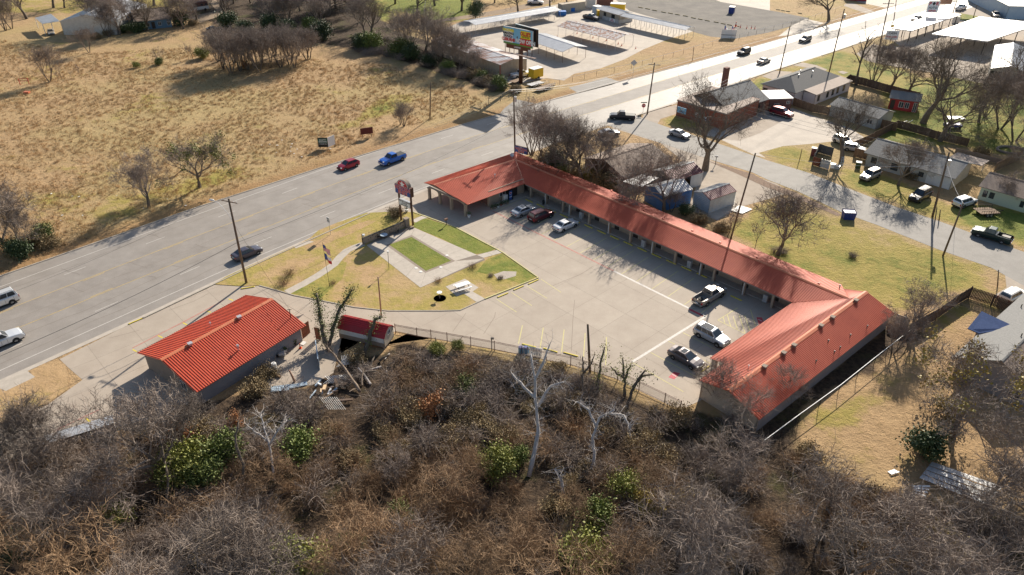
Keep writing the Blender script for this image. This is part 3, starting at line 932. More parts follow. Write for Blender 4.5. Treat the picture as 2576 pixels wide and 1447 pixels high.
# ------------------------------------------------------------------ building helpers
def pnormal(P):
 n=Vector((0,0,0))
 for i in range(len(P)):
  a=P[i]; c=P[(i+1)%len(P)]
  n+=Vector(((a.y-c.y)*(a.z+c.z),(a.z-c.z)*(a.x+c.x),(a.x-c.x)*(a.y+c.y)))
 n.normalize()
 return n
def slope(name,P,m,parent,down=None,rib=0.0,rh=.05,th=.07,rw=.07,**tg):
 """one roof plane with thickness; rib > 0 adds standing ribs running down the slope"""
 P=[Vector(p) for p in P]
 n=pnormal(P)
 if n.z<0: P=P[::-1]; n=-n
 k=len(P)
 b=MB()
 v=P+[p-Vector((0,0,th)) for p in P]
 f=[tuple(range(k)),tuple(range(2*k-1,k-1,-1))]
 f+=[(i,k+i,k+(i+1)%k,(i+1)%k) for i in range(k)]
 b.raw(v,f)
 if rib:
  dn=Vector((down[0],down[1],0)); dn.normalize()
  e=Vector((-dn.y,dn.x,0))
  cs=[p.dot(e) for p in P]
  lo,hi=min(cs),max(cs)
  cnt=max(1,int((hi-lo)/rib))
  st=(hi-lo)/cnt
  for j in range(cnt):
   c=lo+st*(j+.5)
   xs=[]
   for i in range(k):
    a,d=P[i],P[(i+1)%k]
    ca,cd=a.dot(e)-c,d.dot(e)-c
    if (ca<0)!=(cd<0):
     xs.append(a+(d-a)*(ca/(ca-cd)))
   if len(xs)>=2:
    xs.sort(key=lambda p: p.dot(dn))
    p,q=xs[0],xs[-1]
    if (q-p).length<.3: continue
    d=e*rw/2
    up=n*rh
    b.raw([p-d+n*.002,p+d+n*.002,p-d*.45+up,p+d*.45+up,q-d+n*.002,q+d+n*.002,q-d*.45+up,q+d*.45+up],
                      [(0,4,6,2),(2,6,7,3),(3,7,5,1),(4,5,7,6),(0,2,3,1)])
 return b.build(name,m,parent,**tg)
def cap(name,p,q,w,m,parent,h=.06,**tg):
 p=Vector(p); q=Vector(q)
 d=unit(q-p); n=unit(Vector((-d.y,d.x,0)))*w/2
 u=Vector((0,0,1))
 b=MB()
 v=[]
 for x in (p,q):
  v+=[x-n+u*(h-w*.16),x+u*(h+.03),x+n+u*(h-w*.16),x+n+u*(h-w*.16-.05),x-n+u*(h-w*.16-.05)]
 b.raw(v,[(0,5,6,1),(1,6,7,2),(2,7,8,3),(4,9,5,0),(3,8,9,4),(0,1,2,3,4),(9,8,7,6,5)])
 return b.build(name,m,parent,**tg)
def wall(p,q,z0,z1,th,m,parent,name='wall',gable=None,**tg):
 """wall of thickness th to the left of p->q; gable = (fraction, peak z)"""
 p=Vector((p[0],p[1],0)); q=Vector((q[0],q[1],0))
 d=q-p; n=unit(Vector((-d.y,d.x,0)))*th
 prof=[(0,z0),(1,z0),(1,z1)]
 if gable: prof.append(gable)
 prof.append((0,z1))
 k=len(prof)
 v=[Vector((p.x+d.x*t,p.y+d.y*t,z)) for t,z in prof]
 v+=[x+n for x in v]
 b=MB()
 b.raw(v,[tuple(range(k)),tuple(range(2*k-1,k-1,-1))]+[(i,k+i,k+(i+1)%k,(i+1)%k) for i in range(k)])
 return b.build(name,m,parent,**tg)
def window(p,d,n,w,z0,z1,parent,frame='white',glass='window_glass',name='window',bars=1):
 """p = centre on wall face, d = along wall, n = outward"""
 d=unit(d); n=unit(n); f=.06
 b=MB()
 c=Vector((p[0],p[1],0))
 z=Vector((0,0,1))
 for (x0,x1,y0,y1) in ((-w/2,w/2,z0,z0+f),(-w/2,w/2,z1-f,z1),(-w/2,-w/2+f,z0+f,z1-f),(w/2-f,w/2,z0+f,z1-f))+(((-f/2,f/2,z0+f,z1-f),) if bars else ()):
  b.obb(c+d*x0+z*y0-n*.02,d*(x1-x0),n*.07,z*(y1-y0))
 wn_=b.build(name,frame,parent)
 g=MB(); g.obb(c+d*(-w/2+f)+z*(z0+f)-n*.02,d*(w-2*f),n*.045,z*(z1-z0-2*f))
 g.build('pane',glass,wn_)
 return wn_
def door(p,d,n,w,z0,z1,parent,m='dark_door',name='door',**tg):
 d=unit(d); n=unit(n)
 c=Vector((p[0],p[1],0)); z=Vector((0,0,1))
 b=MB(); b.obb(c-d*w/2+z*z0-n*.02,d*w,n*.06,z*(z1-z0))
 o=b.build(name,m,parent,**tg)
 h=MB(); h.obb(c+d*(w/2-.14)+z*(z0+.95)+n*.04,d*.06,n*.05,z*.05); h.build('handle','chrome',o)
 return o
def on_plane(q,P):
 n=pnormal([Vector(p) for p in P])
 o=Vector((0,0,CAM_H)); d=CF*FOC+CR*(q[0]-1288)+CU*(723.5-q[1])
 t=(Vector(P[0])-o).dot(n)/d.dot(n)
 return o+d*t
def roof_vent(q,P,parent,kind='box',m='galv',s=1.0):
 p=on_plane(q,P)
 b=MB()
 if kind=='box':
  b.box(p.x,p.y,p.z+.13*s,.42*s,.42*s,.26*s,MU)
  b.box(p.x,p.y,p.z+.29*s,.54*s,.54*s,.06*s,MU)
 else:
  b.cyl(p,p+Vector((0,0,.5*s)),.07*s,8)
  b.cyl(p+Vector((0,0,.5*s)),p+Vector((0,0,.64*s)),.15*s,8,.1*s)
 return b.build('roof_vent',m,parent)
# ------------------------------------------------------------------ the motel
motel=thing('motel','long U shaped one storey tan motel with coral red ribbed metal roof','motel',(MC.x,MC.y,0))
ZE=2.4
A_=G(c1(175,312),ZE); B_=G(c1(492,470),ZE); C_=mp(0,0,ZE); BN=mp(-11.4,8.8,ZE)
R0=Vector((-13.6,116.75,2.95)); R1=mp(-6.8,4.2,3.62); RE=mp(56.4,4.5,3.58)
EE=mp(51.2,0,ZE)
VR=G((1949.6+650*.24603+.0,628.9+372*.24603),ZE)     # far corner of the end wing front slope
VR=ep(30.6,min((VR-ES).dot(EN),8.6),ZE)
fv=unit(C_-B_)
fw=Vector((-fv.y,fv.x,0))
slope('roof',[B_,C_,R1],'roof_coral',motel,down=-fw,rib=.3,label='front wing roof slope facing the car park')
slope('roof',[B_,R1,R0],'roof_coral',motel,down=-fw,rib=.3,label='canopy end of the front wing roof slope')
slope('roof',[R0,R1,BN,A_],'roof_coral',motel,down=fw,rib=.3,label='front wing roof slope facing the highway')
slope('roof',[C_,EE,RE,R1],'roof_coral',motel,down=-MV,rib=.3,label='long wing roof slope over the walkway')
slope('roof',[R1,RE,mp(53.6,9.0,ZE),BN],'roof_coral',motel,down=MV,rib=.3,label='sunlit rear slope of the long wing roof')
EF=[ep(0,8.08,ZE+.02),ep(4.75,8.08,ZE+.02),ep(30.62,4.2,3.72),ep(0,4.2,3.72)]
slope('roof',[ep(0,8.08,2.78),ep(4.75,8.08,2.78),ep(4.75,10.0,ZE-.03),EE+Vector((0,0,-.03)),RE+Vector((0,0,-.01)),VR,ep(30.62,4.2,3.70),ep(0,4.2,3.70)],'roof_coral',motel,down=EN,rib=.3,
      label='end wing roof slope facing the car park')
RB=[ep(0,0,ZE),ep(30.62,0,ZE),ep(30.62,4.2,3.72),ep(0,4.2,3.72)]
slope('roof',RB,'roof_coral',motel,down=-EN,rib=.3,label='rear roof slope of the end wing')
cap('ridge_cap',R0,R1,.5,'roof_red_cap',motel)
cap('ridge_cap',R1,RE,.5,'roof_red_cap',motel)
cap('ridge_cap',ep(0,4.2,3.73),ep(30.62,4.2,3.73),.62,'roof_red_cap',motel)
cap('hip_cap',R1,BN,.4,'roof_coral',motel)
cap('valley_flashing',C_+Vector((0,0,.01)),R1,.3,'roof_red_cap',motel,h=.05)
for k,q in enumerate([c2(985,145),c2(858,237),c2(795,283),c2(648,390),c2(591,432),c2(487,506)]):
 roof_vent(q,RB,motel,'box','stucco_dark',1.05)
for q in [c2(1045,292),c2(953,341),c2(897,408),c2(866,432),c2(766,482),c2(833,372)]:
 roof_vent(q,RB,motel,'pipe','dark_metal',.8)
LR=[R1,RE,mp(53.6,9.0,ZE),BN]
for q in [T(2,1,1000,478),T(2,1,1080,578),T(2,1,1328,678),T(2,1,1520,760),T(2,1,1815,880),T(2,1,2095,1000),T(2,1,2465,1150),(1949.6+448*.246,628.9+348*.246)]:
 roof_vent(q,LR,motel,'box','roof_coral',.62)
roof_vent(c1(690,272),[B_,C_,R1],motel,'pipe','galv',1.0)
roof_vent(c2(400,508),[ep(0,8.08,2.78),ep(4.75,8.08,2.78),ep(30.62,4.2,3.7)],motel,'pipe','white',.7)
roof_vent((1949.6+657*.246,628.9+395*.246),LR,motel,'pipe','dark_metal',.9)
# satellite dish
dp=on_plane(c1(815,140),[B_,C_,R1])
b=MB(); b.cyl(dp,dp+Vector((0,0,.7)),.03,6)
dish=b.build('dish_mast','galv',motel)
b=MB()
dn_=unit((-.5,-.7,.5)); dx=unit(dn_.cross(Vector((0,0,1)))); dy=dn_.cross(dx)
cc=dp+Vector((0,0,.85)); v=[cc-dn_*.08]
for k in range(12):
 t=k*math.pi/6; v.append(cc+dx*math.cos(t)*.42+dy*math.sin(t)*.36)
b.raw(v,[(0,1+k,1+(k+1)%12) for k in range(12)])
b.build('dish','galv',dish)
# walls
TW='stucco_tan'
def mw(a0_,m0_,a1_,m1_,z0,z1,**k):
 return wall(mp(a0_,m0_),mp(a1_,m1_),z0,z1,.18,k.pop('m',TW),motel,**k)
mw(-1.5,2.2,51.5,2.2,0,2.75,label='front wall of the long wing behind the walkway')
mw(50,8.75,-10.5,8.5,0,2.45,label='rear wall of the long wing')
# end wing
def ew(a0_,m0_,a1_,m1_,z0,z1,**k):
 return wall(ep(a0_,m0_),ep(a1_,m1_),z0,z1,.18,k.pop('m',TW),motel,**k)
ew(.45,.35,30.2,.35,0,2.42,m='grey_and_shade_stucco',label='plain grey rear wall of the end wing')
ew(30.2,.35,30.2,8.3,0,2.35,gable=(.49,3.6),m=TW,label='gable wall at the street end of the end wing')
ew(.45,7.7,.45,.35,0,2.4,gable=(.5,3.62),m='stucco_cream',label='cream gable wall of the end wing')
ew(24,7.9,.45,7.9,0,2.7,m=TW,label='front wall of the end wing')
# front wing
FO=Vector((B_.x,B_.y,0))
def fp(t,w_): return FO+fv*t+fw*w_
wall(fp(5.4,1.1),fp(13.5,1.1),0,2.7,.18,TW,motel,label='office front wall')
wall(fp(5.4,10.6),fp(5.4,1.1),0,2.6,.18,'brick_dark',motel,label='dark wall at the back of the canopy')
wall(fp(21,10.9),fp(5.4,10.9),0,2.45,.18,TW,motel,label='office wall facing the highway')
# canopy columns and beams
def column(p,parent,w=.36,h=2.3,spout=False,d=MU,m='stucco_tan'):
 b=MB()
 b.box(p.x,p.y,h/2,w,w,h,d)
 b.box(p.x,p.y,h-.12,w+.12,w+.12,.22,d)
 b.box(p.x,p.y,.08,w+.06,w+.06,.16,d)
 o=b.build('column',m,parent)
 if spout:
  s_=MB(); q=p-MV*(w/2+.06)
  s_.box(q.x,q.y,1.2,.10,.08,2.3,d)
  s_.build('downspout','white',o)
 return o
cl=[G(T(1,1,1750,556)),G(T(1,1,1850,592)),G(T(1,1,1948,642)),G(T(1,1,2112,726))]
ln_a=cl[0]; ln_b=cl[-1]
cl=[ln_a+(ln_b-ln_a)*t for t in (0,.30,.62,1)]
for i,p in enumerate(cl): column(p,motel,.42,2.25,d=fw)
column(G(c1(648,482)),motel,.42,2.3,d=fw)
# arched canopy beam
b=MB()
for (p,q) in zip(cl,cl[1:]):
 d=q-p
 for i in range(8):
  t0,t1_=i/8,(i+1)/8
  z0=2.0+.28*math.sin(math.pi*t0); z1_=2.0+.28*math.sin(math.pi*t1_)
  a=p+d*t0; c=p+d*t1_
  nn=fv*.3
  b.raw([a-nn/2+Vector((0,0,z0)),c-nn/2+Vector((0,0,z1_)),c+nn/2+Vector((0,0,z1_)),a+nn/2+Vector((0,0,z0)),
               a-nn/2+Vector((0,0,2.42)),c-nn/2+Vector((0,0,2.42)),c+nn/2+Vector((0,0,2.42)),a+nn/2+Vector((0,0,2.42))],
              [(0,3,2,1),(4,5,6,7),(0,1,5,4),(1,2,6,5),(2,3,7,6),(3,0,4,7)])
b.build('canopy_beam','stucco_tan',motel)
b=MB(); b.raw([A_+fv*.25-Vector((0,0,.08)),B_+fv*.25-Vector((0,0,.08)),R0+fv*.25-Vector((0,0,.08))],[(0,1,2)]); b.build('canopy_gable','stucco_tan',motel)
# gutter along the walkway eave
b=MB(); b.obb(mp(.3,-.10,2.22),MU*50.6,MV*.10,Vector((0,0,.12))); b.build('gutter','stucco_dark',motel)
cols=[(198,540,0),(350,608,1),(515,688,0),(590,718,1),(778,808,0),(978,900,1),(1190,997,0),(1410,1100,1),(1640,1202,0),(1895,1318,1),(2020,1382,0),(2320,1520,1),(2576+30,1650,0)]
for x,y,sp_ in cols:
 a=ML(T(2,1,x,y))[0]
 column(mp(a,.42),motel,.34,2.28,spout=bool(sp_))
column(ep(5.3,9.55),motel,.5,2.3,d=ED,m='stucco_cream')
column(mp(-1.3,-.1),motel,.2,2.3,m='white')
for i,(x,y) in enumerate([(238,487),(410,565),(690,693),(888,783),(1098,877),(1305,970),(1530,1072),(1770,1178),(1955,1265),(2160,1357),(2440,1486),(2576+200,1640)]):
 a=ML(T(2,1,x,y),1.1)[0]
 p=mp(a,2.2)
 window(p,MU,-MV,1.35,.95,1.45,motel,'dark_metal','window_glass','window',0)
for x,y in [(322,560),(498,630),(632,705),(818,790),(1020,880),(1215,960),(1445,1065),(1655,1165),(1875,1265),(2010,1330),(2310,1465),(2576+40,1600)]:
 a=ML(T(2,1,x,y),.1)[0]
 p=mp(a,2.2)
 dd_=door(p,MU,-MV,.95,.12,2.15,motel)
 b=MB(); b.obb(p+MU*.55+Vector((0,0,.12))-MV*.06,MU*.12,MV*.06,Vector((0,0,2.15))); b.build('door_trim','stucco_cream',dd_)
# office window and door
a_=(G(c1(764,400),1.4)-FO).dot(fv)
window(fp(a_,1.1),fv,-fw,1.3,.95,1.9,motel)
door(fp(11.3,1.1),fv,-fw,1.1,.1,2.1,motel)
# walkway
wk=[mp(-1.2,-1.35),mp(50.4,-1.35),mp(50.4,2.2),mp(-1.4,2.2)]
wkb=MB(); wkb.prism([mp(-1.2,ms0+.75),mp(50.6,ms1+.75),mp(50.6,2.2),mp(-1.2,2.2)],-.02,.10)
wk_o=wkb.build('walkway','walk',kind='structure'); wk_o['label']='raised concrete walkway under the long wing eave'
wkb=MB(); wkb.prism([fp(6.2,-.4),fp(12.6,-.4),fp(13,1.1),fp(6.2,1.1)],-.02,.09)
o=wkb.build('walkway','walk',kind='structure'); o['label']='raised concrete walkway before the office'
wkb=MB(); wkb.prism([ep(5,7.9),ep(5,9.9),ep(22.5,9.9),ep(22.5,7.9)],-.02,.095)
o=wkb.build('walkway','walk',kind='structure'); o['label']='raised concrete walkway under the end wing eave'
# cabinets and things on the walkway
for (x,y),lab in (((720,745),'pale metal cabinet on the walkway, nearest the canopy'),((1338,1030),'pale metal cabinet on the walkway, second from the canopy'),((1797,1240),'pale metal cabinet on the walkway, third from the canopy'),((2576+38,1546),'pale metal cabinet on the walkway beside the inner corner')):
 a,m_=ML(T(2,1,x,y))
 p=mp(a,min(max(m_,.3),.9))
 t_=thing('cabinet',lab,'cabinet',(p.x,p.y,.10),'pale cabinets along the walkway')
 b=MB(); b.box(p.x,p.y,.68,.62,.5,1.1,MU); b.build('body','steel_white',t_)
 b=MB(); q=p-MV*.26; b.box(q.x,q.y,.68,.5,.03,.9,MU); b.build('panel','galv',t_)
p=mp(ML(T(2,1,335,605))[0],.1)
t_=thing('litter_bin','small black litter bin beside a walkway column','bin',(p.x,p.y,.1))
b=MB(); b.cyl(p+Vector((0,0,.1)),p+Vector((0,0,.75)),.24,10,.27); b.build('bin_body','dark',t_)
b=MB(); b.cyl(p+Vector((0,0,.75)),p+Vector((0,0,.84)),.28,10,.2); b.build('lid','dark_metal',t_)
# drinks machine
p=fp(9.6,.55)
t_=thing('vending_machine','tall blue drinks vending machine with round emblem by the office','vending machine',(p.x,p.y,.09))
b=MB(); b.box(p.x,p.y,1.05,1.0,.8,1.9,fv); b.build('cabinet_body','dark_metal',t_)
b=MB(); q=p-fw*.42; b.box(q.x-fv.x*.12,q.y-fv.y*.12,1.08,.66,.04,1.7,fv); b.build('front_panel','sign_blue',t_)
for r_,m_,z_,sc in ((.26,'sign_white',1.45,1),(.22,'sign_red',1.52,.55),(.22,'sign_blue',1.38,.55)):
 b=MB(); c=q-fw*(.03+(.006 if m_!='sign_white' else 0))-fv*.12+Vector((0,0,z_))
 v=[c+fv*math.cos(k*math.pi/8)*r_*(1 if sc==1 else .9)+Vector((0,0,math.sin(k*math.pi/8)*r_*sc)) for k in range(16)]
 b.face(v); b.build('emblem',m_,t_)
text_mesh('lettering','pepsi',.26,'sign_white',t_,q-fw*.035-fv*.12+Vector((0,0,.85)),fv,(0,0,1),-fw,bold=.01)
p=fp(8.5,.45)
t_=thing('ice_freezer','white upright freezer beside the drinks machine','freezer',(p.x,p.y,.09))
b=MB(); b.box(p.x,p.y,.75,.7,.6,1.3,fv); b.build('body','white',t_)
b=MB(); q=p-fw*.31; b.box(q.x,q.y,.8,.6,.03,1.0,fv); b.build('door','steel_white',t_)
def pot(p,r,h,m,label,plant='leaf_dark',name='potted_plant',seed=1,group=None,z=0.0):
 t_=thing(name,label,'potted plant',(p.x,p.y,z),group)
 b=MB(); b.tube([p+Vector((0,0,z)),p+Vector((0,0,z+h)),p+Vector((0,0,z+h+.04))],[r*.7,r,r*1.08],10); b.build('pot',m,t_)
 rr=random.Random(seed); b=MB()
 for k in range(70):
  c=p+Vector((rr.gauss(0,r*.55),rr.gauss(0,r*.55),z+h+rr.random()*r*2.2))
  d=Vector((rr.gauss(0,1),rr.gauss(0,1),rr.gauss(0,1))); d.normalize(); e=d.orthogonal().normalized()
  b.face([c,c+d*.16+e*.05,c+d*.2,c+d*.08-e*.05])
 b.build('plant',plant,t_)
 return t_
pot(G(T(1,1,2144,742)),.3,.42,'white','white pot with dark plant at the near canopy column',seed=2)
pot(G(L(808,50)),.32,.42,'white','white pot on the grass behind the motel sign',seed=3)
for k,(x,y) in enumerate(((668,505),(690,498),(712,492),(735,478),(758,470),(782,464))):
 pot(G(c1(x,y)),.22+.04*(k%2),.26,['stucco_tan','stone','white','brick','stone','stucco_tan'][k],'potted plant in the row before the office, %s from the canopy'%ordn(k),'leaf_dark',seed=10+k,group='potted plants before the office')
# ------------------------------------------------------------------ the left building
la_,lb_,lc_,ld_=Vector((-35.44,62.93,ZE)),Vector((-26.12,75.85,ZE)),Vector((-45.2,70.2,ZE)),Vector((-35.96,82.83,ZE))
lr0=Vector((-40.45,66.65,4.15)); lr1=Vector((-31.1,79.35,4.15))
lodge=thing('lodge_building','low detached building with a bright orange red ribbed roof by the highway','building',((la_.x+ld_.x)/2,(la_.y+ld_.y)/2,0))
ldn=unit(la_-lr0); ldn.z=0
slope('roof',[la_,lb_,lr1,lr0],'roof_red',lodge,down=(la_-lr0),rib=.30,rh=.06,label='near roof slope of bright red ribbed metal')
slope('roof',[lr0,lr1,ld_,lc_],'roof_red',lodge,down=(lc_-lr0),rib=.30,rh=.06,label='roof slope facing the highway')
cap('ridge_cap',lr0,lr1,.55,'roof_red_cap',lodge)
u_=unit(lb_-la_); u_.z=0; w_=unit(lc_-la_); w_.z=0
def lp(t,s): return Vector((la_.x,la_.y,0))+u_*t+w_*s
wall(lp(.5,.6),lp(15.4,.6),0,2.45,.18,'grey_and_shade_stucco',lodge,label='rear wall of the left building, its shade painted in as grey')  # grey colour stands for the shade on this stucco
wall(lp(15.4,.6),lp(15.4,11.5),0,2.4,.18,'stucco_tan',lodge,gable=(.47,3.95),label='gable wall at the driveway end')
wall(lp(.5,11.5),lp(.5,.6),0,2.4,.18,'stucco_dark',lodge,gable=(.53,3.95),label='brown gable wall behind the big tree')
wall(lp(15.4,11.5),lp(.5,11.5),0,2.4,.18,'stucco_tan',lodge,label='front wall facing the highway')
for t in (2.5,6.2,9.8,13.2):
 door(lp(t,11.5),-u_,w_,.95,.05,2.1,lodge)
 window(lp(t+1.6,11.5),-u_,w_,1.3,.9,1.9,lodge)
window(lp(.5,3.6),-w_,-u_,1.2,.7,1.9,lodge)
LS=[la_,lb_,lr1]
LS2=[lr0,lr1,ld_]
roof_vent(c3(616,210),LS,lodge,'box','galv',1.0)
roof_vent(c3(378,340),LS,lodge,'box','galv',1.0)
roof_vent(c3(612,366),LS,lodge,'pipe','galv',1.3)
roof_vent(c3(477,248),LS2,lodge,'pipe','galv',.9)
mp_=on_plane(c3(866,208),LS)
b=MB(); b.cyl(mp_,mp_+Vector((0,0,1.3)),.05,6); b.box(mp_.x,mp_.y,mp_.z+1.25,.5,.06,.06)
b.build('service_mast','dark_metal',lodge)
# closet doors and red screen at the corner
def screen(p0,p1,h,m,label,name='wooden_screen',n=9,th=.03,cat='screen'):
 t_=thing(name,label,cat,(p0.x,p0.y,0))
 d=(p1-p0)/n; du=unit(d); nn=Vector((-du.y,du.x,0))*th
 for k in range(n):
  b=MB(); b.obb(p0+d*k+du*.01+Vector((0,0,.03)),d-du*.02,nn,Vector((0,0,h-.03*(k%2)))); b.build('board',m,t_)
 b=MB()
 for zz in (.35,h-.3): b.obb(p0-nn*1.3+Vector((0,0,zz)),p1-p0,nn,Vector((0,0,.09)))
 b.build('rail',m,t_)
 return t_
screen(G(T(1,2,470,515)),G(T(1,2,548,455)),1.9,'wood_red','reddish wooden gate standing open at the left building corner',n=9)
screen(G(T(1,2,602,520)),G(T(1,2,655,530)),1.9,'wood_red','reddish wooden fence panel hidden behind the ivy trunks',n=6)
# yard wall leaning by the patio
t_=thing('gate_panel','white framed gate panel standing on edge across the patio','gate',tuple(G(T(1,2,650,830))))
p0=G(T(1,2,645,830)); p1=G(T(1,2,620,640))
d=unit(p1-p0); nn=Vector((-d.y,d.x,0))
b=MB(); b.obb(p0+Vector((0,0,.1)),p1-p0,nn*.06,Vector((0,0,1.6))); b.build('panel','dark_metal',t_)
b=MB()
for zz in (.05,.85,1.68): b.obb(p0+Vector((0,0,zz))-nn*.02,p1-p0,nn*.10,Vector((0,0,.07)))
b.build('frame','light_blue_siding',t_)
# ------------------------------------------------------------------ plants: a few grown models,each planted tree is its own copy
def rvec(rr):
 while True:
  v=Vector((rr.uniform(-1,1),rr.uniform(-1,1),rr.uniform(-1,1)))
  if .05<v.length<1: return v.normalized()
def grow(seed,h,tr,forks,fork_h,spread,levels,kids,twigs,twig_l,up=.25,wob=.25,lean=(0,0),thin=.030,stems=1,ratio=.62,droop=0.0,sub=(.35,1.0),ang=(.5,.95)):
 """returns (trunk MB, crown MB, tip list)"""
 rr=random.Random(seed)
 tb=MB(); cb=MB(); tips=[]
 def limb(p,d,ln,r,lv):
  n=4 if lv<2 else 3
  path=[p.copy()]; rad=[r]
  q=p.copy(); dd=d.copy()
  for i in range(n):
   dd=dd+rvec(rr)*wob*(1+.35*lv)+Vector((0,0,up*(.5 if lv else 1)-droop*lv*.2))*.35
   dd.normalize()
   q=q+dd*(ln/n)
   path.append(q.copy()); rad.append(max(r*(1-(i+1)/n*.55),.008))
  (tb if lv==0 else cb).tube(path,rad,6 if r>.12 else (4 if r>.05 else 3),cap=False)
  if lv>=levels:
   for k in range(twigs):
    t=rr.random()
    i=min(int(t*n),n-1)
    s=path[i].lerp(path[i+1],t*n-i)
    e=(dd*.6+rvec(rr)).normalized()
    l=twig_l*rr.uniform(.5,1.2)
    m_=s+e*l*.5+rvec(rr)*l*.08
    f_=s+e*l+Vector((0,0,up*l*.3))+rvec(rr)*l*.15
    w_=e.cross(rvec(rr))
    if w_.length<.05: continue
    w_=w_.normalized()*thin
    cb.raw([s-w_,s+w_,m_+w_*.7,m_-w_*.7,f_],[(0,1,2,3),(3,2,4)])
    tips.append(f_)
   return
  kk=forks if lv==0 else kids
  base_a=rr.random()*6.28
  for k in range(kk):
   t=sub[0]+(sub[1]-sub[0])*((k+1)/kk) if lv else fork_h+(1-fork_h)*(k+1)/kk
   t=min(1,t)
   i=min(int(t*n),n-1)
   s=path[i].lerp(path[i+1],t*n-i)
   dl=(path[i+1]-path[i]).normalized()
   a=base_a+k*2.4+rr.uniform(-.4,.4)
   o=dl.orthogonal().normalized(); o2=dl.cross(o)
   side=o*math.cos(a)+o2*math.sin(a)
   sp_=(spread if lv==0 else rr.uniform(*ang))
   nd=(dl+side*sp_*rr.uniform(.75,1.25)).normalized()
   r_at=rad[i]+(rad[i+1]-rad[i])*(t*n-i)
   limb(s,nd,ln*ratio*rr.uniform(.8,1.2)*(1.35 if lv==0 else 1),r_at*(.72 if lv else .66),lv+1)
  if lv: # leader continues
   limb(path[-1],dd,ln*ratio*.8,rad[-1]*.9,lv+1)
 for s in range(stems):
  a=s*6.28/stems+rr.random()
  off=Vector((math.cos(a),math.sin(a),0))*(.16 if stems>1 else 0)
  dirv=Vector((lean[0]+(off.x*2.4),lean[1]+off.y*2.4,1)).normalized()
  limb(off,dirv,h,tr,0)
 return tb,cb,tips
def leaves(rr,cents,n,size,spread,flat=1.0):
 b=MB()
 V=[]; Fc=[]
 for k in range(n):
  c=cents[rr.randrange(len(cents))]
  p=Vector((c[0]+rr.gauss(0,spread),c[1]+rr.gauss(0,spread),max(.05,c[2]+rr.gauss(0,spread*flat))))
  d=rvec(rr); e=d.cross(rvec(rr))
  if e.length<.05: continue
  e=e.normalized()*size*rr.uniform(.25,.5); d=d*size*rr.uniform(.6,1.3)
  i=len(V)
  V+=[p,p+d*.5+e,p+d,p+d*.5-e]
  Fc.append((i,i+1,i+2,i+3))
 b.raw(V,Fc)
 return b
PROTO={}
HT={'big': 15.0,'med': 9.4,'vas': 8.6,'gre': 7.4,'sap': 4.0,'dea': 9.0,'sli': 15.5,'mis': 10.3}
def reg(name,trunk,crown,tm,cm,extra=None):
 if name[:3] in HT:
  allv=(trunk.v if trunk else [])+(crown.v if crown else [])
  zs=sorted(v[2] for v in allv)
  k_=HT[name[:3]]/zs[int(len(zs)*.995)]
  for mb_ in [trunk,crown]+[e[1] for e in (extra or [])]:
   if mb_: mb_.v=[(v[0]*k_,v[1]*k_,v[2]*k_) for v in mb_.v]
 def mk(nm,mb,m):
  me=bpy.data.meshes.new(nm)
  me.from_pydata(mb.v,[],mb.f)
  me.materials.append(MATS[m]); me.update()
  return me
 parts=[]
 if trunk: parts.append(('trunk',mk('trunk',trunk,tm)))
 if crown: parts.append(('crown',mk('crown',crown,cm)))
 for (nm,mb,m) in (extra or []):
  parts.append((nm,mk(nm,mb,m)))
 PROTO[name]=parts
def plant(kind,p,s=1.0,rz=0.0,label=None,cat='tree',group=None,name='bare_tree',sz=None,z=0.0):
 o=bpy.data.objects.new(name,None)
 o.location=(p[0],p[1],z); o.rotation_euler=(0,0,rz); o.scale=(s,s,sz or s)
 o.empty_display_size=.5
 COL.objects.link(o)
 tag(o,label,cat,group)
 for nm,me in PROTO[kind]:
  c=bpy.data.objects.new(nm,me)
  COL.objects.link(c); c.parent=o
 return o
# big roadside pecans/oaks,unit height about 12 m
for k,sd_ in enumerate((11,12)):
 t_,c_,tp=grow(sd_,3.6,.42,6,.55,.85,4,4,5,.75,up=.30,wob=.22,thin=.011,ratio=.70)
 reg('big%d'%k,t_,c_,'bark','bark')
# medium round crowns,about 7 m
for k,sd_ in enumerate((21,22,23)):
 t_,c_,tp=grow(sd_,1.9,.17,6,.35,.8,4,4,6,.55,up=.35,wob=.25,thin=.009,ratio=.70,stems=1)
 reg('med%d'%k,t_,c_,'bark','twig')
# several stems,vase shape,about 6 m
for k,sd_ in enumerate((31,32,33)):
 t_,c_,tp=grow(sd_,2.6,.10,5,.4,.5,3,4,10,.6,up=.55,wob=.16,thin=.010,ratio=.66,stems=4)
 reg('vase%d'%k,t_,c_,'bark','twig')
for k in range(3):
 PROTO['grove%d'%k]=[(n_,m_.copy()) for n_,m_ in PROTO['vase%d'%k]]
 PROTO['grove%d'%k][1][1].materials[0]=MATS['twig_grey']
# pale fine tangled crowns of the wooded strip
for k,sd_ in enumerate((41,42,43)):
 t_,c_,tp=grow(sd_,2.0,.14,7,.3,.95,3,5,7,.95,up=.16,wob=.30,thin=.010,ratio=.70,droop=.1)
 reg('grey%d'%k,t_,c_,'bark','twig_grey')
 PROTO['brown%d'%k]=[(n_,m_.copy()) for n_,m_ in PROTO['grey%d'%k]]
 PROTO['brown%d'%k][1][1].materials[0]=MATS['twig_brown']
# small thin saplings
for k,sd_ in enumerate((51,52)):
 t_,c_,tp=grow(sd_,2.2,.05,6,.3,.5,2,4,10,.5,up=.4,wob=.12,thin=.012,ratio=.5)
 reg('sap%d'%k,t_,c_,'bark','twig')
# dead pale trees with a few crooked limbs
for k,sd_ in enumerate((61,62)):
 t_,c_,tp=grow(sd_,5.2,.34,4,.45,.7,2,2,3,.5,up=.25,wob=.30,thin=.02,ratio=.55)
 reg('dead%d'%k,t_,c_,'dead_wood','dead_wood')
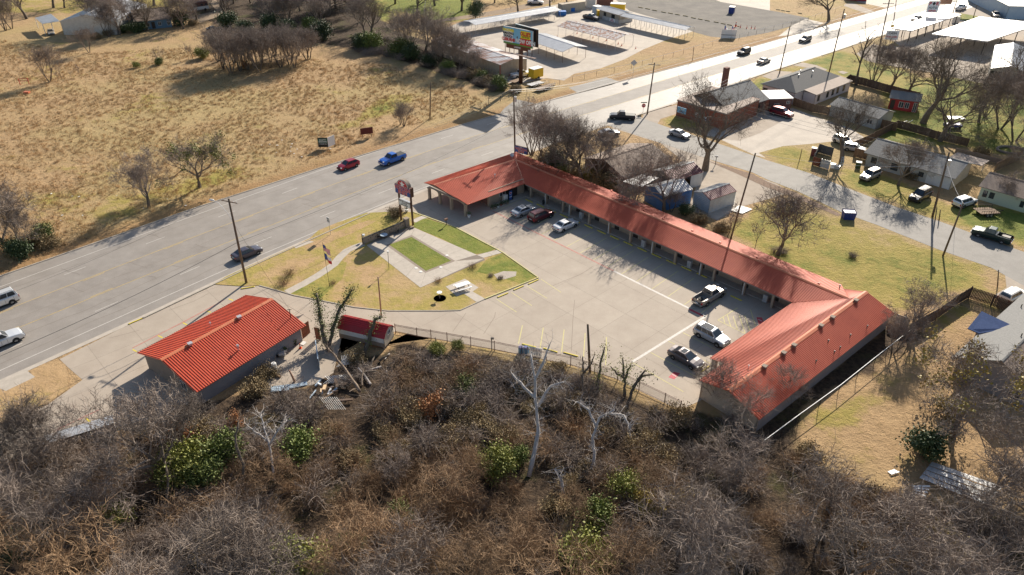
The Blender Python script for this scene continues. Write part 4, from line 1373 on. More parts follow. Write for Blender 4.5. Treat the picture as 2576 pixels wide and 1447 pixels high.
# tall slender sparse tree
t_,c_,tp=grow(71,9.0,.26,7,.35,.6,2,3,4,.5,up=.2,wob=.12,thin=.018,ratio=.28)
reg('slim',t_,c_,'bark','bark')
# bare medium tree with a few green leaf clumps left
rr_=random.Random(8)
t_,c_,tp=grow(81,2.0,.2,6,.4,.8,4,4,6,.55,up=.3,wob=.28,thin=.009,ratio=.70)
cl_=[tp[rr_.randrange(len(tp))] for _ in range(26)]
reg('mistle',t_,c_,'bark','twig',[('leaf_clumps',leaves(rr_,cl_,1500,.16,.22),'leaf_lime')])
PROTO['mistle_y']=[(n_,m_.copy()) for n_,m_ in PROTO['mistle']]
PROTO['mistle_y'][2][1].materials[0]=MATS['leaf_yellow']
PROTO['ivy_tree']=[(n_,m_.copy()) for n_,m_ in PROTO['mistle']]
# leafy shrubs
def bush(name,seed,n,size,h,w_,m,lumps=9):
 rr=random.Random(seed)
 cs=[]
 for k in range(lumps):
  a=rr.random()*6.28; r=w_*math.sqrt(rr.random())*.75
  cs.append((math.cos(a)*r,math.sin(a)*r,h*rr.uniform(.25,.85)))
 b=leaves(rr,cs,n,size,w_*.26,.9)
 st_=MB()
 for k in range(10):
  a=rr.random()*6.28
  st_.tube([Vector((0,0,0)),Vector((math.cos(a)*w_*.3,math.sin(a)*w_*.3,h*.5)),Vector((math.cos(a)*w_*.6,math.sin(a)*w_*.6,h*.95))],[.05,.03,.01],3,cap=False)
 reg(name,st_,b,'bark',m)
 PROTO[name]=[('stems',PROTO[name][0][1]),('foliage',PROTO[name][1][1])]
bush('bush_green',91,3600,.26,2.6,1.9,'leaf_green',14)
bush('bush_lime',92,3600,.24,2.6,1.9,'leaf_lime',14)
bush('bush_dark',93,3400,.26,2.4,1.9,'leaf_dark',12)
bush('bush_yellow',94,2000,.20,2.2,1.7,'leaf_yellow',8)
bush('bush_rust',95,1300,.22,3.0,1.6,'leaf_rust',7)
bush('bush_dry',96,2800,.22,1.8,1.8,'leaf_dry',12)
bush('oak_green',97,5200,.34,7.5,3.1,'leaf_dark',26)
# tangled brush: arching canes
def brush(name,seed,n,h,w_,m,th=.02,fine=4):
 rr=random.Random(seed)
 V=[]; Fc=[]
 for k in range(n):
  a=rr.random()*6.28; r0=rr.random()*w_*.6
  p=Vector((math.cos(a)*r0,math.sin(a)*r0,0))
  a2=a+rr.gauss(0,1.2)
  out=Vector((math.cos(a2),math.sin(a2),0))
  H_=h*rr.uniform(.4,1.1); W_=w_*rr.uniform(.3,1.0)
  pts=[]
  for j in range(5):
   t=j/4
   pts.append(p+out*W_*t*t+Vector((0,0,H_*(1-(1-t) ** 2)*(1-.25*t*t*rr.random())))+rvec(rr)*.10)
  wv=out.cross(rvec(rr)).normalized()*th
  i=len(V)
  for j,q in enumerate(pts):
   V+=[q-wv*(1-j*.2),q+wv*(1-j*.2)]
  for j in range(4): Fc.append((i+2*j,i+2*j+1,i+2*j+3,i+2*j+2))
  for f_ in range(fine):
   j=rr.randint(1,4); s=pts[j]; e=rvec(rr); l=rr.uniform(.25,.6)
   w2=e.cross(rvec(rr)).normalized()*th*.6
   i=len(V); V+=[s-w2,s+w2,s+e*l]; Fc.append((i,i+1,i+2))
 b=MB(); b.raw(V,Fc)
 reg(name,None,b,None,m)
 PROTO[name]=[('canes',PROTO[name][0][1])]
brush('brush_grey',101,150,1.8,2.0,'twig_grey',th=.022,fine=3)
brush('brush_brown',102,150,1.6,2.0,'twig_brown',th=.020,fine=4)
brush('brush_dark',103,300,1.5,1.8,'twig')
GNG={}
def scatter(name,pts,scl,rot,mesh,label,kind='stuff',tilt=0.0,seed=0):
 """uncountable ground growth: one object whose points each carry a copy of one clump"""
 src=bpy.data.objects.new(name+'_clump',mesh)
 key=mesh.name
 ng=bpy.data.node_groups.new(name,'GeometryNodeTree')
 ng.interface.new_socket('Geometry',in_out='INPUT',socket_type='NodeSocketGeometry')
 ng.interface.new_socket('Geometry',in_out='OUTPUT',socket_type='NodeSocketGeometry')
 gi_=ng.nodes.new('NodeGroupInput'); go_=ng.nodes.new('NodeGroupOutput')
 ip=ng.nodes.new('GeometryNodeInstanceOnPoints')
 oi=ng.nodes.new('GeometryNodeObjectInfo'); oi.inputs['Object'].default_value=src
 a1=ng.nodes.new('GeometryNodeInputNamedAttribute'); a1.data_type='FLOAT_VECTOR'; a1.inputs['Name'].default_value='rot'
 a2=ng.nodes.new('GeometryNodeInputNamedAttribute'); a2.data_type='FLOAT_VECTOR'; a2.inputs['Name'].default_value='scl'
 er=ng.nodes.new('FunctionNodeEulerToRotation')
 ng.links.new(gi_.outputs[0],ip.inputs['Points']); ng.links.new(oi.outputs['Geometry'],ip.inputs['Instance'])
 ng.links.new(a1.outputs[0],er.inputs[0]); ng.links.new(er.outputs[0],ip.inputs['Rotation']); ng.links.new(a2.outputs[0],ip.inputs['Scale'])
 ng.links.new(ip.outputs[0],go_.inputs[0])
 me=bpy.data.meshes.new(name)
 n=len(pts)
 me.vertices.add(n); me.vertices.foreach_set('co',np.asarray(pts,np.float32).ravel())
 a=me.attributes.new('rot','FLOAT_VECTOR','POINT'); a.data.foreach_set('vector',np.asarray(rot,np.float32).ravel())
 a=me.attributes.new('scl','FLOAT_VECTOR','POINT'); a.data.foreach_set('vector',np.asarray(scl,np.float32).ravel())
 me.materials.append(mesh.materials[0])
 me.update()
 o=bpy.data.objects.new(name,me); COL.objects.link(o)
 md=o.modifiers.new('scatter','NODES'); md.node_group=ng
 tag(o,label,kind=kind)
 return o
def scatter_in(name,polys,n,mesh,label,s=(.7,1.3),seed=1,tilt=.15,keep=None,z=0.0):
 rs=np.random.RandomState(seed)
 P=[]
 for poly,wt in polys:
  xs=[p[0] for p in poly]; ys=[p[1] for p in poly]
  need=int(n*wt); got=0; tries=0
  while got<need and tries<60:
   tries+=1
   X_=rs.uniform(min(xs),max(xs),need*2); Y_=rs.uniform(min(ys),max(ys),need*2)
   ok=in_poly(X_,Y_,poly)
   if keep is not None: ok &= keep(X_,Y_,rs)
   X_=X_[ok][:need-got]; Y_=Y_[ok][:need-got]
   got+=len(X_)
   P.append(np.stack([X_,Y_,np.full(len(X_),z)],1))
 P=np.concatenate(P)
 k=len(P)
 rot=np.stack([rs.normal(0,tilt,k),rs.normal(0,tilt,k),rs.uniform(0,6.28,k)],1)
 q=rs.uniform(s[0],s[1],k)
 scl=np.stack([q,q,q*rs.uniform(.7,1.25,k)],1)
 return scatter(name,P,scl,rot,mesh,label)
# tuft of dead grass
def tuft(name,seed,n,h,w_,m,th=.014):
 rr=random.Random(seed); V=[]; Fc=[]
 for k in range(n):
  a=rr.random()*6.28; r=rr.random()*w_*.5
  p=Vector((math.cos(a)*r,math.sin(a)*r,0)); l=h*rr.uniform(.5,1.2)
  e=Vector((rr.gauss(0,.45),rr.gauss(0,.45),1)).normalized()
  w2=e.cross(rvec(rr)).normalized()*th
  i=len(V); V+=[p-w2,p+w2,p+e*l]; Fc.append((i,i+1,i+2))
 b=MB(); b.raw(V,Fc); reg(name,None,b,None,m)
 return PROTO[name][0][1]
mat('grass_blade',(.55,.38,.20),.85,(.46,.31,.16),.25,var=.25)
mat('grass_blade_dark',(.32,.22,.11),.9,(.42,.32,.15),.25,var=.3)
FIELD=px([T(0,0,-300,350),T(0,0,900,540),T(0,0,1900,480),T(0,0,2576,600),T(1,0,600,600),T(1,0,1300,640),T(1,0,2100,900),T(1,0,2350,1080),T(1,0,1900,1180),
   T(1,0,1300,1330),T(1,1,900,60),T(0,1,2500,400),T(0,1,1500,720),T(0,1,300,1180),T(0,1,-300,1400)])
def clumpy(fr,th_):
 def f(X_,Y_,rs):
  v=np.sin(X_*.31+1.3*np.sin(Y_*.17))+np.sin(Y_*.27+1.1*np.sin(X_*.13))+np.sin((X_+Y_)*.9)*.5
  return v+rs.normal(0,.9,X_.shape)>th_
 return f
scatter_in('field_grass',[(FIELD,1)],12000,tuft('t1',1,26,.42,.7,'grass_blade'),'tall dry tan grass standing across the open field',s=(.6,1.5),seed=3,keep=clumpy(0,-1.2))
scatter_in('field_weeds',[(FIELD,1)],2600,tuft('t2',2,22,.38,.6,'grass_blade_dark'),'darker dead weeds scattered through the open field',s=(.6,1.6),seed=4,keep=clumpy(0,-.3))
# ---- brush of the wooded strip (nobody could count it)
near_b=px([(-120,1200),(110,1145),(330,1100),(480,1030),(560,1015),(700,1000),(800,985),(880,960),(1010,890),(1240,905),(1420,935),(1530,980),(1690,1045),(1790,1060),(1900,1075),
             (2000,1120),(2100,1200),(2300,1290),(2450,1330),(2700,1360),(2700,1800),(1288,2100),(-300,1800)])
def patch(sx,sy,ph,th_):
 def f(X_,Y_,rs):
  return np.sin(X_*sx+ph)+np.sin(Y_*sy+ph*1.7)+np.sin(X_*.21-Y_*.16+ph)+rs.normal(0,.45,X_.shape)>th_
 return f
scatter_in('grey_brush',[(near_b,1)],230,PROTO['brush_grey'][0][1],'tangled pale grey brush covering the wooded strip',s=(.6,1.35),seed=11,keep=patch(.19,.23,.4,-.1))
scatter_in('brown_brush',[(near_b,1)],300,PROTO['brush_brown'][0][1],'tangled reddish brown brush covering the wooded strip',s=(.6,1.3),seed=12,keep=patch(.16,.21,2.3,-.2))
scatter_in('dark_brush',[(near_b,1)],170,PROTO['brush_dark'][0][1],'dark low brush in the shade of the wooded strip',s=(.5,1.1),seed=13,keep=patch(.22,.18,4.0,.1))
scatter_in('dry_leaf_brush',[(near_b,1)],190,PROTO['bush_dry'][1][1],'dry leafy thicket within the wooded strip',s=(.35,.8),seed=14,keep=patch(.2,.2,1.0,.3))
edge=px([T(1,0,950,470),T(1,0,1400,420),T(1,0,1700,560),T(1,0,2050,700),T(1,0,2500,900),T(1,0,2450,950),T(1,0,2000,790),T(1,0,1650,640),T(1,0,1100,560)])
scatter_in('hedge_brush',[(edge,1)],90,PROTO['brush_dark'][0][1],'dark brush growing along the fence between field and carports',s=(.6,1.2),seed=15)
# ------------------------------------------------------------------ vegetation,tree by tree
rt=random.Random(77)
def put(kind,q,s,label,cat='tree',group=None,name='bare_tree',rz=None,sz=None):
 p=G(q)
 return plant(kind,p,s,rt.uniform(0,6.28) if rz is None else rz,label,cat,group,name,sz)
def row(items,lab,cat='tree',group=None,name='bare_tree'):
 """items: (kind, px, scale, adjective); labelled by their order from the left in the photograph"""
 items=sorted(items,key=lambda t: t[1][0])
 cnt={}
 for k,(kind,q,s,adj) in enumerate(items):
  i=cnt.get(adj,0); cnt[adj]=i+1
 tot=dict(cnt); cnt={}
 for k,(kind,q,s,adj) in enumerate(items):
  i=cnt.get(adj,0); cnt[adj]=i+1
  l=('%s %s'%(adj,lab)).strip()
  if tot[adj]>1: l+=', %s from the left'%ordn(i)
  put(kind,q,s,l,cat,group,name)
# wooded strip in the foreground: pale crowns
fg=[]
def fgt(kind,x,y,s,adj): fg.append((kind,(x,y),s,adj)) if (x*7+y)%3 or y>1480 else None
for (x,y,s,kk) in [(40,1330,1.15,'grey0'),(150,1420,1.1,'grey1'),(40,1240,.9,'grey2'),(230,1290,.95,'grey0'),(160,1200,.8,'grey1'),(300,1230,.75,'grey2'),
                      (480,1440,1.3,'grey1'),(620,1430,1.3,'grey0'),(560,1520,1.3,'grey2'),(700,1500,1.2,'grey1'),(400,1540,1.2,'grey0'),
                      (980,1330,1.05,'brown0'),(1110,1300,.95,'brown1'),(930,1430,1.1,'brown2'),(1080,1420,1.05,'grey0'),(1200,1500,1.1,'brown1'),(1310,1470,.9,'brown0'),(1420,1540,1.2,'brown2'),
                      (1000,1560,1.2,'grey1'),(1590,1480,1.0,'brown1'),(1700,1400,1.15,'grey2'),(1780,1500,1.35,'grey0'),(1880,1330,1.25,'grey1'),(1990,1400,1.35,'grey2'),(2080,1290,1.2,'grey0'),
                      (1960,1250,1.05,'grey1'),(2110,1480,1.3,'grey1'),(1870,1210,.9,'grey2'),(2230,1420,1.15,'grey2'),(2330,1540,1.3,'grey0'),(2450,1400,1.2,'grey1'),(2560,1330,1.3,'grey2'),(2540,1500,1.3,'grey0'),
                      (2470,1260,1.15,'grey0'),(2590,1200,1.2,'grey1'),(1640,1290,.8,'brown2'),(780,1320,.8,'brown1'),(860,1500,1.0,'brown0'),(250,1500,1.1,'brown2'),(60,1500,1.2,'brown1'),
                      (700,1210,.6,'brown2'),(1210,1210,.6,'brown0'),(1440,1300,.6,'brown1'),(1000,1180,.5,'grey2'),(880,1130,.5,'brown0'),(340,1160,.6,'grey0'),(2150,1180,.9,'grey2')]:
 fgt(kk,x,y,s,'grey bare tree' if kk[0]=='g' else 'brown bare tree')
row(fg,'in the wooded foreground',group='bare trees of the wooded foreground')
put('med1',(412,1200),1.25,'dark bare tree spreading before the brown gable of the left building')
put('med0',(460,1150),.8,'smaller dark bare tree close behind the left building gable')
put('med2',(128,1180),.95,'dark bare tree at the left edge over the lower car park')
put('med1',(110,1170),.8,'dark bare tree half hidden at the left edge by the low roof')
put('vase1',(1790,1010),.7,'small bare tree at the gable corner of the end wing')
put('vase0',(2245,890),.62,'low bare sapling beside the white pipe of the fence')
put('grey1',(1960,1010),.75,'bare tree hugging the rear eave of the end wing')
put('grey2',(1890,1065),.8,'grey bare tree under the front gable of the end wing')
# tree with yellow leaf clumps by the right house
put('mistle_y',(2395,1100),1.1,'tree with yellow green leaf clumps beside the grey shingled house',name='leafy_tree')
put('bush_yellow',(2385,1040),1.0,'yellow green ivy column beside the grey shingled house','shrub',name='shrub')
# pollarded trunks
def pollard(px0,limbs,r0,label,ivy=0,m='bark',lm='leaf_green',name='pollarded_tree',cut=True,seed=1,lsz=.17):
 """limbs: list of pixel paths with heights: [(px, z), ...]"""
 base=G(px0)
 t_=thing(name,label,'tree',(base.x,base.y,0))
 cents=[]
 for k,lb in enumerate(limbs):
  P=[];
  for (q,z) in lb:
   p=G(q,z); P.append(p)
  rads=[r0*(1-.6*i/(len(P)-1)) for i in range(len(P))]
  if k: rads=[r*.8 for r in rads]
  # refine path
  Q=[]; RR_=[]
  rr=random.Random(seed*13+k)
  for i in range(len(P)-1):
   for j in range(3):
    t=j/3; Q.append(P[i].lerp(P[i+1],t)+rvec(rr)*r0*.35*(1 if i or j else 0)); RR_.append((rads[i]*(1-t)+rads[i+1]*t)*rr.uniform(.85,1.12))
  Q.append(P[-1]); RR_.append(rads[-1])
  b=MB(); b.tube(Q,RR_,7)
  b.build('trunk' if k==0 else 'limb',m,t_,smooth=True)
  if cut:
   d=unit(Q[-1]-Q[-2]); b=MB(); b.cyl(Q[-1],Q[-1]+d*.015,RR_[-1]*.9,8); b.build('cut_face','cut_wood',t_)
  cents+=[tuple(p) for p in Q[2:]]
 if m=='dead_wood' or not ivy:
  rr=random.Random(seed+50); b=MB()
  for (x,y,z) in cents:
   for q_ in range(5):
    p=Vector((x,y,z)); d=rvec(rr); d.z=abs(d.z)*.6; d.normalize()
    l=rr.uniform(.5,1.7); e=p+d*l*.5+rvec(rr)*.12; f_=p+d*l+rvec(rr)*.3
    b.tube([p,e,f_],[.03,.018,.008],3,cap=False)
    for w2_ in range(3):
     g2=e.lerp(f_,rr.random()); b.tube([g2,g2+rvec(rr)*.45],[.010,.005],3,cap=False)
  b.build('branches',m,t_)
 if ivy:
  rr=random.Random(seed)
  o=t_
  b=leaves(rr,cents,ivy,lsz,.38,1.0)
  b.build('ivy',lm,t_)
 return t_
pollard((831,885),[[((831,885),0),((815,850),1.2),((806,805),3.0),((800,770),4.4),((796,738),5.6)],[((828,870),.6),((838,830),2.2),((850,790),3.8),((868,755),5.0),((886,728),6.2)]],.34,
  'two-trunked ivy covered stump tree between the left building and the red shed',ivy=3400,seed=3)
pollard((916,896),[[((916,896),0),((927,860),1.4),((935,825),2.8),((945,805),3.6),((962,796),4.1)]],.33,'single topped trunk with ivy in front of the red shed',ivy=420,seed=4)
pollard((1470,1010),[[((1470,1010),0),((1466,950),1.6),((1467,920),2.6),((1466,897),3.4)],[((1467,940),2.0),((1488,915),2.9),((1496,890),3.6)]],.16,'thin topped trunk beside the fence near the leaning post',ivy=200,lm='leaf_dry',seed=5)
pollard((1500,1000),[[((1500,1000),0),((1505,960),1.4),((1511,915),3.2),((1521,873),4.8)]],.2,'topped trunk with a leafy tuft rising over the iron fence',ivy=380,lm='leaf_lime',seed=6)
pollard((1570,1000),[[((1570,1000),0),((1572,965),1.3),((1568,940),2.2),((1566,900),3.6)],[((1572,955),1.6),((1580,930),2.6),((1588,917),3.1)],[((1571,950),1.8),((1552,940),2.5),((1536,922),3.3)]],.2,'forked stump tree with ivy at the bend of the iron fence',ivy=520,lm='leaf_lime',seed=7)
pollard((1576,1035),[[((1576,1035),0),((1588,985),1.8),((1604,955),3.0),((1624,930),4.0)],[((1592,975),2.1),((1615,947),3.2),((1645,942),3.6)]],.22,'leaning forked stump tree right of the fence bend',ivy=220,seed=8)
pollard((1846,1055),[[((1846,1055),0),((1845,1020),1.2),((1842,985),2.6),((1838,960),3.6)],[((1852,1040),.5),((1860,1005),2.0),((1876,965),3.5)],[((1858,1020),1.4),((1895,1002),2.2),((1925,988),2.9)],[((1830,1030),.1),((1822,985),1.8),((1818,947),3.6)]],.26,
  'dark many-limbed stump tree standing before the end wing gable',ivy=0,cut=False,seed=9)
pollard((1420,855),[[((1420,855),0),((1421,853),.1)]],.1,'short sawn stump by the fence',seed=10) if False else None
# dead pale tree: tall crooked trunk with fork
pollard((1330,1200),[[((1330,1200),0),((1352,1105),2.6),((1352,1060),4.0),((1346,1000),6.0),((1345,950),7.6),((1335,890),9.4)],[((1346,1000),6.0),((1320,975),6.8),((1288,940),7.8)],
                       [((1352,1025),5.0),((1385,970),6.8),((1420,960),7.4)],[((1345,955),7.4),((1365,920),8.6),((1383,868),10.2)]] ,.25,'tall pale dead tree with crooked forked limbs in the foreground',m='dead_wood',cut=False,seed=11)
pollard((1488,1200),[[((1488,1200),0),((1495,1140),1.8),((1490,1100),3.2),((1508,1050),4.8),((1545,1032),5.8)],[((1500,1075),4.0),((1480,1030),5.4),((1450,1010),6.2)],[((1530,1040),5.2),((1570,1045),5.4),((1585,1080),4.6)]],.21,
  'dead grey tree with arching broken limbs right of the tall pale one',m='dead_wood',cut=False,seed=12)
pollard((1420,1260),[[((1420,1260),0),((1412,1210),1.6),((1395,1180),2.6)]],.22,'broken pale snag leaning in the foreground',m='dead_wood',cut=False,seed=13)
pollard((1405,1080),[[((1300,985),.5),((1280,955),.9),((1260,935),1.0)]],.1,'fallen pale limb lying by the fence',m='dead_wood',cut=False,seed=14,name='fallen_limb')
pollard((905,985),[[((905,985),.3),((875,940),.9),((850,905),1.4),((828,880),1.8),((822,870),2.0)]],.2,'leaning cut trunk pointing up beside the ivy stumps',m='log',seed=15,name='leaning_trunk')
pollard((415,1290),[[((415,1290),0),((425,1210),2.0),((410,1150),3.4),((400,1080),5.4)],[((412,1160),3.2),((432,1120),4.4),((436,1090),5.2)]],.17,'slim bare trunk rising among the bushes at the left',cut=False,seed=16)
pollard((610,1230),[[((610,1230),0),((612,1170),1.6),((592,1110),3.4),((600,1060),4.8)]],.2,'leaning bare trunk behind the left green bushes',cut=False,seed=17)
pollard((690,1210),[[((690,1210),0),((680,1130),2.3),((665,1080),3.6),((656,1040),4.8)],[((678,1120),2.6),((700,1080),3.6),((720,1060),4.0)],[((674,1110),2.8),((640,1085),3.4),((622,1070),3.6)]],.14,'thin pale forked tree left of the round green bush',m='dead_wood',cut=False,seed=18)
# foreground shrubs
for kind,q,s,label,nm in [
 ('bush_lime',(490,1180),1.15,'large yellow green bush in the left foreground, lower one','green_bush'),('bush_green',(560,1160),1.1,'large fresh green bush in the left foreground, upper right one','green_bush'),
 ('bush_lime',(450,1210),.95,'olive green bush at the lower left of the bright pair','green_bush'),('bush_green',(520,1215),.9,'green bush below the bright pair in the left foreground','green_bush'),
 ('bush_green',(750,1150),1.0,'round vivid green bush in the foreground under the patio','green_bush'),('bush_rust',(445,1120),1.0,'small rust orange leaved shrub above the left green bushes','rusty_shrub'),
 ('bush_rust',(1080,1040),1.0,'rust orange leaved shrub in the dark thicket','rusty_shrub'),('bush_rust',(590,1075),.6,'small orange leaved shrub behind the left building','rusty_shrub'),
 ('bush_lime',(1255,1190),.95,'pale green bush left of the pale dead tree','green_bush'),('bush_green',(1300,1160),.6,'small green bush under the pale dead tree','green_bush'),
 ('bush_lime',(1565,1240),.8,'bright green bush right of the dead grey tree','green_bush'),('bush_green',(1500,1320),.85,'grey green bush in the middle foreground','green_bush'),
 ('bush_lime',(1470,1420),1.15,'wide yellow green bush at the bottom middle','green_bush'),('bush_yellow',(1630,1280),1.0,'yellow leaved shrub right of the bright green bush','yellow_shrub'),
 ('bush_yellow',(1720,1270),.9,'yellow leaved shrub under the grey crowns at the right','yellow_shrub'),('bush_yellow',(2370,1390),1.2,'yellow leaved shrub near the lower right corner','yellow_shrub'),
 ('bush_green',(1170,990),.7,'small dark green bush in the brush below the fence','green_bush'),('bush_lime',(1100,890),.55,'leafy tuft on the brush pile by the fence, left one','green_bush'),
 ('bush_lime',(1152,878),.42,'leafy tuft on the brush pile by the fence, right one','green_bush'),('bush_lime',(760,1460),1.3,'yellow green bush at the bottom edge, left of centre','green_bush'),
 ('bush_green',(880,1390),.7,'green bush low in the foreground left of centre','green_bush'),('bush_lime',(300,1310),.7,'small green bush among grey twigs at the left','green_bush'),
 ('bush_dark',(80,1400),1.1,'dark green bush at the lower left corner','green_bush'),('bush_dry',(640,990),.85,'tan dry bush behind the left building wall','dry_bush'),('bush_dry',(675,950),.75,'tan dry bush at the patio corner','dry_bush'),
 ('bush_dry',(900,905),.7,'yellowish dry bush beside the cut trunk','dry_bush'),('bush_green',(1010,1310),.6,'green sprig bush in the middle of the brown thicket','green_bush'),
 ('bush_dark',(2320,1140),1.1,'dark green bush under the leaf clump tree','green_bush')]:
 put(kind,q,s,label,'bush','bushes of the wooded foreground',nm)
# field trees on the left
put('med0',T(0,1,1500,640),1.05,'bare dark tree with a fan crown beside the highway verge',rz=1.0)
put('mistle',T(0,1,2010,440),1.0,'bare tree with green mistletoe clumps beside the highway',name='mistletoe_tree')
put('vase1',T(1,0,1490,1270),.66,'dense dark bare shrub in the field by the red board','shrub',name='bare_shrub')
put('vase0',T(1,0,1455,1255),.42,'low bare shrub touching the denser one by the red board','shrub',name='bare_shrub')
row([('med2',T(0,1,70,1100),1.3,'tall bare tree'),('vase2',T(0,1,-60,1090),1.1,'tall bare tree'),('vase0',T(0,1,240,1080),.9,'tall bare tree')],'in the thicket at the left edge',group='bare trees at the left edge')
row([('bush_dry',T(0,1,150,1080),1.1,'dry olive bush'),('bush_dry',T(0,1,400,1020),1.1,'dry olive bush'),('bush_green',T(0,1,440,980),.9,'green bush'),('bush_dark',T(0,1,230,1130),1.0,'dark bush'),('bush_dry',T(0,1,520,1040),.8,'dry olive bush')],
 'in the thicket at the left edge','bush','bushes at the left edge','field_bush')
row([('vase2',T(0,0,500,820),1.05,'bare tree'),('sap0',T(0,0,620,800),1.3,'thin bare tree'),('sap1',T(0,0,800,770),.8,'thin bare tree'),('sap0',T(0,0,720,780),.5,'thin bare tree'),('sap1',T(0,0,590,805),.6,'thin bare tree'),
     ('vase0',T(0,0,900,530),.85,'bushy bare tree'),('sap0',T(0,0,1640,640),1.2,'slim bare tree'),('sap1',T(0,0,1600,650),1.2,'slim bare tree'),('sap0',T(0,0,1900,600),1.2,'slim bare tree'),('sap1',T(0,0,1940,590),1.0,'slim bare tree')],
 'along the ditch across the field',group='trees along the field ditch')
row([('bush_green',T(0,0,1600,650),.6,'green bush'),('bush_lime',T(0,0,1380,680),.5,'small green bush'),('bush_lime',T(0,0,2040,585),1.0,'tall olive bush')],'along the ditch across the field','bush','bushes along the field ditch','field_bush')
# grove of slim trees in the field
g_=[]
for k,(x,y,s) in enumerate([(2250,700,1.35),(2330,740,1.45),(2420,720,1.3),(2500,700,1.3),(2570,690,1.3),(2200,620,1.2),(2360,640,1.3),(2470,640,1.2),(2576+60,640,1.25),(2576+40,720,1.35),(2576+150,625,1.0),(2576+250,680,1.25),
                               (2576+340,650,1.25),(2576+390,685,1.1),(2576+330,560,1.1),(2576+510,600,1.1),(2576+540,595,1.05),(2576+430,560,1.0),(2576+200,560,1.1)]):
 g_.append((('grove%d'%(k%3)),T(0,0,x,y),s*.92,'slim many-stemmed bare tree'))
row(g_,'in the field grove',group='grove of bare trees in the field')
put('bush_rust',T(0,0,2480,690),.8,'rusty leaved shrub at the foot of the field grove','shrub',name='rusty_shrub')
# woods behind the grove
w_=[]
rr=random.Random(9)
for k in range(30):
 x=rr.uniform(2100,2576+1100); y=rr.uniform(-40,300)+(60 if x>3300 else 0)
 if y>330: y=330
 w_.append((('med%d'%(k%3)) if k%3 else 'vase%d'%(k%2),T(0,0,x,y),rr.uniform(1.0,1.5),'dark bare tree'))
row(w_,'in the dense wood beyond the field',group='trees of the dense wood beyond the field')
row([('bush_dark',T(0,0,2300,280),1.6,'dark evergreen bush'),('bush_dark',T(1,0,150,300),1.6,'dark evergreen bush'),('bush_dark',T(1,0,680,390),1.8,'dark evergreen bush'),('bush_green',T(1,0,560,330),1.5,'green evergreen bush'),('bush_lime',T(1,0,370,380),.9,'yellow green bush'),
     ('bush_dark',T(1,0,330,330),1.4,'dark evergreen bush'),('bush_dark',T(0,0,2480,330),1.3,'dark evergreen bush'),('bush_green',T(1,0,1180,500),1.7,'green evergreen bush'),('bush_dark',T(1,0,1050,500),1.5,'dark evergreen bush'),('bush_green',T(1,0,1450,560),1.6,'green evergreen bush'),
     ('bush_dark',T(1,0,1560,600),1.5,'dark evergreen bush'),('bush_dark',T(1,0,1750,660),1.1,'dark evergreen bush'),('bush_green',T(1,0,1930,720),1.0,'green evergreen bush'),('bush_green',T(1,0,2450,900),1.1,'green evergreen bush'),
     ('bush_dry',T(1,0,2200,780),1.2,'dry brown bush'),('bush_dry',T(1,0,2350,850),1.1,'dry brown bush'),('bush_green',T(1,0,2270,800),.8,'green evergreen bush'),('bush_dry',T(2,0,30,930),.9,'dry brown bush')],
 'at the far field edge','bush','bushes along the far edge of the field','hedge_bush')
row([('med0',T(1,0,1700,560),1.5,'dark bare tree'),('vase1',T(1,0,1560,540),1.4,'dark bare tree'),('vase2',T(1,0,1850,640),1.4,'dark bare tree'),('med1',T(1,0,2000,690),1.15,'dark bare tree'),('vase0',T(1,0,2080,700),1.2,'dark bare tree'),('vase2',T(1,0,2200,760),.8,'dark bare tree'),
     ('vase1',T(1,0,1480,480),1.2,'dark bare tree')],'beside the long metal shed',group='trees beside the long metal shed')
put('big1',T(1,0,1160,390),.85,'broad old bare oak with a thick trunk beyond the field',name='oak_tree',rz=.5)
put('oak_green',T(1,0,2210,190),.82,'round dark evergreen tree beside the long carport',name='evergreen_tree')
row([('big0',T(1,0,1620,160),.8,'large bare tree'),('big1',T(1,0,2070,110),.85,'large bare tree'),('big0',T(2,0,60,120),.7,'large bare tree'),('med0',T(2,0,380,70),1.2,'medium bare tree'),('med1',T(1,0,1800,60),1.5,'medium bare tree'),('big0',T(1,0,1400,40),.7,'large bare tree'),
     ('med2',T(2,0,550,40),1.1,'medium bare tree'),('med0',T(1,0,2400,30),1.2,'medium bare tree')],'on the green behind the carports',group='trees on the green behind the carports')
row([('big1',T(0,0,270,190),.9,'large bare tree'),('big0',T(0,0,540,80),.8,'large bare tree'),('big1',T(0,0,650,80),.6,'large bare tree'),('med0',T(0,0,930,290),1.6,'dark bare tree'),('med1',T(0,0,980,310),1.5,'dark bare tree'),('big0',T(0,0,1300,290),.75,'large bare tree'),
     ('big1',T(0,0,1480,310),.7,'large bare tree'),('med2',T(0,0,1210,350),1.2,'dark bare tree'),('big0',T(0,0,1760,260),.65,'large bare tree'),('big1',T(0,0,1390,50),.8,'large bare tree'),('big0',T(0,0,1550,60),.8,'large bare tree'),('med1',T(0,0,1980,200),1.1,'dark bare tree'),
     ('vase0',T(0,0,120,290),1.2,'grey bushy bare tree'),('vase1',T(0,0,60,310),1.0,'grey bushy bare tree'),('big1',T(0,0,40,20),.8,'large bare tree'),('vase2',T(0,0,1100,370),1.1,'grey bushy bare tree'),('med2',T(0,0,1850,290),1.1,'dark bare tree'),('big0',T(0,0,1150,-20),.8,'large bare tree')],
 'around the barn and blue house',group='trees around the barn and blue house')
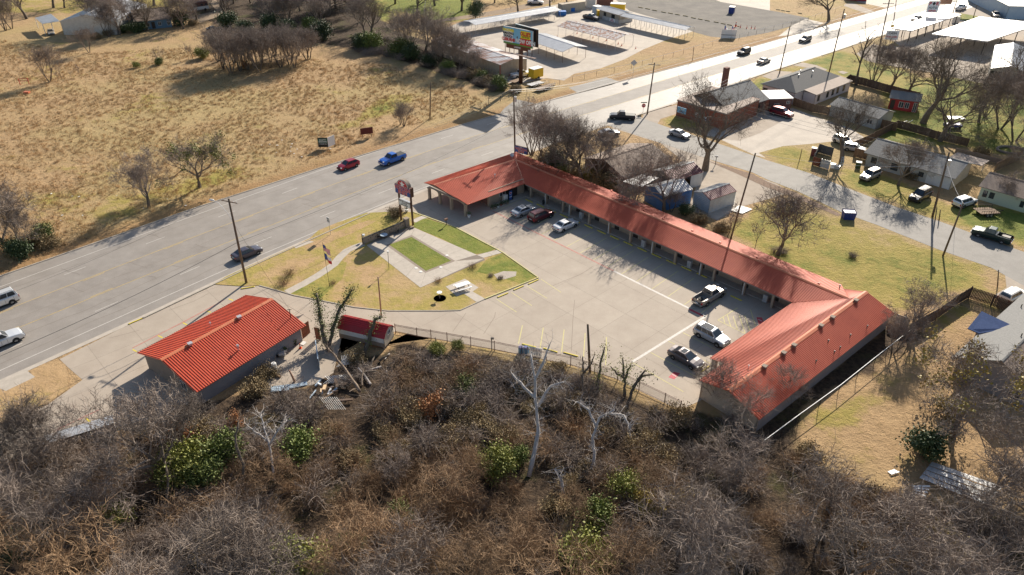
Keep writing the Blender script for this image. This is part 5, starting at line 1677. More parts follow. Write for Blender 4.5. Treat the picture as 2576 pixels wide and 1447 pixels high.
row([('bush_dark',T(0,0,1350,330),1.1,'dark hedge bush'),('bush_dark',T(0,0,1420,320),1.0,'dark hedge bush'),('bush_dark',T(0,0,1820,250),1.6,'dark hedge bush'),('bush_dry',T(0,0,960,390),.9,'olive hedge bush'),('bush_dry',T(0,0,1100,350),.9,'olive hedge bush'),('bush_dark',T(0,0,1250,330),.8,'dark hedge bush'),
     ('bush_dry',T(0,0,1950,250),.8,'olive hedge bush')],'before the blue house','bush','bushes before the blue house','hedge_bush')
# trees behind the motel
row([('vase0',T(2,1,330,230),1.35,'bare vine-hung tree'),('vase2',T(2,1,470,280),1.4,'bare vine-hung tree'),('vase1',T(2,1,200,120),1.3,'bare vine-hung tree'),('vase1',T(2,1,580,310),1.1,'bare vine-hung tree'),('med2',T(2,1,860,400),1.1,'bare vine-hung tree')],
 'behind the long wing roof',group='vine-hung trees behind the motel')
row([('bush_dry',T(2,1,380,200),1.3,'dry leafy bush'),('bush_dark',T(2,1,450,240),1.2,'dark leafy bush'),('bush_yellow',T(2,1,740,330),1.0,'yellow leaved bush'),('bush_dry',T(2,1,950,400),1.3,'dry leafy bush'),('bush_dry',T(2,1,1050,450),1.1,'dry leafy bush'),('bush_yellow',T(2,1,1250,200),.9,'yellow leaved bush'),
     ('bush_green',T(2,1,520,290),.7,'green bush'),('bush_dry',T(2,1,640,310),1.0,'dry leafy bush'),('bush_dark',T(2,1,1750,720),.7,'dark leafy bush'),('bush_dry',T(2,1,1870,790),.8,'dry leafy bush'),('bush_dry',T(2,1,2120,880),.7,'dry leafy bush')],
 'behind the long wing roof','bush','bushes behind the motel','bush')
put('big0',T(2,1,700,380),.8,'dark thick-limbed bare tree rising behind the long wing',rz=2)
put('med1',T(2,1,1530,690),1.3,'forked bare tree in front of the blue metal shed')
put('vase1',T(2,1,1240,590),1.0,'thin bare tree left of the blue metal shed')
put('big1',M(572,520),1.2,'very large spreading bare tree between the sheds and the side street',name='pecan_tree',rz=3.8)
put('sap1',T(2,1,2170,950),1.6,'crooked bare sapling touching the long wing rear eave')
put('sap0',T(2,1,2210,970),1.4,'second crooked sapling at the long wing rear eave')
put('sap0',T(2,1,2440,1070),1.5,'bare sapling at the roof edge near the big yard tree')
put('med2',T(3,1,95,1120),1.18,'wide bare tree leaning over the yard behind the motel',rz=.6)
put('med0',T(3,2,1450,420),.85,'bare tree at the end of the corrugated fence')
put('vase2',T(2,1,1600,690),.5,'low bare shrub by the blue shed wall','shrub',name='bare_shrub')
# right side trees
put('big0',T(3,0,610,215),.9,'big dark bare tree across the highway near the top',rz=1)
put('slim',T(3,0,885,860),1.05,'tall slim bare trunk by the brown fence')
put('vase1',T(3,0,1050,860),1.35,'slender bare tree right of the slim trunk')
row([('big1',T(3,0,1560,1240),1.3,'huge dark bare tree'),('big0',T(3,0,1730,1420),.95,'large dark bare tree'),('med1',T(3,0,1400,960),1.3,'medium bare tree'),('big1',T(3,1,740,180),.85,'large dark bare tree'),('med2',T(3,0,1230,900),1.2,'medium bare tree')],
 'among the right houses',group='trees among the houses at the right')
row([('big0',T(3,0,2490,900),.8,'large bare tree'),('vase2',T(3,0,2330,1300),1.6,'slender bare tree'),('vase0',T(3,0,2480,1420),1.6,'slender bare tree'),('med0',T(3,0,2120,1230),1.2,'medium bare tree'),('vase1',T(3,0,2180,1180),1.1,'slender bare tree'),('med1',T(3,0,2600,1300),1.5,'medium bare tree')],
 'at the right edge',group='trees at the right edge')
put('med2',T(3,1,1310,420),.95,'bare tree in front of the grey-roofed house garage')
put('bush_dry',T(3,1,1450,340),.8,'dark shrub under the eave of the grey-roofed house','shrub',name='shrub')
put('med0',T(3,1,2400,620),.6,'small bare tree against the pale green house',rz=1)
put('bush_dry',T(3,1,2150,110),.8,'grey green bush on the retaining wall at the right','bush',name='bush')
put('med1',T(3,0,2750,1700),1.1,'bare tree beyond the right edge by the street')
# lawn shrubs
row([('brush_brown',L(322,310),.62,'dead brown shrub'),('brush_brown',L(300,350),.66,'dead brown shrub'),('brush_brown',L(502,348),.35,'dead brown shrub'),('brush_brown',L(1080,283),.5,'dead brown shrub'),('brush_brown',L(938,340),.4,'dead brown shrub'),('brush_dark',L(1157,318),.3,'dead brown shrub'),('brush_dark',L(1198,328),.32,'dead brown shrub')],
 'on the motel lawn','shrub','small dead shrubs on the lawn','dead_shrub')
put('bush_dry',T(1,1,1400,730),.75,'grey green spiky bush beside the motel sign','bush',name='bush')
row([('brush_dark',T(3,1,150,1100),.6,'brush pile'),('brush_grey',T(3,1,60,1090),.5,'grey brush pile')],'at the foot of the leaning yard tree','brush pile',name='brush_pile')
put('brush_dark',T(3,1,850,1140),.5,'small brown heap of cut grass on the yard','heap',name='grass_heap')
# brush piles of cut limbs behind the fence
for k,(x,y,s) in enumerate([(1010,915,.8),(1060,920,1.0),(1130,935,1.1),(1200,925,1.1),(1260,950,1.1),(980,960,.9),(1400,960,.9)]):
 put('brush_grey',(x,y),s,'grey pile of cut limbs below the iron fence, %s from the left'%ordn(sorted([1010,1060,1130,1200,1260,980,1400]).index(x)),'brush pile','piles of cut limbs below the iron fence','brush_pile')
# ------------------------------------------------------------------ vehicles
def paintm(name,col,rough=.28,metal=.35):
 return mat('paint_'+name,col,rough,metal=metal,coat=.5,spec=.5)
for n_,c_ in dict(silver=(.42,.44,.47),maroon=(.10,.008,.015),white=(.72,.73,.74),tan=(.30,.27,.24),grey=(.11,.095,.10),red=(.36,.015,.03),blue=(.01,.12,.50),dusk=(.075,.065,.085),
                   black=(.012,.012,.015),navy=(.012,.02,.06),green=(.012,.035,.03),champagne=(.42,.38,.33),burgundy=(.20,.01,.02),dark=(.03,.03,.04),pearl=(.75,.74,.70)).items():
 paintm(n_,c_)
CARS={}
def build_vehicle(kind,variant=0):
 Ld,Wd,Hd={'sedan': (4.6,1.80,1.44),'suv': (4.7,1.88,1.72),'hatch': (4.4,1.80,1.52),'pickup': (5.7,1.98,1.86),'bigsuv': (5.1,2.0,1.90)}[kind]
 hw=Wd/2
 X=lambda f: f*Ld
 if kind=='sedan':
  prof=[(-.5,.50),(-.495,.84),(-.47,.99),(-.33,1.03),(-.1,.98),(.19,.97),(.33,.88),(.44,.76),(.485,.64),(.5,.46)]
  gb=(-.385,.235); gt=(-.215,.035); gm=.9
 elif kind=='hatch':
  prof=[(-.5,.50),(-.495,.88),(-.48,1.02),(-.33,1.05),(-.1,1.0),(.22,.99),(.34,.90),(.44,.78),(.485,.64),(.5,.46)]
  gb=(-.48,.25); gt=(-.30,.06); gm=.9
 elif kind in ('suv','bigsuv'):
  k_=Hd/1.72
  prof=[(-.5,.52),(-.497,.96*k_),(-.485,1.10*k_),(-.33,1.12*k_),(-.1,1.10*k_),(.20,1.09*k_),(.33,1.03*k_),(.45,.93*k_),(.49,.76*k_),(.5,.5)]
  gb=(-.488,.225); gt=(-.435,.075); gm=.9
 else:
  prof=[(-.5,.60),(-.498,.95),(-.49,1.16),(-.33,1.17),(-.13,1.17),(.20,1.18),(.33,1.14),(.45,1.05),(.49,.90),(.5,.58)]
  gb=(-.125,.215) if variant else (-.09,.215); gt=(-.10,.105) if variant else (-.065,.11); gm=.9
 rw_=.33 if kind in ('sedan','hatch') else .38
 zb=.24 if kind in ('sedan','hatch') else .32
 xw=(.30,-.29)
 def hwid(f):
  a=abs(f)
  return hw*(1-.16*max(0,(a-.38)/.12) ** 2)
 root=bpy.data.objects.new('vehicle',None); ORG[root.name]=Vector((0,0,0)); COL.objects.link(root)
 parts=[]
 body=MB()
 # refine stations
 st_=[]
 for (f0,z0),(f1,z1) in zip(prof,prof[1:]):
  for j in range(3 if f1-f0>.1 else 1):
   t=j/(3 if f1-f0>.1 else 1); st_.append((f0+(f1-f0)*t,z0+(z1-z0)*t))
 st_.append(prof[-1])
 bed=kind=='pickup'
 bed_f=(-.485,gb[0]-.012)
 ring=[]
 V=[]; F_=[]
 for f,z in st_:
  w=hwid(f)
  pts=[(w*.90,zb),(w*.985,zb+.12),(w,zb+(z-zb)*.55),(w*.985,z-.09),(w*.93,z-.015),(w*.80,z+(.0 if bed and f<gb[0] else .012)),(0,z+(.0 if bed and f<gb[0] else .03))]
  row_=[(X(f),y,zz_) for y,zz_ in pts]+[(X(f),-y,zz_) for y,zz_ in pts[-2::-1]]
  V+=row_
 m_=13
 for i in range(len(st_)-1):
  isbed=bed and st_[i][0]>=bed_f[0]-.02 and st_[i+1][0]<=bed_f[1]+.02
  for k in range(m_-1):
   if isbed and k in (5,6): continue
   F_.append((i*m_+k,(i+1)*m_+k,(i+1)*m_+k+1,i*m_+k+1))
 F_.append(tuple(range(m_-1,-1,-1))); F_.append(tuple((len(st_)-1)*m_+k for k in range(m_)))
 body.raw(V,F_)
 if bed:
  x0,x1=X(bed_f[0]),X(bed_f[1]); w=hw*.80; zt=1.165; zf=.72
  body.raw([(x0,-w,zf),(x1,-w,zf),(x1,w,zf),(x0,w,zf),(x0,-w,zt),(x1,-w,zt),(x1,w,zt),(x0,w,zt)],[(0,1,2,3),(0,4,5,1),(2,6,7,3),(1,5,6,2),(3,7,4,0)])
 # cabin shell
 belt=lambda f: np.interp(f,[p[0] for p in prof],[p[1] for p in prof])
 b0=[(X(gb[0]),hw*.86,belt(gb[0])-.02),(X(gb[1]),hw*.84,belt(gb[1])-.02)]
 zr=Hd
 def corners(inset=0):
  return None
 P={}
 for s in (1,-1):
  P['rb',s]=Vector((X(gb[0]),s*hw*.87,belt(gb[0])+.0)); P['fb',s]=Vector((X(gb[1]),s*hw*.86,belt(gb[1])-.0))
  P['rt',s]=Vector((X(gt[0]),s*hw*.70,zr-.05)); P['ft',s]=Vector((X(gt[1]),s*hw*.70,zr-.04))
 cab=[P['rb',1],P['fb',1],P['fb',-1],P['rb',-1],P['rt',1],P['ft',1],P['ft',-1],P['rt',-1]]
 r_in=[(P['rt',1]+Vector((.10,-.10,.045))),(P['ft',1]+Vector((-.10,-.10,.035))),(P['ft',-1]+Vector((-.10,.10,.035))),(P['rt',-1]+Vector((.10,.10,.045)))]
 mid=[(r_in[0]+r_in[3])/2+Vector((0,0,.012)),(r_in[1]+r_in[2])/2+Vector((0,0,.012))]
 body.raw(cab+r_in+mid,[(0,1,5,4),(2,3,7,6),(1,2,6,5),(3,0,4,7),(4,5,9,8),(6,7,11,10),(5,6,10,13,9),(7,4,8,12,11),(8,9,13,12),(12,13,10,11)])
 bo=body.build('body','paint_silver',root,smooth=False)
 me=bo.data
 # glass
 def glass(name,a,b_,c,d,s0=.07,s1=.93,t0=.10,t1=.90,out=.012,nd=1):
  a,b_,c,d=[Vector(q) for q in (a,b_,c,d)]   # a-b bottom,d-c top
  nn=(b_-a).cross(d-a).normalized()
  cen=(a+b_+c+d)/4
  if nn.dot(cen-Vector((0,0,.9)))<0: nn=-nn
  gm_=MB()
  for k in range(nd):
   u0=s0+(s1-s0)*k/nd+(.012 if k else 0); u1=s0+(s1-s0)*(k+1)/nd-(.012 if k<nd-1 else 0)
   def at(u,t): return (a.lerp(b_,u)).lerp(d.lerp(c,u),t)+nn*out
   gm_.face([at(u0,t0),at(u1,t0),at(u1,t1),at(u0,t1)])
   if nd>1 and name=='side_window' and k<nd:
    gm_.build(name,'glass',root); gm_=MB()
  if gm_.f: gm_.build(name,'glass',root)
 glass('windshield',P['fb',-1],P['fb',1],P['ft',1],P['ft',-1],.06,.94,.08,.94)
 glass('rear_window',P['rb',1],P['rb',-1],P['rt',-1],P['rt',1],.07,.93,.28 if kind!='pickup' else .2,.92)
 for s in (1,-1):
  glass('side_window',P['rb',s],P['fb',s],P['ft',s],P['rt',s],.07,.93,.10,.90,nd=3 if kind in ('suv','bigsuv') else 2)
 # wheels
 for f in xw:
  for s in (1,-1):
   c=Vector((X(f),s*(hw-.10),rw_))
   t_=MB()
   ring_=[(.0,rw_*.62),(.0,rw_*.94),(.04,rw_),(.18,rw_),(.22,rw_*.94),(.22,rw_*.62)]
   V=[]; n=16
   for yy,r in ring_:
    for k in range(n):
     a=2*math.pi*k/n; V.append((c.x+math.cos(a)*r,c.y+s*(yy-.10),c.z+math.sin(a)*r))
   F_=[(i*n+k,i*n+(k+1)%n,(i+1)*n+(k+1)%n,(i+1)*n+k) for i in range(5) for k in range(n)]
   t_.raw(V,F_)
   wo_=t_.build('wheel','tyre',root)
   r_=MB(); y1=c.y+s*.105
   hub=Vector((c.x,y1+s*.01,c.z))
   vv=[hub]+[Vector((c.x+math.cos(2*math.pi*k/20)*rw_*.62,y1-s*(.02 if k%4<2 else .05),c.z+math.sin(2*math.pi*k/20)*rw_*.62)) for k in range(20)]
   r_.raw(vv,[(0,1+k,1+(k+1)%20) for k in range(20)])
   r_.build('rim','rim',wo_)
 # dark arches and sills
 ar=MB()
 for f in xw:
  for s in (1,-1):
   n=10; c=Vector((X(f),s*(hw+.004),rw_))
   ar.face([c+Vector((math.cos(math.pi*k/n)*rw_*1.16,-s*.0,math.sin(math.pi*k/n)*rw_*1.16-.02)) for k in range(n+1)])
 ar.obb((X(-.47),-hw*.86,.17),(X(.94),0,0),(0,hw*1.72,0),(0,0,.16))
 ar.build('underbody','dark',root)
 zf=prof[-3][1]
 for s in (1,-1):
  h_=MB(); h_.obb((X(.455),s*hw*.52,zf-.16),(X(.035),s*-.03,0),(0,s*hw*.34,0),(-.03,0,.14)); h_.build('headlight','lamp_glass',root)
  h_=MB(); zt=prof[1][1]
  if kind in ('sedan','hatch'): h_.obb((X(-.503),s*hw*.50,zt-.16),(.08,0,0),(0,s*hw*.36,0),(.02,0,.15))
  else: h_.obb((X(-.504),s*hw*.74,zt-.34),(.08,0,0),(0,s*hw*.15,0),(.01,0,.36))
  h_.build('taillight','tail_red',root)
  h_=MB(); q=P['fb',s]
  h_.obb((q.x-.32,q.y+s*.06,q.z+.0),(.12,0,0),(0,s*.16,0),(0,0,.13)); h_.build('mirror','paint_silver',root)
 g_=MB(); g_.obb((X(.49),-hw*.42,zf-.30),(.07,0,0),(0,hw*.84,0),(0,0,.16)); g_.build('grille','dark',root)
 g_=MB(); g_.obb((X(-.508),-.26,.62 if kind!='sedan' else .58),(.05,0,0),(0,.52,0),(0,0,.13)); g_.build('licence_plate','plate',root)
 if kind=='pickup':
  g_=MB(); g_.obb((X(-.515),-hw*.9,.48),(.14,0,0),(0,hw*1.8,0),(0,0,.16)); g_.obb((X(.488),-hw*.9,.46),(.12,0,0),(0,hw*1.8,0),(0,0,.17)); g_.build('bumper','chrome',root)
 else:
  g_=MB(); g_.obb((X(-.506),-hw*.82,.34),(.06,0,0),(0,hw*1.64,0),(0,0,.14)); g_.obb((X(.492),-hw*.78,.30),(.06,0,0),(0,hw*1.56,0),(0,0,.14)); g_.build('bumper','dark_metal',root)
 # door seams
 g_=MB()
 for f in ((gb[0]+gb[1])/2-.02,gb[1]-.07,gb[0]+(.12 if kind!='pickup' else .02)):
  for s in (1,-1):
   w=hwid(f); z=belt(f)
   g_.obb((X(f),s*(w+.0),zb+.18),(.025,0,0),(0,s*.008,0),(0,s*-w*.015,(z-zb)-.30))
 g_.build('door_seam','dark',root)
 if kind in ('suv','bigsuv'):
  g_=MB()
  for s in (1,-1): g_.tube([(X(gt[0])+.1,s*hw*.62,zr+.02),(X(gt[0])+.2,s*hw*.62,zr+.07),(X(gt[1])-.3,s*hw*.62,zr+.07),(X(gt[1])-.15,s*hw*.62,zr+.02)],.022,4)
  g_.build('roof_rail','dark_metal',root)
 return root
MC_CACHE={}
def recolor(o,m):
 for ch in [o]+list(o.children_recursive):
  if ch.type=='MESH' and ch.data.materials and ch.data.materials[0]==MATS['paint_silver']:
   key=(ch.data.name,m)
   if key not in MC_CACHE:
    c=ch.data.copy(); c.materials[0]=MATS[m]; MC_CACHE[key]=c
   ch.data=MC_CACHE[key]
PRC={}
def vehicle(kind,variant,q,heading,color,name,label,cat='car',group=None,z=.7,s=1.0,extra=None,zoff=0.0):
 """q = pixel of the body centre at height z; heading = compass angle the nose points to"""
 if (kind,variant) not in PRC:
  PRC[(kind,variant)]=build_vehicle(kind,variant)
  PRC[(kind,variant)]['proto']=1
 src=PRC[(kind,variant)]
 o=copy_tree(src)
 if 'proto' in o: del o['proto']
 o.name=name
 p=G(q,z)
 o.location=(p.x,p.y,.02+zoff)
 o.rotation_euler=(0,0,R(90-heading))
 o.scale=(s,s,s)
 tag(o,label,cat,group)
 recolor(o,'paint_'+color)
 if extra: extra(o)
 return o
def hd(a,b):
 A=G(a); B=G(b); d=B-A
 return math.degrees(math.atan2(d.x,d.y))
def add_part(o,name,mb,m):
 x=mb.build(name,m,None); x.parent=o; return x
def sunroof(o):
 b=MB(); b.obb((-.65,-.42,1.448),(.62,0,0),(0,.84,0),(0,0,.012)); add_part(o,'sunroof',b,'glass')
def panoroof(o):
 b=MB(); b.obb((-1.45,-.5,1.735),(1.5,0,0),(0,1.0,0),(0,0,.012)); add_part(o,'glass_roof',b,'glass')
def bedcover(o):
 b=MB(); b.obb((-2.75,-.82,1.15),(2.2,0,0),(0,1.64,0),(0,0,.05)); add_part(o,'bed_cover',b,'dark')
def bedload(o):
 b=MB(); b.box(-1.9,0,.95,1.2,.8,.4); b.build('x','dark') if False else None
 add_part(o,'toolbox',b,'dark_metal')
 b=MB()
 for s in (1,-1): b.tube([(-.75,s*.75,1.15),(-.8,s*.7,1.75),(-1.6,s*.78,1.2)],.035,5)
 b.tube([(-.8,-.7,1.75),(-.8,.7,1.75)],.035,5); add_part(o,'roll_bar',b,'dark')
def bedwheel(o):
 b=MB(); b.cyl((-1.9,.1,.74),(-1.9,.1,.92),.34,12); add_part(o,'spare_wheel',b,'tyre')
HA=49.3; HB=137.5
vehicle('sedan',0,(1317.5,528.5),HA,'silver','parked_sedan','silver sedan parked nearest the office, tail to the camera',extra=sunroof)
vehicle('suv',0,(1361,541),HA,'maroon','parked_suv','dark maroon SUV parked between the silver and the white sedan')
vehicle('sedan',0,(1423,564.5),HA,'white','parked_sedan','white sedan parked in the shade of the long wing')
vehicle('pickup',1,(1785,741),HA,'tan','parked_pickup','tan pickup with an empty bed parked near the inner corner','pickup truck',extra=bedwheel,z=.8)
vehicle('suv',0,(1791,842),HB,'silver','parked_suv','silver crossover with glass roof parked by the end wing',extra=panoroof,z=.8)
vehicle('sedan',0,(1726,898),HB,'grey','parked_sedan','dark grey sedan parked by the end wing corner',extra=sunroof)
vehicle('hatch',0,(876,413.5),223,'red','moving_car','dark red car driving left in the far lane')
vehicle('pickup',1,(987,398),223,'blue','moving_pickup','bright blue pickup following the red car in the far lane','pickup truck',extra=bedcover,z=.8)
vehicle('sedan',0,(621,634),43,'dusk','moving_car','dusky grey car driving right in the near lane behind the lamp pole')
vehicle('bigsuv',0,(-8,758),223,'white','moving_suv','white SUV driving out of the left edge of the picture',z=.8)
vehicle('pickup',1,(-6,857),43,'white','moving_pickup','white pickup entering at the left edge in the near lane','pickup truck',z=.8)
vehicle('pickup',1,(1566,291),hd(T(2,0,1240,1190),T(2,0,980,1175)),'dark','moving_pickup','dark pickup turning from the side street onto the highway','pickup truck',extra=bedcover,z=.8)
vehicle('sedan',0,(1710,336),hd(T(2,0,1600,1330),T(2,0,1790,1390)),'silver','moving_car','silver car on the side street beside the brick restaurant')
vehicle('bigsuv',0,(1967,283),hd(T(3,0,40,1120),T(3,0,230,1170)),'burgundy','parked_suv','burgundy SUV glinting beside the brick restaurant',z=.8)
vehicle('suv',0,(1872,129),228,'dark','moving_suv','dark SUV on the highway, nearest the side street',z=.8)
vehicle('sedan',0,(1922,152),48,'champagne','moving_car','pale car on the glaring near lanes of the highway')
vehicle('suv',0,(2026,98),228,'dark','moving_suv','dark SUV on the glaring highway opposite the green verge',z=.8)
vehicle('sedan',0,(2306,46),228,'dark','moving_car','dark car showing above the flat canopy on the highway')
vehicle('pickup',1,(2418,19),48,'white','parked_pickup','white pickup by the roadside sign at the top','pickup truck',z=.8)
vehicle('pickup',1,(2505,37),200,'black','parked_pickup','black pickup parked nose to the camera at the top right','pickup truck',z=.8)
vehicle('pickup',1,(2518,27),250,'dark','parked_pickup','dark pickup parked beside the white building at the top right','pickup truck',z=.8)
vehicle('suv',0,(2509,160),50,'navy','parked_suv','dark car behind the white tin building at the right edge',z=.8)
vehicle('suv',0,(2190,439),hd(T(3,1,1100,270),T(3,1,960,330)),'champagne','parked_suv','champagne SUV on the lawn of the grey-roofed house',z=.8)
vehicle('bigsuv',0,(2316,489),hd(T(3,1,1600,460),T(3,1,1450,540)),'black','parked_suv','black SUV in the driveway of the grey-roofed house',z=.9)
vehicle('suv',0,(2428,506),hd(T(3,1,1900,600),T(3,1,2060,550)),'white','parked_suv','white SUV parked in front of the pale green house',z=.8)
vehicle('pickup',0,(2497,588),hd(T(3,1,2430,960),T(3,1,2090,860)),'green','parked_pickup','dark green pickup with roll bar parked on the side street','pickup truck',extra=bedload,z=.9)
vehicle('suv',0,(2548,741),hd(T(3,2,2430,130),T(3,2,2560,60)),'pearl','parked_suv','white SUV in the driveway at the right edge',z=.8)
vehicle('suv',0,(2122,354),hd(T(3,0,700,1370),T(3,0,850,1440)),'pearl','parked_suv','white SUV under the tree beside the gravel yard',z=.8)
vehicle('pickup',1,(1487,42),hd(T(2,0,730,170),T(2,0,860,195)),'dark','parked_pickup','black and tan pickup before the market stand','pickup truck',z=.9)
vehicle('pickup',1,(1347,4),100,'white','parked_pickup','white truck at the top behind the carport','pickup truck',z=.9)
vehicle('pickup',1,(1310,185),hd(T(2,0,0,750),T(2,0,160,720)),'white','parked_pickup','white pickup beside the long metal shed','pickup truck',z=.9)
vehicle('sedan',0,(127,80),hd(T(0,0,500,300),T(0,0,525,350)),'champagne','parked_car','old pale car in front of the tin barn')
vehicle('sedan',0,(1532,333),hd(T(2,0,860,1340),T(2,0,1040,1320)),'silver','parked_car','silver car half hidden behind the trees by the side street')
vehicle('sedan',0,(538,72),60,'black','parked_car','dark car half hidden beside the grove in the field')
vehicle('suv',0,(2150,372),120,'silver','parked_suv','pale car tucked behind the wooden fence by the grey-roofed house',s=.9)
for src in PRC.values():
 for ch in list(src.children_recursive)+[src]:
  bpy.data.objects.remove(ch)
# ------------------------------------------------------------------ neighbouring buildings
Z0=Vector((0,0,1))
def Z5(x,y): return (2226.3+x*.24018,y*.24018)
def Z8(x,y): return (1918.2+x*.28075,201.3+y*.28075)
def house(name,label,cat,p0,p1,p2,eave,ridge,roof='gable',wallm='white_house',roofm='shingle_grey',oh=.45,rib=0,along='u',openings=(),gablem=None,ridge_t=.5,walls='nlrb',capm=None,th=.10,group=None,width=None,wallz=None):
 """p0-p1: near eave line, p2: a pixel on the far eave line (all read at eave height)"""
 a=G(p0,eave); b_=G(p1,eave)
 u=unit(b_-a); v=Vector((-u.y,u.x,0))
 if v.y<0: v=-v
 if width is None: width=abs((G(p2,eave)-a).dot(v))
 ln=(b_-a).length
 root=thing(name,label,cat,((a.x+b_.x)/2,(a.y+b_.y)/2,0),group)
 def P(s,t,z):
  q=a+u*(s*ln)+v*(t*width); return Vector((q.x,q.y,z))
 rm=roofm
 if roof=='gable' and along=='u':
  slope('roof',[P(0,0,eave),P(1,0,eave),P(1,ridge_t,ridge),P(0,ridge_t,ridge)],rm,root,down=-v,rib=rib,th=th)
  slope('roof',[P(0,ridge_t,ridge),P(1,ridge_t,ridge),P(1,1,eave),P(0,1,eave)],rm,root,down=v,rib=rib,th=th)
  cap('ridge_cap',P(0,ridge_t,ridge),P(1,ridge_t,ridge),.35,capm or rm,root)
 elif roof=='gable':
  slope('roof',[P(0,0,eave),P(.5,0,ridge),P(.5,1,ridge),P(0,1,eave)],rm,root,down=-u,rib=rib,th=th)
  slope('roof',[P(.5,0,ridge),P(1,0,eave),P(1,1,eave),P(.5,1,ridge)],rm,root,down=u,rib=rib,th=th)
  cap('ridge_cap',P(.5,0,ridge),P(.5,1,ridge),.35,capm or rm,root)
 elif roof=='hip':
  h=min(.49,width/2/ln)
  slope('roof',[P(0,0,eave),P(1,0,eave),P(1-h,.5,ridge),P(h,.5,ridge)],rm,root,down=-v,th=th)
  slope('roof',[P(h,.5,ridge),P(1-h,.5,ridge),P(1,1,eave),P(0,1,eave)],rm,root,down=v,th=th)
  slope('roof',[P(0,1,eave),P(0,0,eave),P(h,.5,ridge)],rm,root,down=-u,th=th)
  slope('roof',[P(1,0,eave),P(1,1,eave),P(1-h,.5,ridge)],rm,root,down=u,th=th)
  cap('ridge_cap',P(h,.5,ridge),P(1-h,.5,ridge),.3,rm,root)
 else:
  slope('roof',[P(0,0,eave),P(1,0,eave),P(1,1,ridge),P(0,1,ridge)],rm,root,down=-v,rib=rib,th=th)
 def W(s,t):
  q=a+u*(oh+s*(ln-2*oh))+v*(oh+t*(width-2*oh)); return Vector((q.x,q.y,0))
 we=eave-.02
 gz=None
 if roof=='gable': gz=eave+(ridge-eave)*(1-oh/(width*.5 if along=='u' else ln*.5))-.05
 gA=(ridge_t,gz) if (roof=='gable' and along=='u') else None
 gB=(.5,gz) if (roof=='gable' and along=='v') else None
 wz=wallz or 0
 if 'n' in walls: wall(W(0,0),W(1,0),wz,we,.15,wallm,root,gable=gB)
 if 'r' in walls: wall(W(1,0),W(1,1),wz,we,.15,gablem or wallm,root,gable=gA)
 if 'b' in walls: wall(W(1,1),W(0,1),wz,we if roof!='mono' else ridge,.15,wallm,root,gable=gB)
 if 'l' in walls: wall(W(0,1),W(0,0),wz,we,.15,gablem or wallm,root,gable=(1-gA[0],gA[1]) if gA else None)
 for (side,t,w,z0,z1,kind) in openings:
  if side=='n': p,d,n=W(t,0),u,-v
  elif side=='r': p,d,n=W(1,t),v,u
  else: p,d,n=W(0,t),v,-u
  if kind=='w': window(p,d,n,w,z0,z1,root)
  elif kind=='W': window(p,d,n,w,z0,z1,root,'dark_metal')
  elif kind=='g': door(p,d,n,w,z0,z1,root,'white','garage_door')
  elif kind=='D': door(p,d,n,w,z0,z1,root,'dark','opening_shade')  # near-black panel painted as the shade inside an open bay
  else: door(p,d,n,w,z0,z1,root)
 root['_']=0; del root['_']
 return root,P,W,u,v
def pvent(P,s,t,z,root,m='galv',h=.5):
 p=P(s,t,z); b=MB(); b.cyl(p,p+Z0*h,.12,7); b.build('roof_vent',m,root)
# white house with grey roof
wh,P,W,u,v=house('white_house','white house with a grey hipped shingle roof beyond the gravel yard','house',E(345,455),E(565,372),E(205,397),2.9,5.0,'hip','white_house','shingle_dark',openings=[('l',.12,1.0,.1,2.1,'d'),('l',.55,1.5,.2,2.2,'D'),('l',.9,1.2,.1,2.1,'d')])
for s,t in ((.35,.42),(.42,.5),(.52,.6),(.6,.35)): pvent(P,s,t,4.55,wh)
slope('porch_roof',[P(.18,-.34,2.55),P(1.0,-.34,2.55),P(1.0,.04,2.98),P(.18,.04,2.98)],'flat_roof',wh,th=.08)
q0,q1,q2=P(.2,-.30,0),P(.99,-.30,0),P(.2,.02,0)
wall(q0,q1,0,2.45,.15,'white_house',wh); wall(q2,q0,0,2.45,.15,'white_house',wh)
for t in (.1,.35,.5,.64,.82): window(q0.lerp(q1,t),u,-v,1.0,.6,2.0,wh,'dark_metal')
# brick restaurant: flat part,gabled part,annex
house('brick_restaurant','orange brick restaurant block with a flat tan roof at the street corner','restaurant',M(420,134),M(690,212),M(600,62),3.6,3.75,'mono','brick','flat_roof',oh=.12,th=.3)
rs,P,W,u,v=house('restaurant_wing','dark brick wing with a steep grey shingle roof behind the restaurant','restaurant',M(702,200),M(925,132),M(690,35),2.9,5.8,'gable','brick_dark','shingle_grey',oh=.5,width=12,openings=[('n',.5,2.0,.1,2.4,'w'),('n',.8,1.4,.2,2.2,'D')])
cp=G(M(675,65),0);
ch=MB(); ch.box(cp.x,cp.y,2.4,1.3,1.0,4.8,u); ch.build('chimney','brick_dark',rs)
ra,P,W,u,v=house('annex','low annex with a glaring white flat roof beside the restaurant','annex',M(925,130),M(1056,126),M(893,86),3.0,3.1,'mono','brick_dark','white',oh=.2,th=.2,openings=[('n',.35,1.2,.8,1.8,'w'),('n',.85,.8,1.6,2.3,'w')])
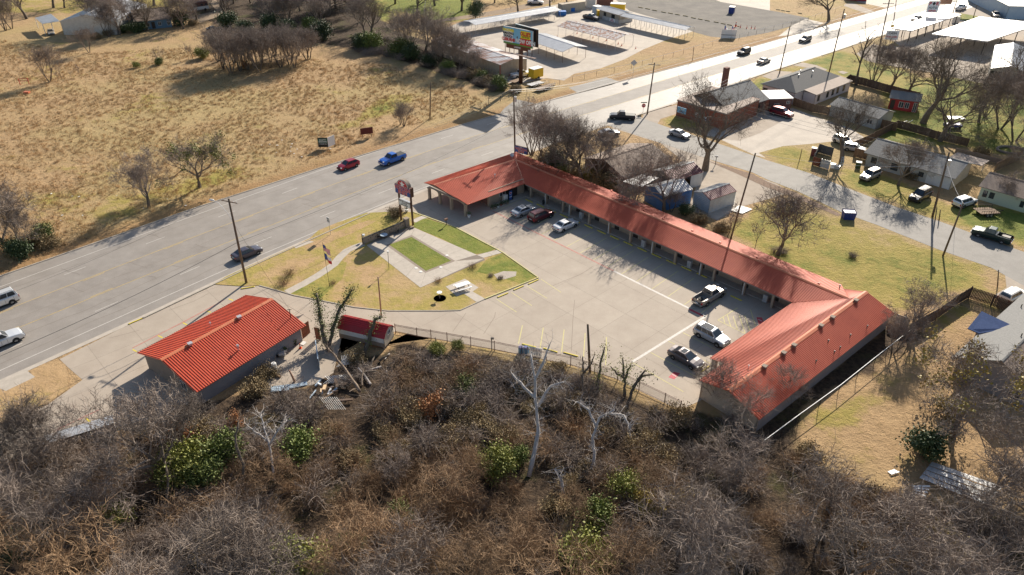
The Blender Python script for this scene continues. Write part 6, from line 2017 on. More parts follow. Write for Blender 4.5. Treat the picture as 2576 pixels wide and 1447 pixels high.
# posters on the brick wall
def wall_sign(label,q,z,w,h,d,n,m,txt=(),name='wall_sign',back=None):
 p=G(q,z)
 t_=thing(name,label,'sign',(p.x,p.y,0))
 b=MB(); b.obb(p-d*w/2-Z0*h/2,d*w,n*.06,Z0*h); b.build('board',m,t_)
 if back:
  for (x0,z0,ww,hh,mm) in back:
   b=MB(); b.obb(p+d*x0+Z0*z0+n*.065,d*ww,n*.015,Z0*hh); b.build('printed_field',mm,t_)
 for (s,size,dx,dz,mm,bold,xs) in txt:
  text_mesh('lettering',s,size,mm,t_,p+n*.09+d*dx+Z0*dz,d,Z0,n,bold,.008,xs=xs)
 return t_,p
a_=G(M(420,134),3.6); b_=G(M(770,235),3.6); rd=unit(b_-a_); rn=Vector((rd.y,-rd.x,0))
wall_sign('light blue poster on the orange brick restaurant wall',M(446,193),2.3,2.3,1.3,rd,rn,'bill_blue',[('FISH',.42,.1,.25,'sign_white',.02,1),('SPECIAL',.34,0,-.3,'sign_blue',.015,1)])
wall_sign('white painted emblem board on the brick restaurant wall',M(535,219),1.9,1.3,1.0,rd,rn,'sign_white',[('JR',.7,0,0,'sign_red',.03,1)])
wall_sign('small white and blue notice low on the brick restaurant wall',M(572,240),1.2,.7,.9,rd,rn,'sign_white',back=[(-.35,-.2,.7,.3,'sign_blue')])
# grey flat-roofed house,red house
gh,P,W,u,v=house('grey_roof_house','low pale house with a mottled grey roof hidden behind bare trees','house',Z8(598,222),Z8(1045,350),Z8(668,140),2.5,3.6,'gable','pale_house','shingle_grey',oh=.3,openings=[('n',.25,1.2,.8,1.8,'w'),('n',.6,1.0,.1,2.1,'d'),('n',.85,1.2,.8,1.8,'w')])
house('red_house','small dark red house with white trim and a grey roof','house',Z8(1135,160),Z8(1420,200),Z8(1165,92),2.6,3.5,'gable','red_house','shingle_grey',oh=.3,openings=[('n',.12,.9,.1,2.2,'d'),('n',.42,1.0,.7,2.0,'w'),('n',.62,.9,.7,2.0,'w'),('n',.9,.8,.1,2.2,'w')])
# long grey-roofed house with garage
lh,P,W,u,v=house('ranch_house','long pale ranch house with a grey shingle roof and white garage door','house',T(3,1,965,88),T(3,1,1885,355),T(3,1,2095,205),2.5,4.1,'gable','pale_house','shingle_grey',oh=.5,gablem='stucco_cream',
 openings=[('n',.1,1.1,.8,1.9,'W'),('n',.35,1.3,.6,1.9,'W'),('n',.5,1.0,.1,2.1,'d'),('n',.66,.9,.9,1.8,'W'),('n',.86,4.2,.05,2.2,'g')])
slope('patio_roof',[P(.72,1.02,2.4),P(1.06,1.02,2.4),P(1.06,1.45,2.2),P(.72,1.45,2.2)],'flat_roof',lh,th=.08)
for s in (.75,1.03):
 p=P(s,1.4,0); b=MB(); b.cyl(p,p+Z0*2.2,.06,6); b.build('porch_post','white',lh)
for t in (.17,.78):
 p=P(t,.0,2.4); b=MB(); b.cyl(Vector((p.x,p.y,0)) ,p,.05,6); b.build('downspout','white',lh)
# pale green house
gr_,P,W,u,v=house('green_house','pale green clapboard house with a brown shingle roof at the right edge','house',T(3,1,2120,425),T(3,1,2750,605),T(3,1,2260,285),2.5,3.9,'gable','pale_green_house','shingle_brown',oh=.4,openings=[('n',.10,.7,.7,1.9,'W'),('n',.22,.8,.8,1.9,'W'),('n',.75,.6,.8,1.9,'W')])
for k in range(7):   # clapboards
 b=MB(); p=W(0,0); q=W(1,0); b.obb(p-v*.02+Z0*(.2+.3*k),q-p,v*.02,Z0*.27); b.build('siding_board','pale_green_house',gr_)
# grey shingled house at lower right
A=G(T(3,2,1850,700),2.7); A2=G(T(3,2,2120,460),2.7); K=G(T(3,2,2340,745),5.0)
hu=unit(A2-A); hv=Vector((hu.y,-hu.x,0)); hwid_=abs((K-A).dot(hv))*2
rh_=thing('shingled_house','grey brick house with a wide grey shingle gable roof at the lower right','house',(A.x,A.y,0))
def RP(s,t,z):
 q=A+hu*s+hv*t; return Vector((q.x,q.y,z))
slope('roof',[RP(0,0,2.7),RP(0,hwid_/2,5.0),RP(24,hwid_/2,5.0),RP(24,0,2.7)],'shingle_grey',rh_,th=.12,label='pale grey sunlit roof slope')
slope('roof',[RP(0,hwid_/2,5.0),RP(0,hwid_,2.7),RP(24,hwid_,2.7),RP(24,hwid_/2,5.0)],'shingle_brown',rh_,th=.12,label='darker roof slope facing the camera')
cap('ridge_cap',RP(0,hwid_/2,5.0),RP(24,hwid_/2,5.0),.35,'shingle_grey',rh_)
wall(RP(.6,.6,0),RP(.6,hwid_-.6,0),0,2.7,.2,'grey_and_shade_stucco',rh_,gable=(.5,4.7))
wall(RP(20,.6,0),RP(.6,.6,0),0,2.7,.2,'grey_and_shade_stucco',rh_)
wall(RP(.6,hwid_-.6,0),RP(20,hwid_-.6,0),0,2.7,.2,'grey_and_shade_stucco',rh_)
wp=G(T(3,2,2440,1120),1.2); tt=max(1.5,min(hwid_-2,(wp-A).dot(hv)))
window(RP(.6,tt,0),hv,-hu,1.3,.6,2.0,rh_,'white','window_glass')
a,b_,c,d=G(T(3,2,2008,412),2.9),G(T(3,2,2150,238),2.9),G(T(3,2,2510,405),3.9),G(T(3,2,2125,462),2.9)
slope('porch_roof',[a,b_,c,d],'shingle_navy',rh_,th=.1,label='dark blue porch roof')
for q in (T(3,2,2545,495),T(3,2,2545,200)):
 p=on_plane(q,[RP(0,0,2.7),RP(0,hwid_/2,5.0),RP(24,hwid_/2,5.0)]); b=MB(); b.cyl(p,p+Z0*.5,.06,6); b.build('roof_vent','dark_metal',rh_)
pc=G(T(3,2,2060,560),0); b=MB(); b.cyl(pc,pc+Z0*2.9,.12,8); b.build('porch_post','grey_and_shade_stucco',rh_)
# house behind the vine-hung trees
house('brown_roof_house','house with a weathered grey brown roof hidden behind the trees by the motel','house',T(2,1,1130,345),T(2,1,1620,175),T(2,1,850,100),2.6,4.3,'gable','wood_dark','shingle_brown',oh=.4)
# tin sheds
s1,P,W,u,v=house('open_shed','open shed with a ribbed roof half white and half burgundy','shed',M(395,578),M(565,528),M(268,524),2.7,3.7,'gable','galv','steel_white',oh=.1,rib=.45,walls='rb',ridge_t=.5)
s1.children[1].data.materials[0]=MATS['roof_crimson'] if False else mat('roof_burgundy',(.20,.05,.055),.5,(.26,.09,.09),1)
wall(P(.62,.02,0),P(1,.02,0),0,2.5,.1,'steel_white',s1)
for s,t in ((.02,.02),(.33,.02),(.02,.98),(.02,.5)):
 p=P(s,t,0); b=MB(); b.cyl(Vector((p.x,p.y,0)),Vector((p.x,p.y,2.65)),.07,6); b.build('post','dark_metal',s1)
s2,P,W,u,v=house('blue_shed','bright blue corrugated metal shed with a silver roof','shed',M(345,665),M(506,623),M(216,612),2.8,3.7,'gable','blue_siding','galv',oh=.06,rib=.45)
for k in range(9):
 for (pa,pb,nn) in ((W(0,0),W(1,0),-v),(W(0,0),W(0,1),-u)):
  b=MB(); b.obb(pa+nn*.0+Z0*(.06+.3*k),pb-pa,nn*.035,Z0*.16); b.build('siding_rib','blue_siding',s2)
aw=thing('awning','grey sheet metal awning beside the blue shed','awning',tuple(G(M(180,600))))
slope('awning_roof',[G(M(125,580),2.6),G(M(222,612),2.6),G(M(318,560),2.9),G(M(235,540),2.8)],'galv',aw,down=u,rib=.5)
for q in (M(130,582),M(220,612),M(236,542)):
 p=G(q,2.6); b=MB(); b.cyl(Vector((p.x,p.y,0)),p-Z0*.08,.05,6); b.build('post','dark_metal',aw)
s3,P,W,u,v=house('white_shed','white corrugated metal shed with a burgundy edged roof','shed',M(602,682),M(747,632),M(512,636),2.6,3.3,'gable','steel_white','steel_white',oh=.1,rib=.4,gablem='light_blue_siding')
s3.children[1].data.materials[0]=MATS['roof_burgundy']
for k in range(8):
 for (pa,pb,nn,m_) in ((W(0,0),W(1,0),-v,'steel_white'),(W(0,0),W(0,1),-u,'light_blue_siding')):
  b=MB(); b.obb(pa+Z0*(.06+.3*k),pb-pa,nn*.035,Z0*.16); b.build('siding_rib',m_,s3)
o=sheet('shed_slab',px([M(500,710),M(560,690),M(740,655),M(735,725),M(640,792)]),.05,'walk',kind='structure'); o['label']='concrete slab under the white shed'
tp=thing('tarpaulin','white sheet lying flat beside the white shed','sheet',tuple(G(M(765,735))))
b=MB(); b.prism(px([M(708,742),M(760,714),M(830,735),M(775,760)]),.10,.14); b.build('sheet','white',tp)
# right: tin building,white store,canopies
tb,P,W,u,v=house('tin_building','white corrugated building with an open bay at the right edge','building',T(3,0,2240,690),T(3,0,2620,740),T(3,0,2576,560),3.4,4.6,'gable','pale_house','white_metal',oh=.1,along='v',rib=.5,width=26,openings=[('n',.16,2.4,.8,2.9,'D')])
st_,P,W,u,v=house('store','long pale blue store with a grey roof at the top right corner','store',Z5(1300,62),Z5(1700,70),Z5(1440,-10),4.2,4.6,'mono','light_blue_siding','galv',oh=.3,width=30)
wall_sign('dark framed lettering board on the pale blue store wall',Z5(1370,84),2.6,4.6,1.5,u,-v,'light_blue_siding',[('USED',.75,0,.36,'dark',.03,1.3),('CARS',.75,0,-.4,'dark',.03,1.1)],name='store_sign')
def canopy(name,label,pts,z,m,posts,thk=.28,cat='canopy',postm='dark_metal',joints=0):
 Pq=[G(q,z) for q in pts]
 c=sum(Pq,Vector((0,0,0)))/len(Pq)
 t_=thing(name,label,cat,(c.x,c.y,0))
 b=MB(); b.prism(Pq,z-thk,z); b.build('roof',m,t_)
 n=len(Pq)
 b=MB()
 for i in range(n):
  a=Pq[i]; q=Pq[(i+1)%n]; d=unit(q-a); nn=Vector((d.y,-d.x,0))
  if nn.dot(a-c)<0: nn=-nn
  b.obb(a+nn*.004-Z0*(thk+.04),q-a,nn*.06,Z0*(thk+.09))
 b.build('fascia','galv',t_)
 for i in range(1,joints):
  t=i/joints
  b=MB(); p=Pq[0].lerp(Pq[1],t); q=Pq[3].lerp(Pq[2],t); b.obb(p+Z0*.01,q-p,unit(Pq[1]-Pq[0])*.09,Z0*.03); b.build('roof_seam','galv',t_)
 for (s,t) in posts:
  p=(Pq[0].lerp(Pq[1],s)).lerp(Pq[3].lerp(Pq[2],s),t)
  b=MB(); b.cyl(Vector((p.x,p.y,0)),Vector((p.x,p.y,z-thk)),.12,8); b.build('post',postm,t_)
 return t_,Pq
canopy('fuel_canopy','long glaring white flat canopy closest to the highway',[Z5(275,322),Z5(800,152),Z5(600,132),Z5(75,292)],3.6,'white_metal',[(s,t) for s in (.04,.2,.36,.52,.68,.84,.97) for t in (.12,.9)])
cn,Pq=canopy('sales_canopy','large square white flat canopy over the used car lot',[Z5(1070,432),Z5(1640,245),Z5(990,175),Z5(495,355)],4.2,'white_metal',[(s,t) for s in (.06,.36,.66,.95) for t in (.08,.5,.92)],joints=4)
b=MB(); q=G(Z5(985,325),4.21); b.raw([q+Vector((math.cos(k*.628)*3.2,math.sin(k*.628)*2.2,0)) for k in range(10)],[tuple(range(10))]); b.build('roof_stain','galv',cn)
bx=G(Z5(735,245)); t_=thing('transformer_box','grey green metal box between the two canopies','utility box',tuple(bx)); b=MB(); b.box(bx.x,bx.y,1.0,1.6,1.4,2.0); b.build('box','galv',t_); b=MB(); b.box(bx.x,bx.y,2.06,1.7,1.5,.12); b.build('lid','leaf_dark',t_)
# barn,blue house,motorhome
bn,P,W,u,v=house('tin_barn','big weathered tin barn with a pale metal roof at the top left','barn',T(0,0,598,216),T(0,0,1150,215),T(0,0,600,210),4.0,6.0,'gable','galv','white_metal',oh=.1,along='v',rib=.6,width=24)
lt=[G(T(0,0,352,180),3.2),G(T(0,0,425,240),3.2),G(T(0,0,600,213),3.7),G(T(0,0,512,140),3.7)]
slope('lean_to_roof',lt,'white_metal',bn,down=u,rib=.6)
for q in lt[:2]+[(lt[1]+lt[2])/2]:
 b=MB(); b.cyl(Vector((q.x,q.y,0)),q-Z0*.08,.1,6); b.build('post','white',bn)
bh,P,W,u,v=house('blue_house','small blue clapboard house with a brown roof among bare trees','house',T(0,0,1345,222),T(0,0,1730,185),T(0,0,1350,130),2.7,4.9,'gable','blue_house','shingle_brown',oh=.4,openings=[('n',.12,.9,.2,2.0,'w'),('n',.30,1.8,.8,1.9,'w'),('n',.48,1.0,.1,2.1,'d'),('n',.66,1.0,.8,1.9,'w'),('n',.92,1.0,.7,1.8,'w')])
slope('carport_roof',[G(T(0,0,1180,128),2.6),G(T(0,0,1290,190),2.6),G(T(0,0,1335,190),2.7),G(T(0,0,1230,122),2.7)],'white_metal',bh)
# motorhome
A=G(T(0,0,1915,130)); B2=G(T(0,0,2108,100)); u=unit(B2-A); v=Vector((-u.y,u.x,0)); ln=(B2-A).length
t_=thing('motorhome','old brown and white motorhome parked at the top left','motorhome',tuple((A+B2)/2))
b=MB(); b.obb(A+Z0*.5,u*ln,v*2.5,Z0*1.0); b.build('lower_body','white',t_)
b=MB(); b.obb(A+Z0*1.5+u*.1,u*(ln-.2),v*2.5,Z0*1.3); b.obb(A+Z0*2.8+u*.3+v*.1,u*(ln-.6),v*2.3,Z0*.15); b.build('upper_body','brick_dark',t_)
for s in (.18,.8):
 for tt in (.0,2.3):
  p=A+u*ln*s+v*(tt+.1)+Z0*.4; b=MB(); b.cyl(p-v*.14,p+v*.14,.4,12); b.build('wheel','tyre',t_)
for s in (.1,.35,.6,.82):
 p=A+u*ln*s-v*.03+Z0*1.75; b=MB(); b.obb(p,u*ln*.12,v*.05,Z0*.55); b.build('window','window_glass',t_)
# ---- carports,stand,containers,long shed
def carport(name,label,p0,p1,p2,eave,ridge,m,postm,n,rib=.6,nrows=2,width=None,capm=None):
 t_,P,W,u,v=house(name,label,'carport',p0,p1,p2,eave,ridge,'gable','galv',m,oh=.1,rib=rib,walls='',width=width,capm=capm)
 for i in range(n):
  for t in ((.04,.96) if nrows==2 else (.04,.5,.96)):
   p=P(.01+.98*i/(n-1),t,eave)
   b=MB(); b.cyl(Vector((p.x,p.y,0)),p,.055,6); b.build('post',postm,t_)
 return t_,P
c_,P=carport('carport','white roofed carport on thin red posts nearest the highway',N(855,222),N(1090,303),N(1230,270),3.0,3.9,'white_metal','brown_metal',6)
mat('roof_patchy',(.60,.58,.56),.5,(.36,.17,.10),1.3,contrast=.16,stretch=(1,1,1))
c2_,P=carport('carport','long carport with rust patched white roof in the middle of the gravel lot',T(2,0,452,262),T(2,0,1045,405),T(2,0,1268,358),3.0,3.8,'roof_patchy','white',8)
c_,P=carport('carport','long narrow corrugated carport reaching from the market stand',T(2,0,1085,160),T(2,0,1748,305),T(2,0,1835,275),2.9,3.5,'white_metal','galv',13,rib=.45)
c_,P=carport('carport','long white carport at the back of the gravel lot',T(1,0,2205,252),T(2,0,500,102),T(1,0,2120,205),2.8,3.2,'white_metal','galv',15,rib=.6)
for a,b_ in ((T(1,0,2115,218),T(1,0,2205,252)),): pass
sd_,P,W,u,v=house('market_stand','low market stand with a pale metal roof and counter walls','stand',T(2,0,845,88),T(2,0,1078,153),T(2,0,1195,122),2.7,3.3,'gable','stucco_cream','galv',oh=.9,rib=.5,openings=[('n',.28,1.2,.9,2.1,'D'),('n',.7,1.6,.9,2.1,'D')])
q0=P(.3,0,0); q1=P(1.0,0,0); q2=P(1.0,1,0)
wall(q0,q1,0,1.1,.08,'steel_white',sd_,name='counter_wall'); wall(q1,q2,0,1.1,.08,'steel_white',sd_,name='counter_wall')
p=q0.lerp(q1,.62)-v*.06; t_=thing('stand_sign','white banner with a red arrow on the market stand counter','sign',(p.x,p.y,0))
b=MB(); b.obb(p-u*1.3+Z0*.1,u*2.6,-v*.03,Z0*1.0); b.build('board','sign_white',t_)
b=MB(); z=.38; c=p-v*.045
b.face([c-u*.9+Z0*z,c-u*.5+Z0*(z-.2),c-u*.5+Z0*(z-.09),c+u*.9+Z0*(z-.09),c+u*.9+Z0*(z+.09),c-u*.5+Z0*(z+.09),c-u*.5+Z0*(z+.2)]); b.build('arrow','sign_red',t_)
text_mesh('lettering','OPEN',.34,'sign_red',t_,c+Z0*.85,u,Z0,-v,.015)
def crate(name,label,cat,p0,p1,dep,h,m,roofm=None,z=0,ribs=0):
 A=G(p0); B2=G(p1); u=unit(B2-A); v=Vector((-u.y,u.x,0)); ln=(B2-A).length
 t_=thing(name,label,cat,tuple((A+B2)/2))
 b=MB(); b.obb(A+Z0*z,u*ln,v*dep,Z0*h); b.build('body',m,t_)
 b=MB(); b.obb(A-u*.06-v*.06+Z0*(z+h),u*(ln+.12),v*(dep+.12),Z0*.1); b.build('roof',roofm or m,t_)
 for k in range(ribs):
  b=MB(); b.obb(A+u*ln*(k+.4)/ribs-v*.03+Z0*(z+.1),u*.12,v*.03,Z0*(h-.2)); b.build('rib',m,t_)
 return t_,A,u,v,ln
crate('container','long cream shipping container behind the market stand','container',T(2,0,500,130),T(2,0,735,98),2.5,2.6,'stucco_cream',ribs=12)
crate('container','short pale shipping container end beside the long cream one','container',T(2,0,748,80),T(2,0,838,80),4,2.6,'steel_white',ribs=5)
crate('container','small pale container beside the market stand','container',T(2,0,805,135),T(2,0,858,150),2.4,2.4,'light_blue_siding','white',ribs=4)
crate('red_kiosk','dark red kiosk with posters at the top behind the stand','kiosk',T(2,0,875,62),T(2,0,1015,55),3,2.8,'brick_dark','galv')
crate('food_trailer','yellow food trailer with a white roof behind the market stand','trailer',T(2,0,985,120),T(2,0,1130,128),2.4,2.3,'bright_yellow','white',z=.3)
crate('yellow_kiosk','small yellow cart under the end of the market stand roof','cart',T(2,0,860,170),T(2,0,908,168),1.5,1.7,'bright_yellow',z=.2)
crate('blue_crate','blue tarpaulined pile beside the long back carport','crate',T(2,0,475,160),T(2,0,545,158),2.0,1.2,'bill_blue' if False else mat('tarp_blue',(.02,.16,.50),.6).name)
crate('blue_crate','small blue tarpaulined pile by the shipping container','crate',T(2,0,595,118),T(2,0,632,118),1.8,1.0,'tarp_blue')
crate('portable_toilet','dark blue box with a white lid out on the dark gravel field','box',T(2,0,2175,135),T(2,0,2228,140),2.2,2.0,'bin_blue','white')
crate('dumpster','dark blue dumpster beside the pale blue store','dumpster',Z5(1292,168),Z5(1375,172),2,1.5,'bin_blue','white')
crate('red_building','low dark red roofed building at the top edge','building',T(3,0,800,4),T(3,0,990,12),20,3.2,'red_house','roof_crimson')
ls,P,W,u,v=house('metal_warehouse','long tan metal warehouse with a rust streaked pale roof','warehouse',N(325,232),N(728,378),N(890,343),3.6,4.3,'gable','tan_siding','roof_patchy2' if False else mat('roof_streak',(.58,.58,.58),.45,(.30,.17,.12),.25,contrast=.2,stretch=(.6,2.2,1),metal=.2).name,oh=.08,rib=.9)
b=MB(); p=W(1,0); b.box(p.x,p.y,1.8,.22,.22,3.6,u); b.build('corner_trim','brick',ls)
for k in range(26):
 b=MB(); p=W((k+.5)/26,0); b.obb(p-v*.03+Z0*.05,u*.12,v*.03,Z0*3.4); b.build('wall_rib','tan_siding',ls)
for k in range(9):
 b=MB(); p=W(1,(k+.5)/9); b.obb(p+Z0*.05,v*.12,u*.03,Z0*3.4); b.build('wall_rib','tan_siding',ls)
mat('bumper_old',(.36,.30,.16),.9,(.22,.18,.10),3)
# timber bumpers on the dark lot
pts_=[(1270,75),(1340,88),(1410,104),(1500,122),(1570,133),(1640,146),(1720,160),(1800,180),(1870,193),(1940,207),(2030,223),(2100,238),(2165,250),(2240,262)]
for k,q in enumerate(pts_):
 p=G(T(2,0,*q)); q2=G(T(2,0,q[0]+46,q[1]+9)); d=unit(q2-p)
 b=MB(); b.obb(p,q2-p,Vector((-d.y,d.x,0))*.25,Z0*.22); o=b.build('timber_bumper','bumper_old',None,label='weathered timber bumper on the dark gravel field, %s from the left'%ordn(k),cat='bumper',group='timber bumpers on the dark field')
pts_=[(80,98),(130,108),(180,116),(300,135)]
for k,q in enumerate(pts_):
 p=G(T(3,0,*q)); q2=G(T(3,0,q[0]+40,q[1]+6)); d=unit(q2-p)
 b=MB(); b.obb(p,q2-p,Vector((-d.y,d.x,0))*.22,Z0*.2); b.build('timber_bumper','bumper_old',None,label='timber bumper near the roadside tree, %s from the left'%ordn(k),cat='bumper',group='timber bumpers by the roadside tree')
def cone(p,label,h=.7,group=None,name='traffic_cone'):
 t_=thing(name,label,'traffic cone',(p.x,p.y,0),group)
 b=MB(); b.box(p.x,p.y,.03,h*.5,h*.5,.05); b.build('base','orange',t_)
 b=MB(); b.cyl(p+Z0*.05,p+Z0*h,h*.19,10,h*.05); b.build('cone_body','orange',t_)
 b=MB(); b.cyl(p+Z0*h*.5,p+Z0*h*.68,h*.135,10,h*.108); b.build('band','sign_white',t_)
cone(G(T(1,2,447,612)),'orange traffic cone at the corner of the left building',.75)
for k,q in enumerate([(2250,268),(2298,278),(2362,287),(2408,288),(2443,290)]):
 cone(G(T(2,0,*q)),'orange cone in the row on the dark field, %s from the left'%ordn(k),1.5 if k==0 else .9,'cones on the dark field')
for k,q in enumerate([(655,338),(815,382),(1068,445),(1103,462),(1245,490),(950,410),(455,380)]):
 cone(G(T(2,0,*q)),'orange cone under the rust patched carport, %s from the left'%ordn(sorted([655,815,1068,1103,1245,950,455]).index(q[0])),.7,'cones under the carport')
# ------------------------------------------------------------------ poles and wires
def tip_of(base,top):
 B=G(base); z=topz(base,top)
 dx=(top[0]-proj((B.x,B.y,z))[0])
 d=Vector((B.x,B.y,z))-Vector((0,0,CAM_H))
 return B,Vector((B.x+dx*d.dot(CF)/FOC,B.y,z))
def pole(label,base,top,r=.15,arm=None,m='wood_pole',name='utility_pole',cat='utility pole',h=None,extra=(),group=None):
 B,Tp=tip_of(base,top)
 if h: Tp=Vector((Tp.x,Tp.y,h))
 t_=thing(name,label,cat,(B.x,B.y,0),group)
 b=MB(); b.tube([B-Z0*.1,B.lerp(Tp,.5),Tp],[r*1.15,r,r*.8],8); b.build('pole',m,t_,smooth=True)
 ends=[]
 if arm:
  a=unit(arm[0])*arm[1]/2
  for dz in (arm[2:] or (.45,)):
   c=Tp-Z0*dz
   b=MB(); b.obb(c-a-Z0*.06-a.cross(Z0).normalized()*.05,a*2,a.cross(Z0).normalized()*.10,Z0*.12); x=b.build('crossarm',arm and 'wood_pole' if True else '',t_)
   for f in (-.95,-.55,.55,.95):
    q=c+a*f+Z0*.06; b=MB(); b.cyl(q,q+Z0*.18,.05,6,.03); b.build('insulator','lamp_glass',x)
    ends.append(c+a*f+Z0*.22)
 if 'transformer' in extra:
  q=Tp-Z0*2.2+unit((.8,-.6,0))*.42; b=MB(); b.cyl(q,q+Z0*.95,.26,10); b.cyl(q+Z0*.95,q+Z0*1.12,.05,6); b.build('transformer','galv',t_,smooth=False)
 return t_,B,Tp,ends
def wire(label,pts,sag=.8,r=.022,m='wire',name='power_line',n=14):
 b=MB()
 for p,q in zip(pts,pts[1:]):
  P_=[p.lerp(q,i/n)-Z0*(4*sag*(i/n)*(1-i/n)) for i in range(n+1)]
  b.tube(P_,r,3,cap=False)
 return b.build(name,m,None,label=label,cat='power line')
acr=HN
lp_,LB,LT,le=pole('weathered timber pole with lamp arm beside the highway before the left building',(620,712),(575,500),.17,(unit((.9,-.35,0)),2.6),name='lamp_pole',cat='lamp pole')
arm_o=G(T(0,1,2150,570),LT.z-.6); base_=LB.lerp(LT,.74)
d=arm_o-base_;
b=MB(); b.tube([base_,base_+d*.35+Z0*.5,base_+d*.7+Z0*.55,arm_o],.035,6); la2=b.build('lamp_arm','galv',lp_)
b=MB(); du=unit(Vector((d.x,d.y,0))); b.tube([arm_o-du*.1,arm_o+du*.15,arm_o+du*.55,arm_o+du*.75],[.06,.17,.16,.04],8); b.build('lamp_head','white',la2)
p2,B2,T2,e2=pole('dark timber pole with a transformer behind the front corner of the motel',(1296,402),(1292,226),.15,(unit((.7,-.7,0)),2.2),extra=('transformer',))
p3,B3,T3,e3=pole('tall timber pole at the corner of the side street by the stop sign',T(2,0,1360,1150),T(2,0,1435,632),.15,(unit((1,-.2,0)),2.6))
p4,B4,T4,e4=pole('leaning dark pole at the edge of the highway by the white house',T(3,0,115,738),T(3,0,222,262),.15)
p5,B5,T5,e5=pole('very tall dark pole behind the white house',T(3,0,605,770),T(3,0,770,90),.16,extra=('transformer',))
p6_,B6,T6,e6=pole('very tall dark pole rising from the white lot',T(3,0,1100,575),T(3,0,1225,-10),.17,(unit((1,0,0)),3.0,1.2))
p7_,B7,T7,e7=pole('bare timber pole standing alone at the edge of the field',T(1,0,1750,1195),T(1,0,1757,830),.12)
p8_,B8,T8,e8=pole('timber pole at the corner of the white shed yard',(1838,601),T(2,1,2450,95),.14,extra=())
p9_,B9,T9,e9=pole('short weathered pole leaning at the yard corner by the side street',T(3,1,1760,1130),T(3,1,1965,600),.13)
p10,B10,T10,e10=pole('tall dark pole in front of the ranch house garage',T(3,1,1655,735),T(3,1,1825,85),.17,extra=('transformer',))
p11,B11,T11,_=pole('rusty steel post on the lawn edge near the red shed',(959,793),(951,697),.10,m='rust',name='steel_post',cat='post')
p12,B12,T12,_=pole('old timber post leaning at the iron fence by the parking bays',T(2,2,785,850),T(2,2,762,372),.15,name='timber_post',cat='post')
pole('thin dark post at the far carport verge',T(2,0,1815,610),T(2,0,1832,480),.06,name='thin_post',cat='post')
pole('timber pole across the highway near the top',T(3,0,1268,195),T(3,0,1292,-5),.13)
pole('dark pole by the roadside sign at the top',T(3,0,1860,132),T(3,0,1900,5),.13,(unit((1,0,0)),2.2))
pole('dark pole in the gravel at the top right',T(3,0,2065,182),T(3,0,2105,50),.12)
pole('thin pole with a crossbar between the canopies',T(3,0,1930,420),T(3,0,1965,310),.10,(unit((1,0,0)),2.4,.1))
pole('thin pole at the near corner of the large canopy',T(3,0,2190,470),T(3,0,2240,345),.06,name='thin_post',cat='post')
pole('thin white pole behind the field oak',T(1,0,1685,185),T(1,0,1705,10),.08,m='white')
pole('bent wooden post by the driveway at the right',T(3,1,2310,1440),T(3,1,2320,1270),.08,name='wooden_post',cat='post')
pole('dark wooden post on the grass by the scrap enclosure',T(3,1,315,172),T(3,1,343,50),.07,name='wooden_post',cat='post')
for a,c,lab in (((1680,780),(1700,640),'short dark post at the kerb by the tall pole, left one'),((1722,765),(1735,665),'short dark post at the kerb by the tall pole, right one')):
 pole(lab,T(3,1,*a),T(3,1,*c),.09,name='wooden_post',cat='post')
# the long thick cable and thinner lines
c0=G(T(0,2,0,790),5.0); c0=c0+(c0-G(T(0,1,1600,1446),6.0))*.6; c0.z=6.6
cA=LB.lerp(LT,.50); cB=B2.lerp(T2,.58)
wire('thick black cable hung between the roadside poles across the highway lanes',[c0,cA,cB],.9,.035)
wire('thin line along the highway between the two near poles',[le[0]+(c0-cA) if le else c0,le[0],e2[0]],1.2,.014)
for k in range(3):
 wire('pale line strung across the highway toward the corner pole, %s of three'%ordn(k),[e2[k],e3[k]],1.2,.016,'wire_pale')
for k,(a,c) in enumerate(((e3[0],T4),(e3[3],T4-Z0*.8))):
 wire('line between the corner pole and the leaning pole, %s one'%['upper','lower'][k],[a,c,T6-Z0*(1+k)],1.0,.016)
for k,dz in enumerate((.2,.9,1.6)):
 wire('pale line over the ranch house roof, %s from the top'%ordn(k),[T10-Z0*dz,T10-Z0*dz+Vector((-34,26,1.5)),T5-Z0*(.5+dz)],.7,.018,'wire_pale')
wire('pale service wire from the tall pole to the short leaning pole',[T10-Z0*1.5,T9],.5,.018,'wire_pale')
wire('pale guy wire in front of the ranch house',[T9-Z0*.2,G(T(3,1,1885,775))],.0,.02,'wire_pale')
far_=G(T(1,0,2000,1170),7.5)
for k in range(3):
 wire('pale wire crossing over the field verge to the motel corner pole, %s'%['top','middle','bottom'][k],[e2[k],far_+Vector((-2-k,-2,-k*.8))],.5,.015,'wire_pale')
wire('service wire from the lamp pole to the left building',[LB.lerp(LT,.72),mp_+Z0*1.3],.3,.014)
wire('white service wire above the side street verge',[T8,T10-Z0*2.2],1.0,.016,'wire_pale')
# ------------------------------------------------------------------ motel sign
pa=G(T(1,1,1462,770)); pb=G(T(1,1,1580,820))
sdv=unit(pb-pa); snv=Vector((sdv.y,-sdv.x,0))
if snv.y>0: snv=-snv
zt=7.3; SW=(pb-pa).length
sg=thing('motel_sign','tall red and blue WESTERN INN sign with a star arch on two brown posts','sign',tuple((pa+pb)/2))
for p,zh in ((pa,5.4),(pb,5.4)):
 b=MB(); b.box(p.x,p.y,zh/2,.22,.26,zh,sdv); b.build('post','brown_metal',sg)
mid=(pa+pb)/2
w2=3.55; zb0,zb1=5.15,6.75
o_=mid-sdv*w2/2
b=MB(); b.obb(o_-snv*.35+Z0*zb0,sdv*w2,snv*.7,Z0*(zb1-zb0)); b.build('cabinet','brown_metal',sg)
b=MB(); b.obb(o_+sdv*.06+snv*.35+Z0*(zb0+.06),sdv*(w2-.12),snv*.03,Z0*(zb1-zb0-.12)); b.build('face','sign_blue',sg)
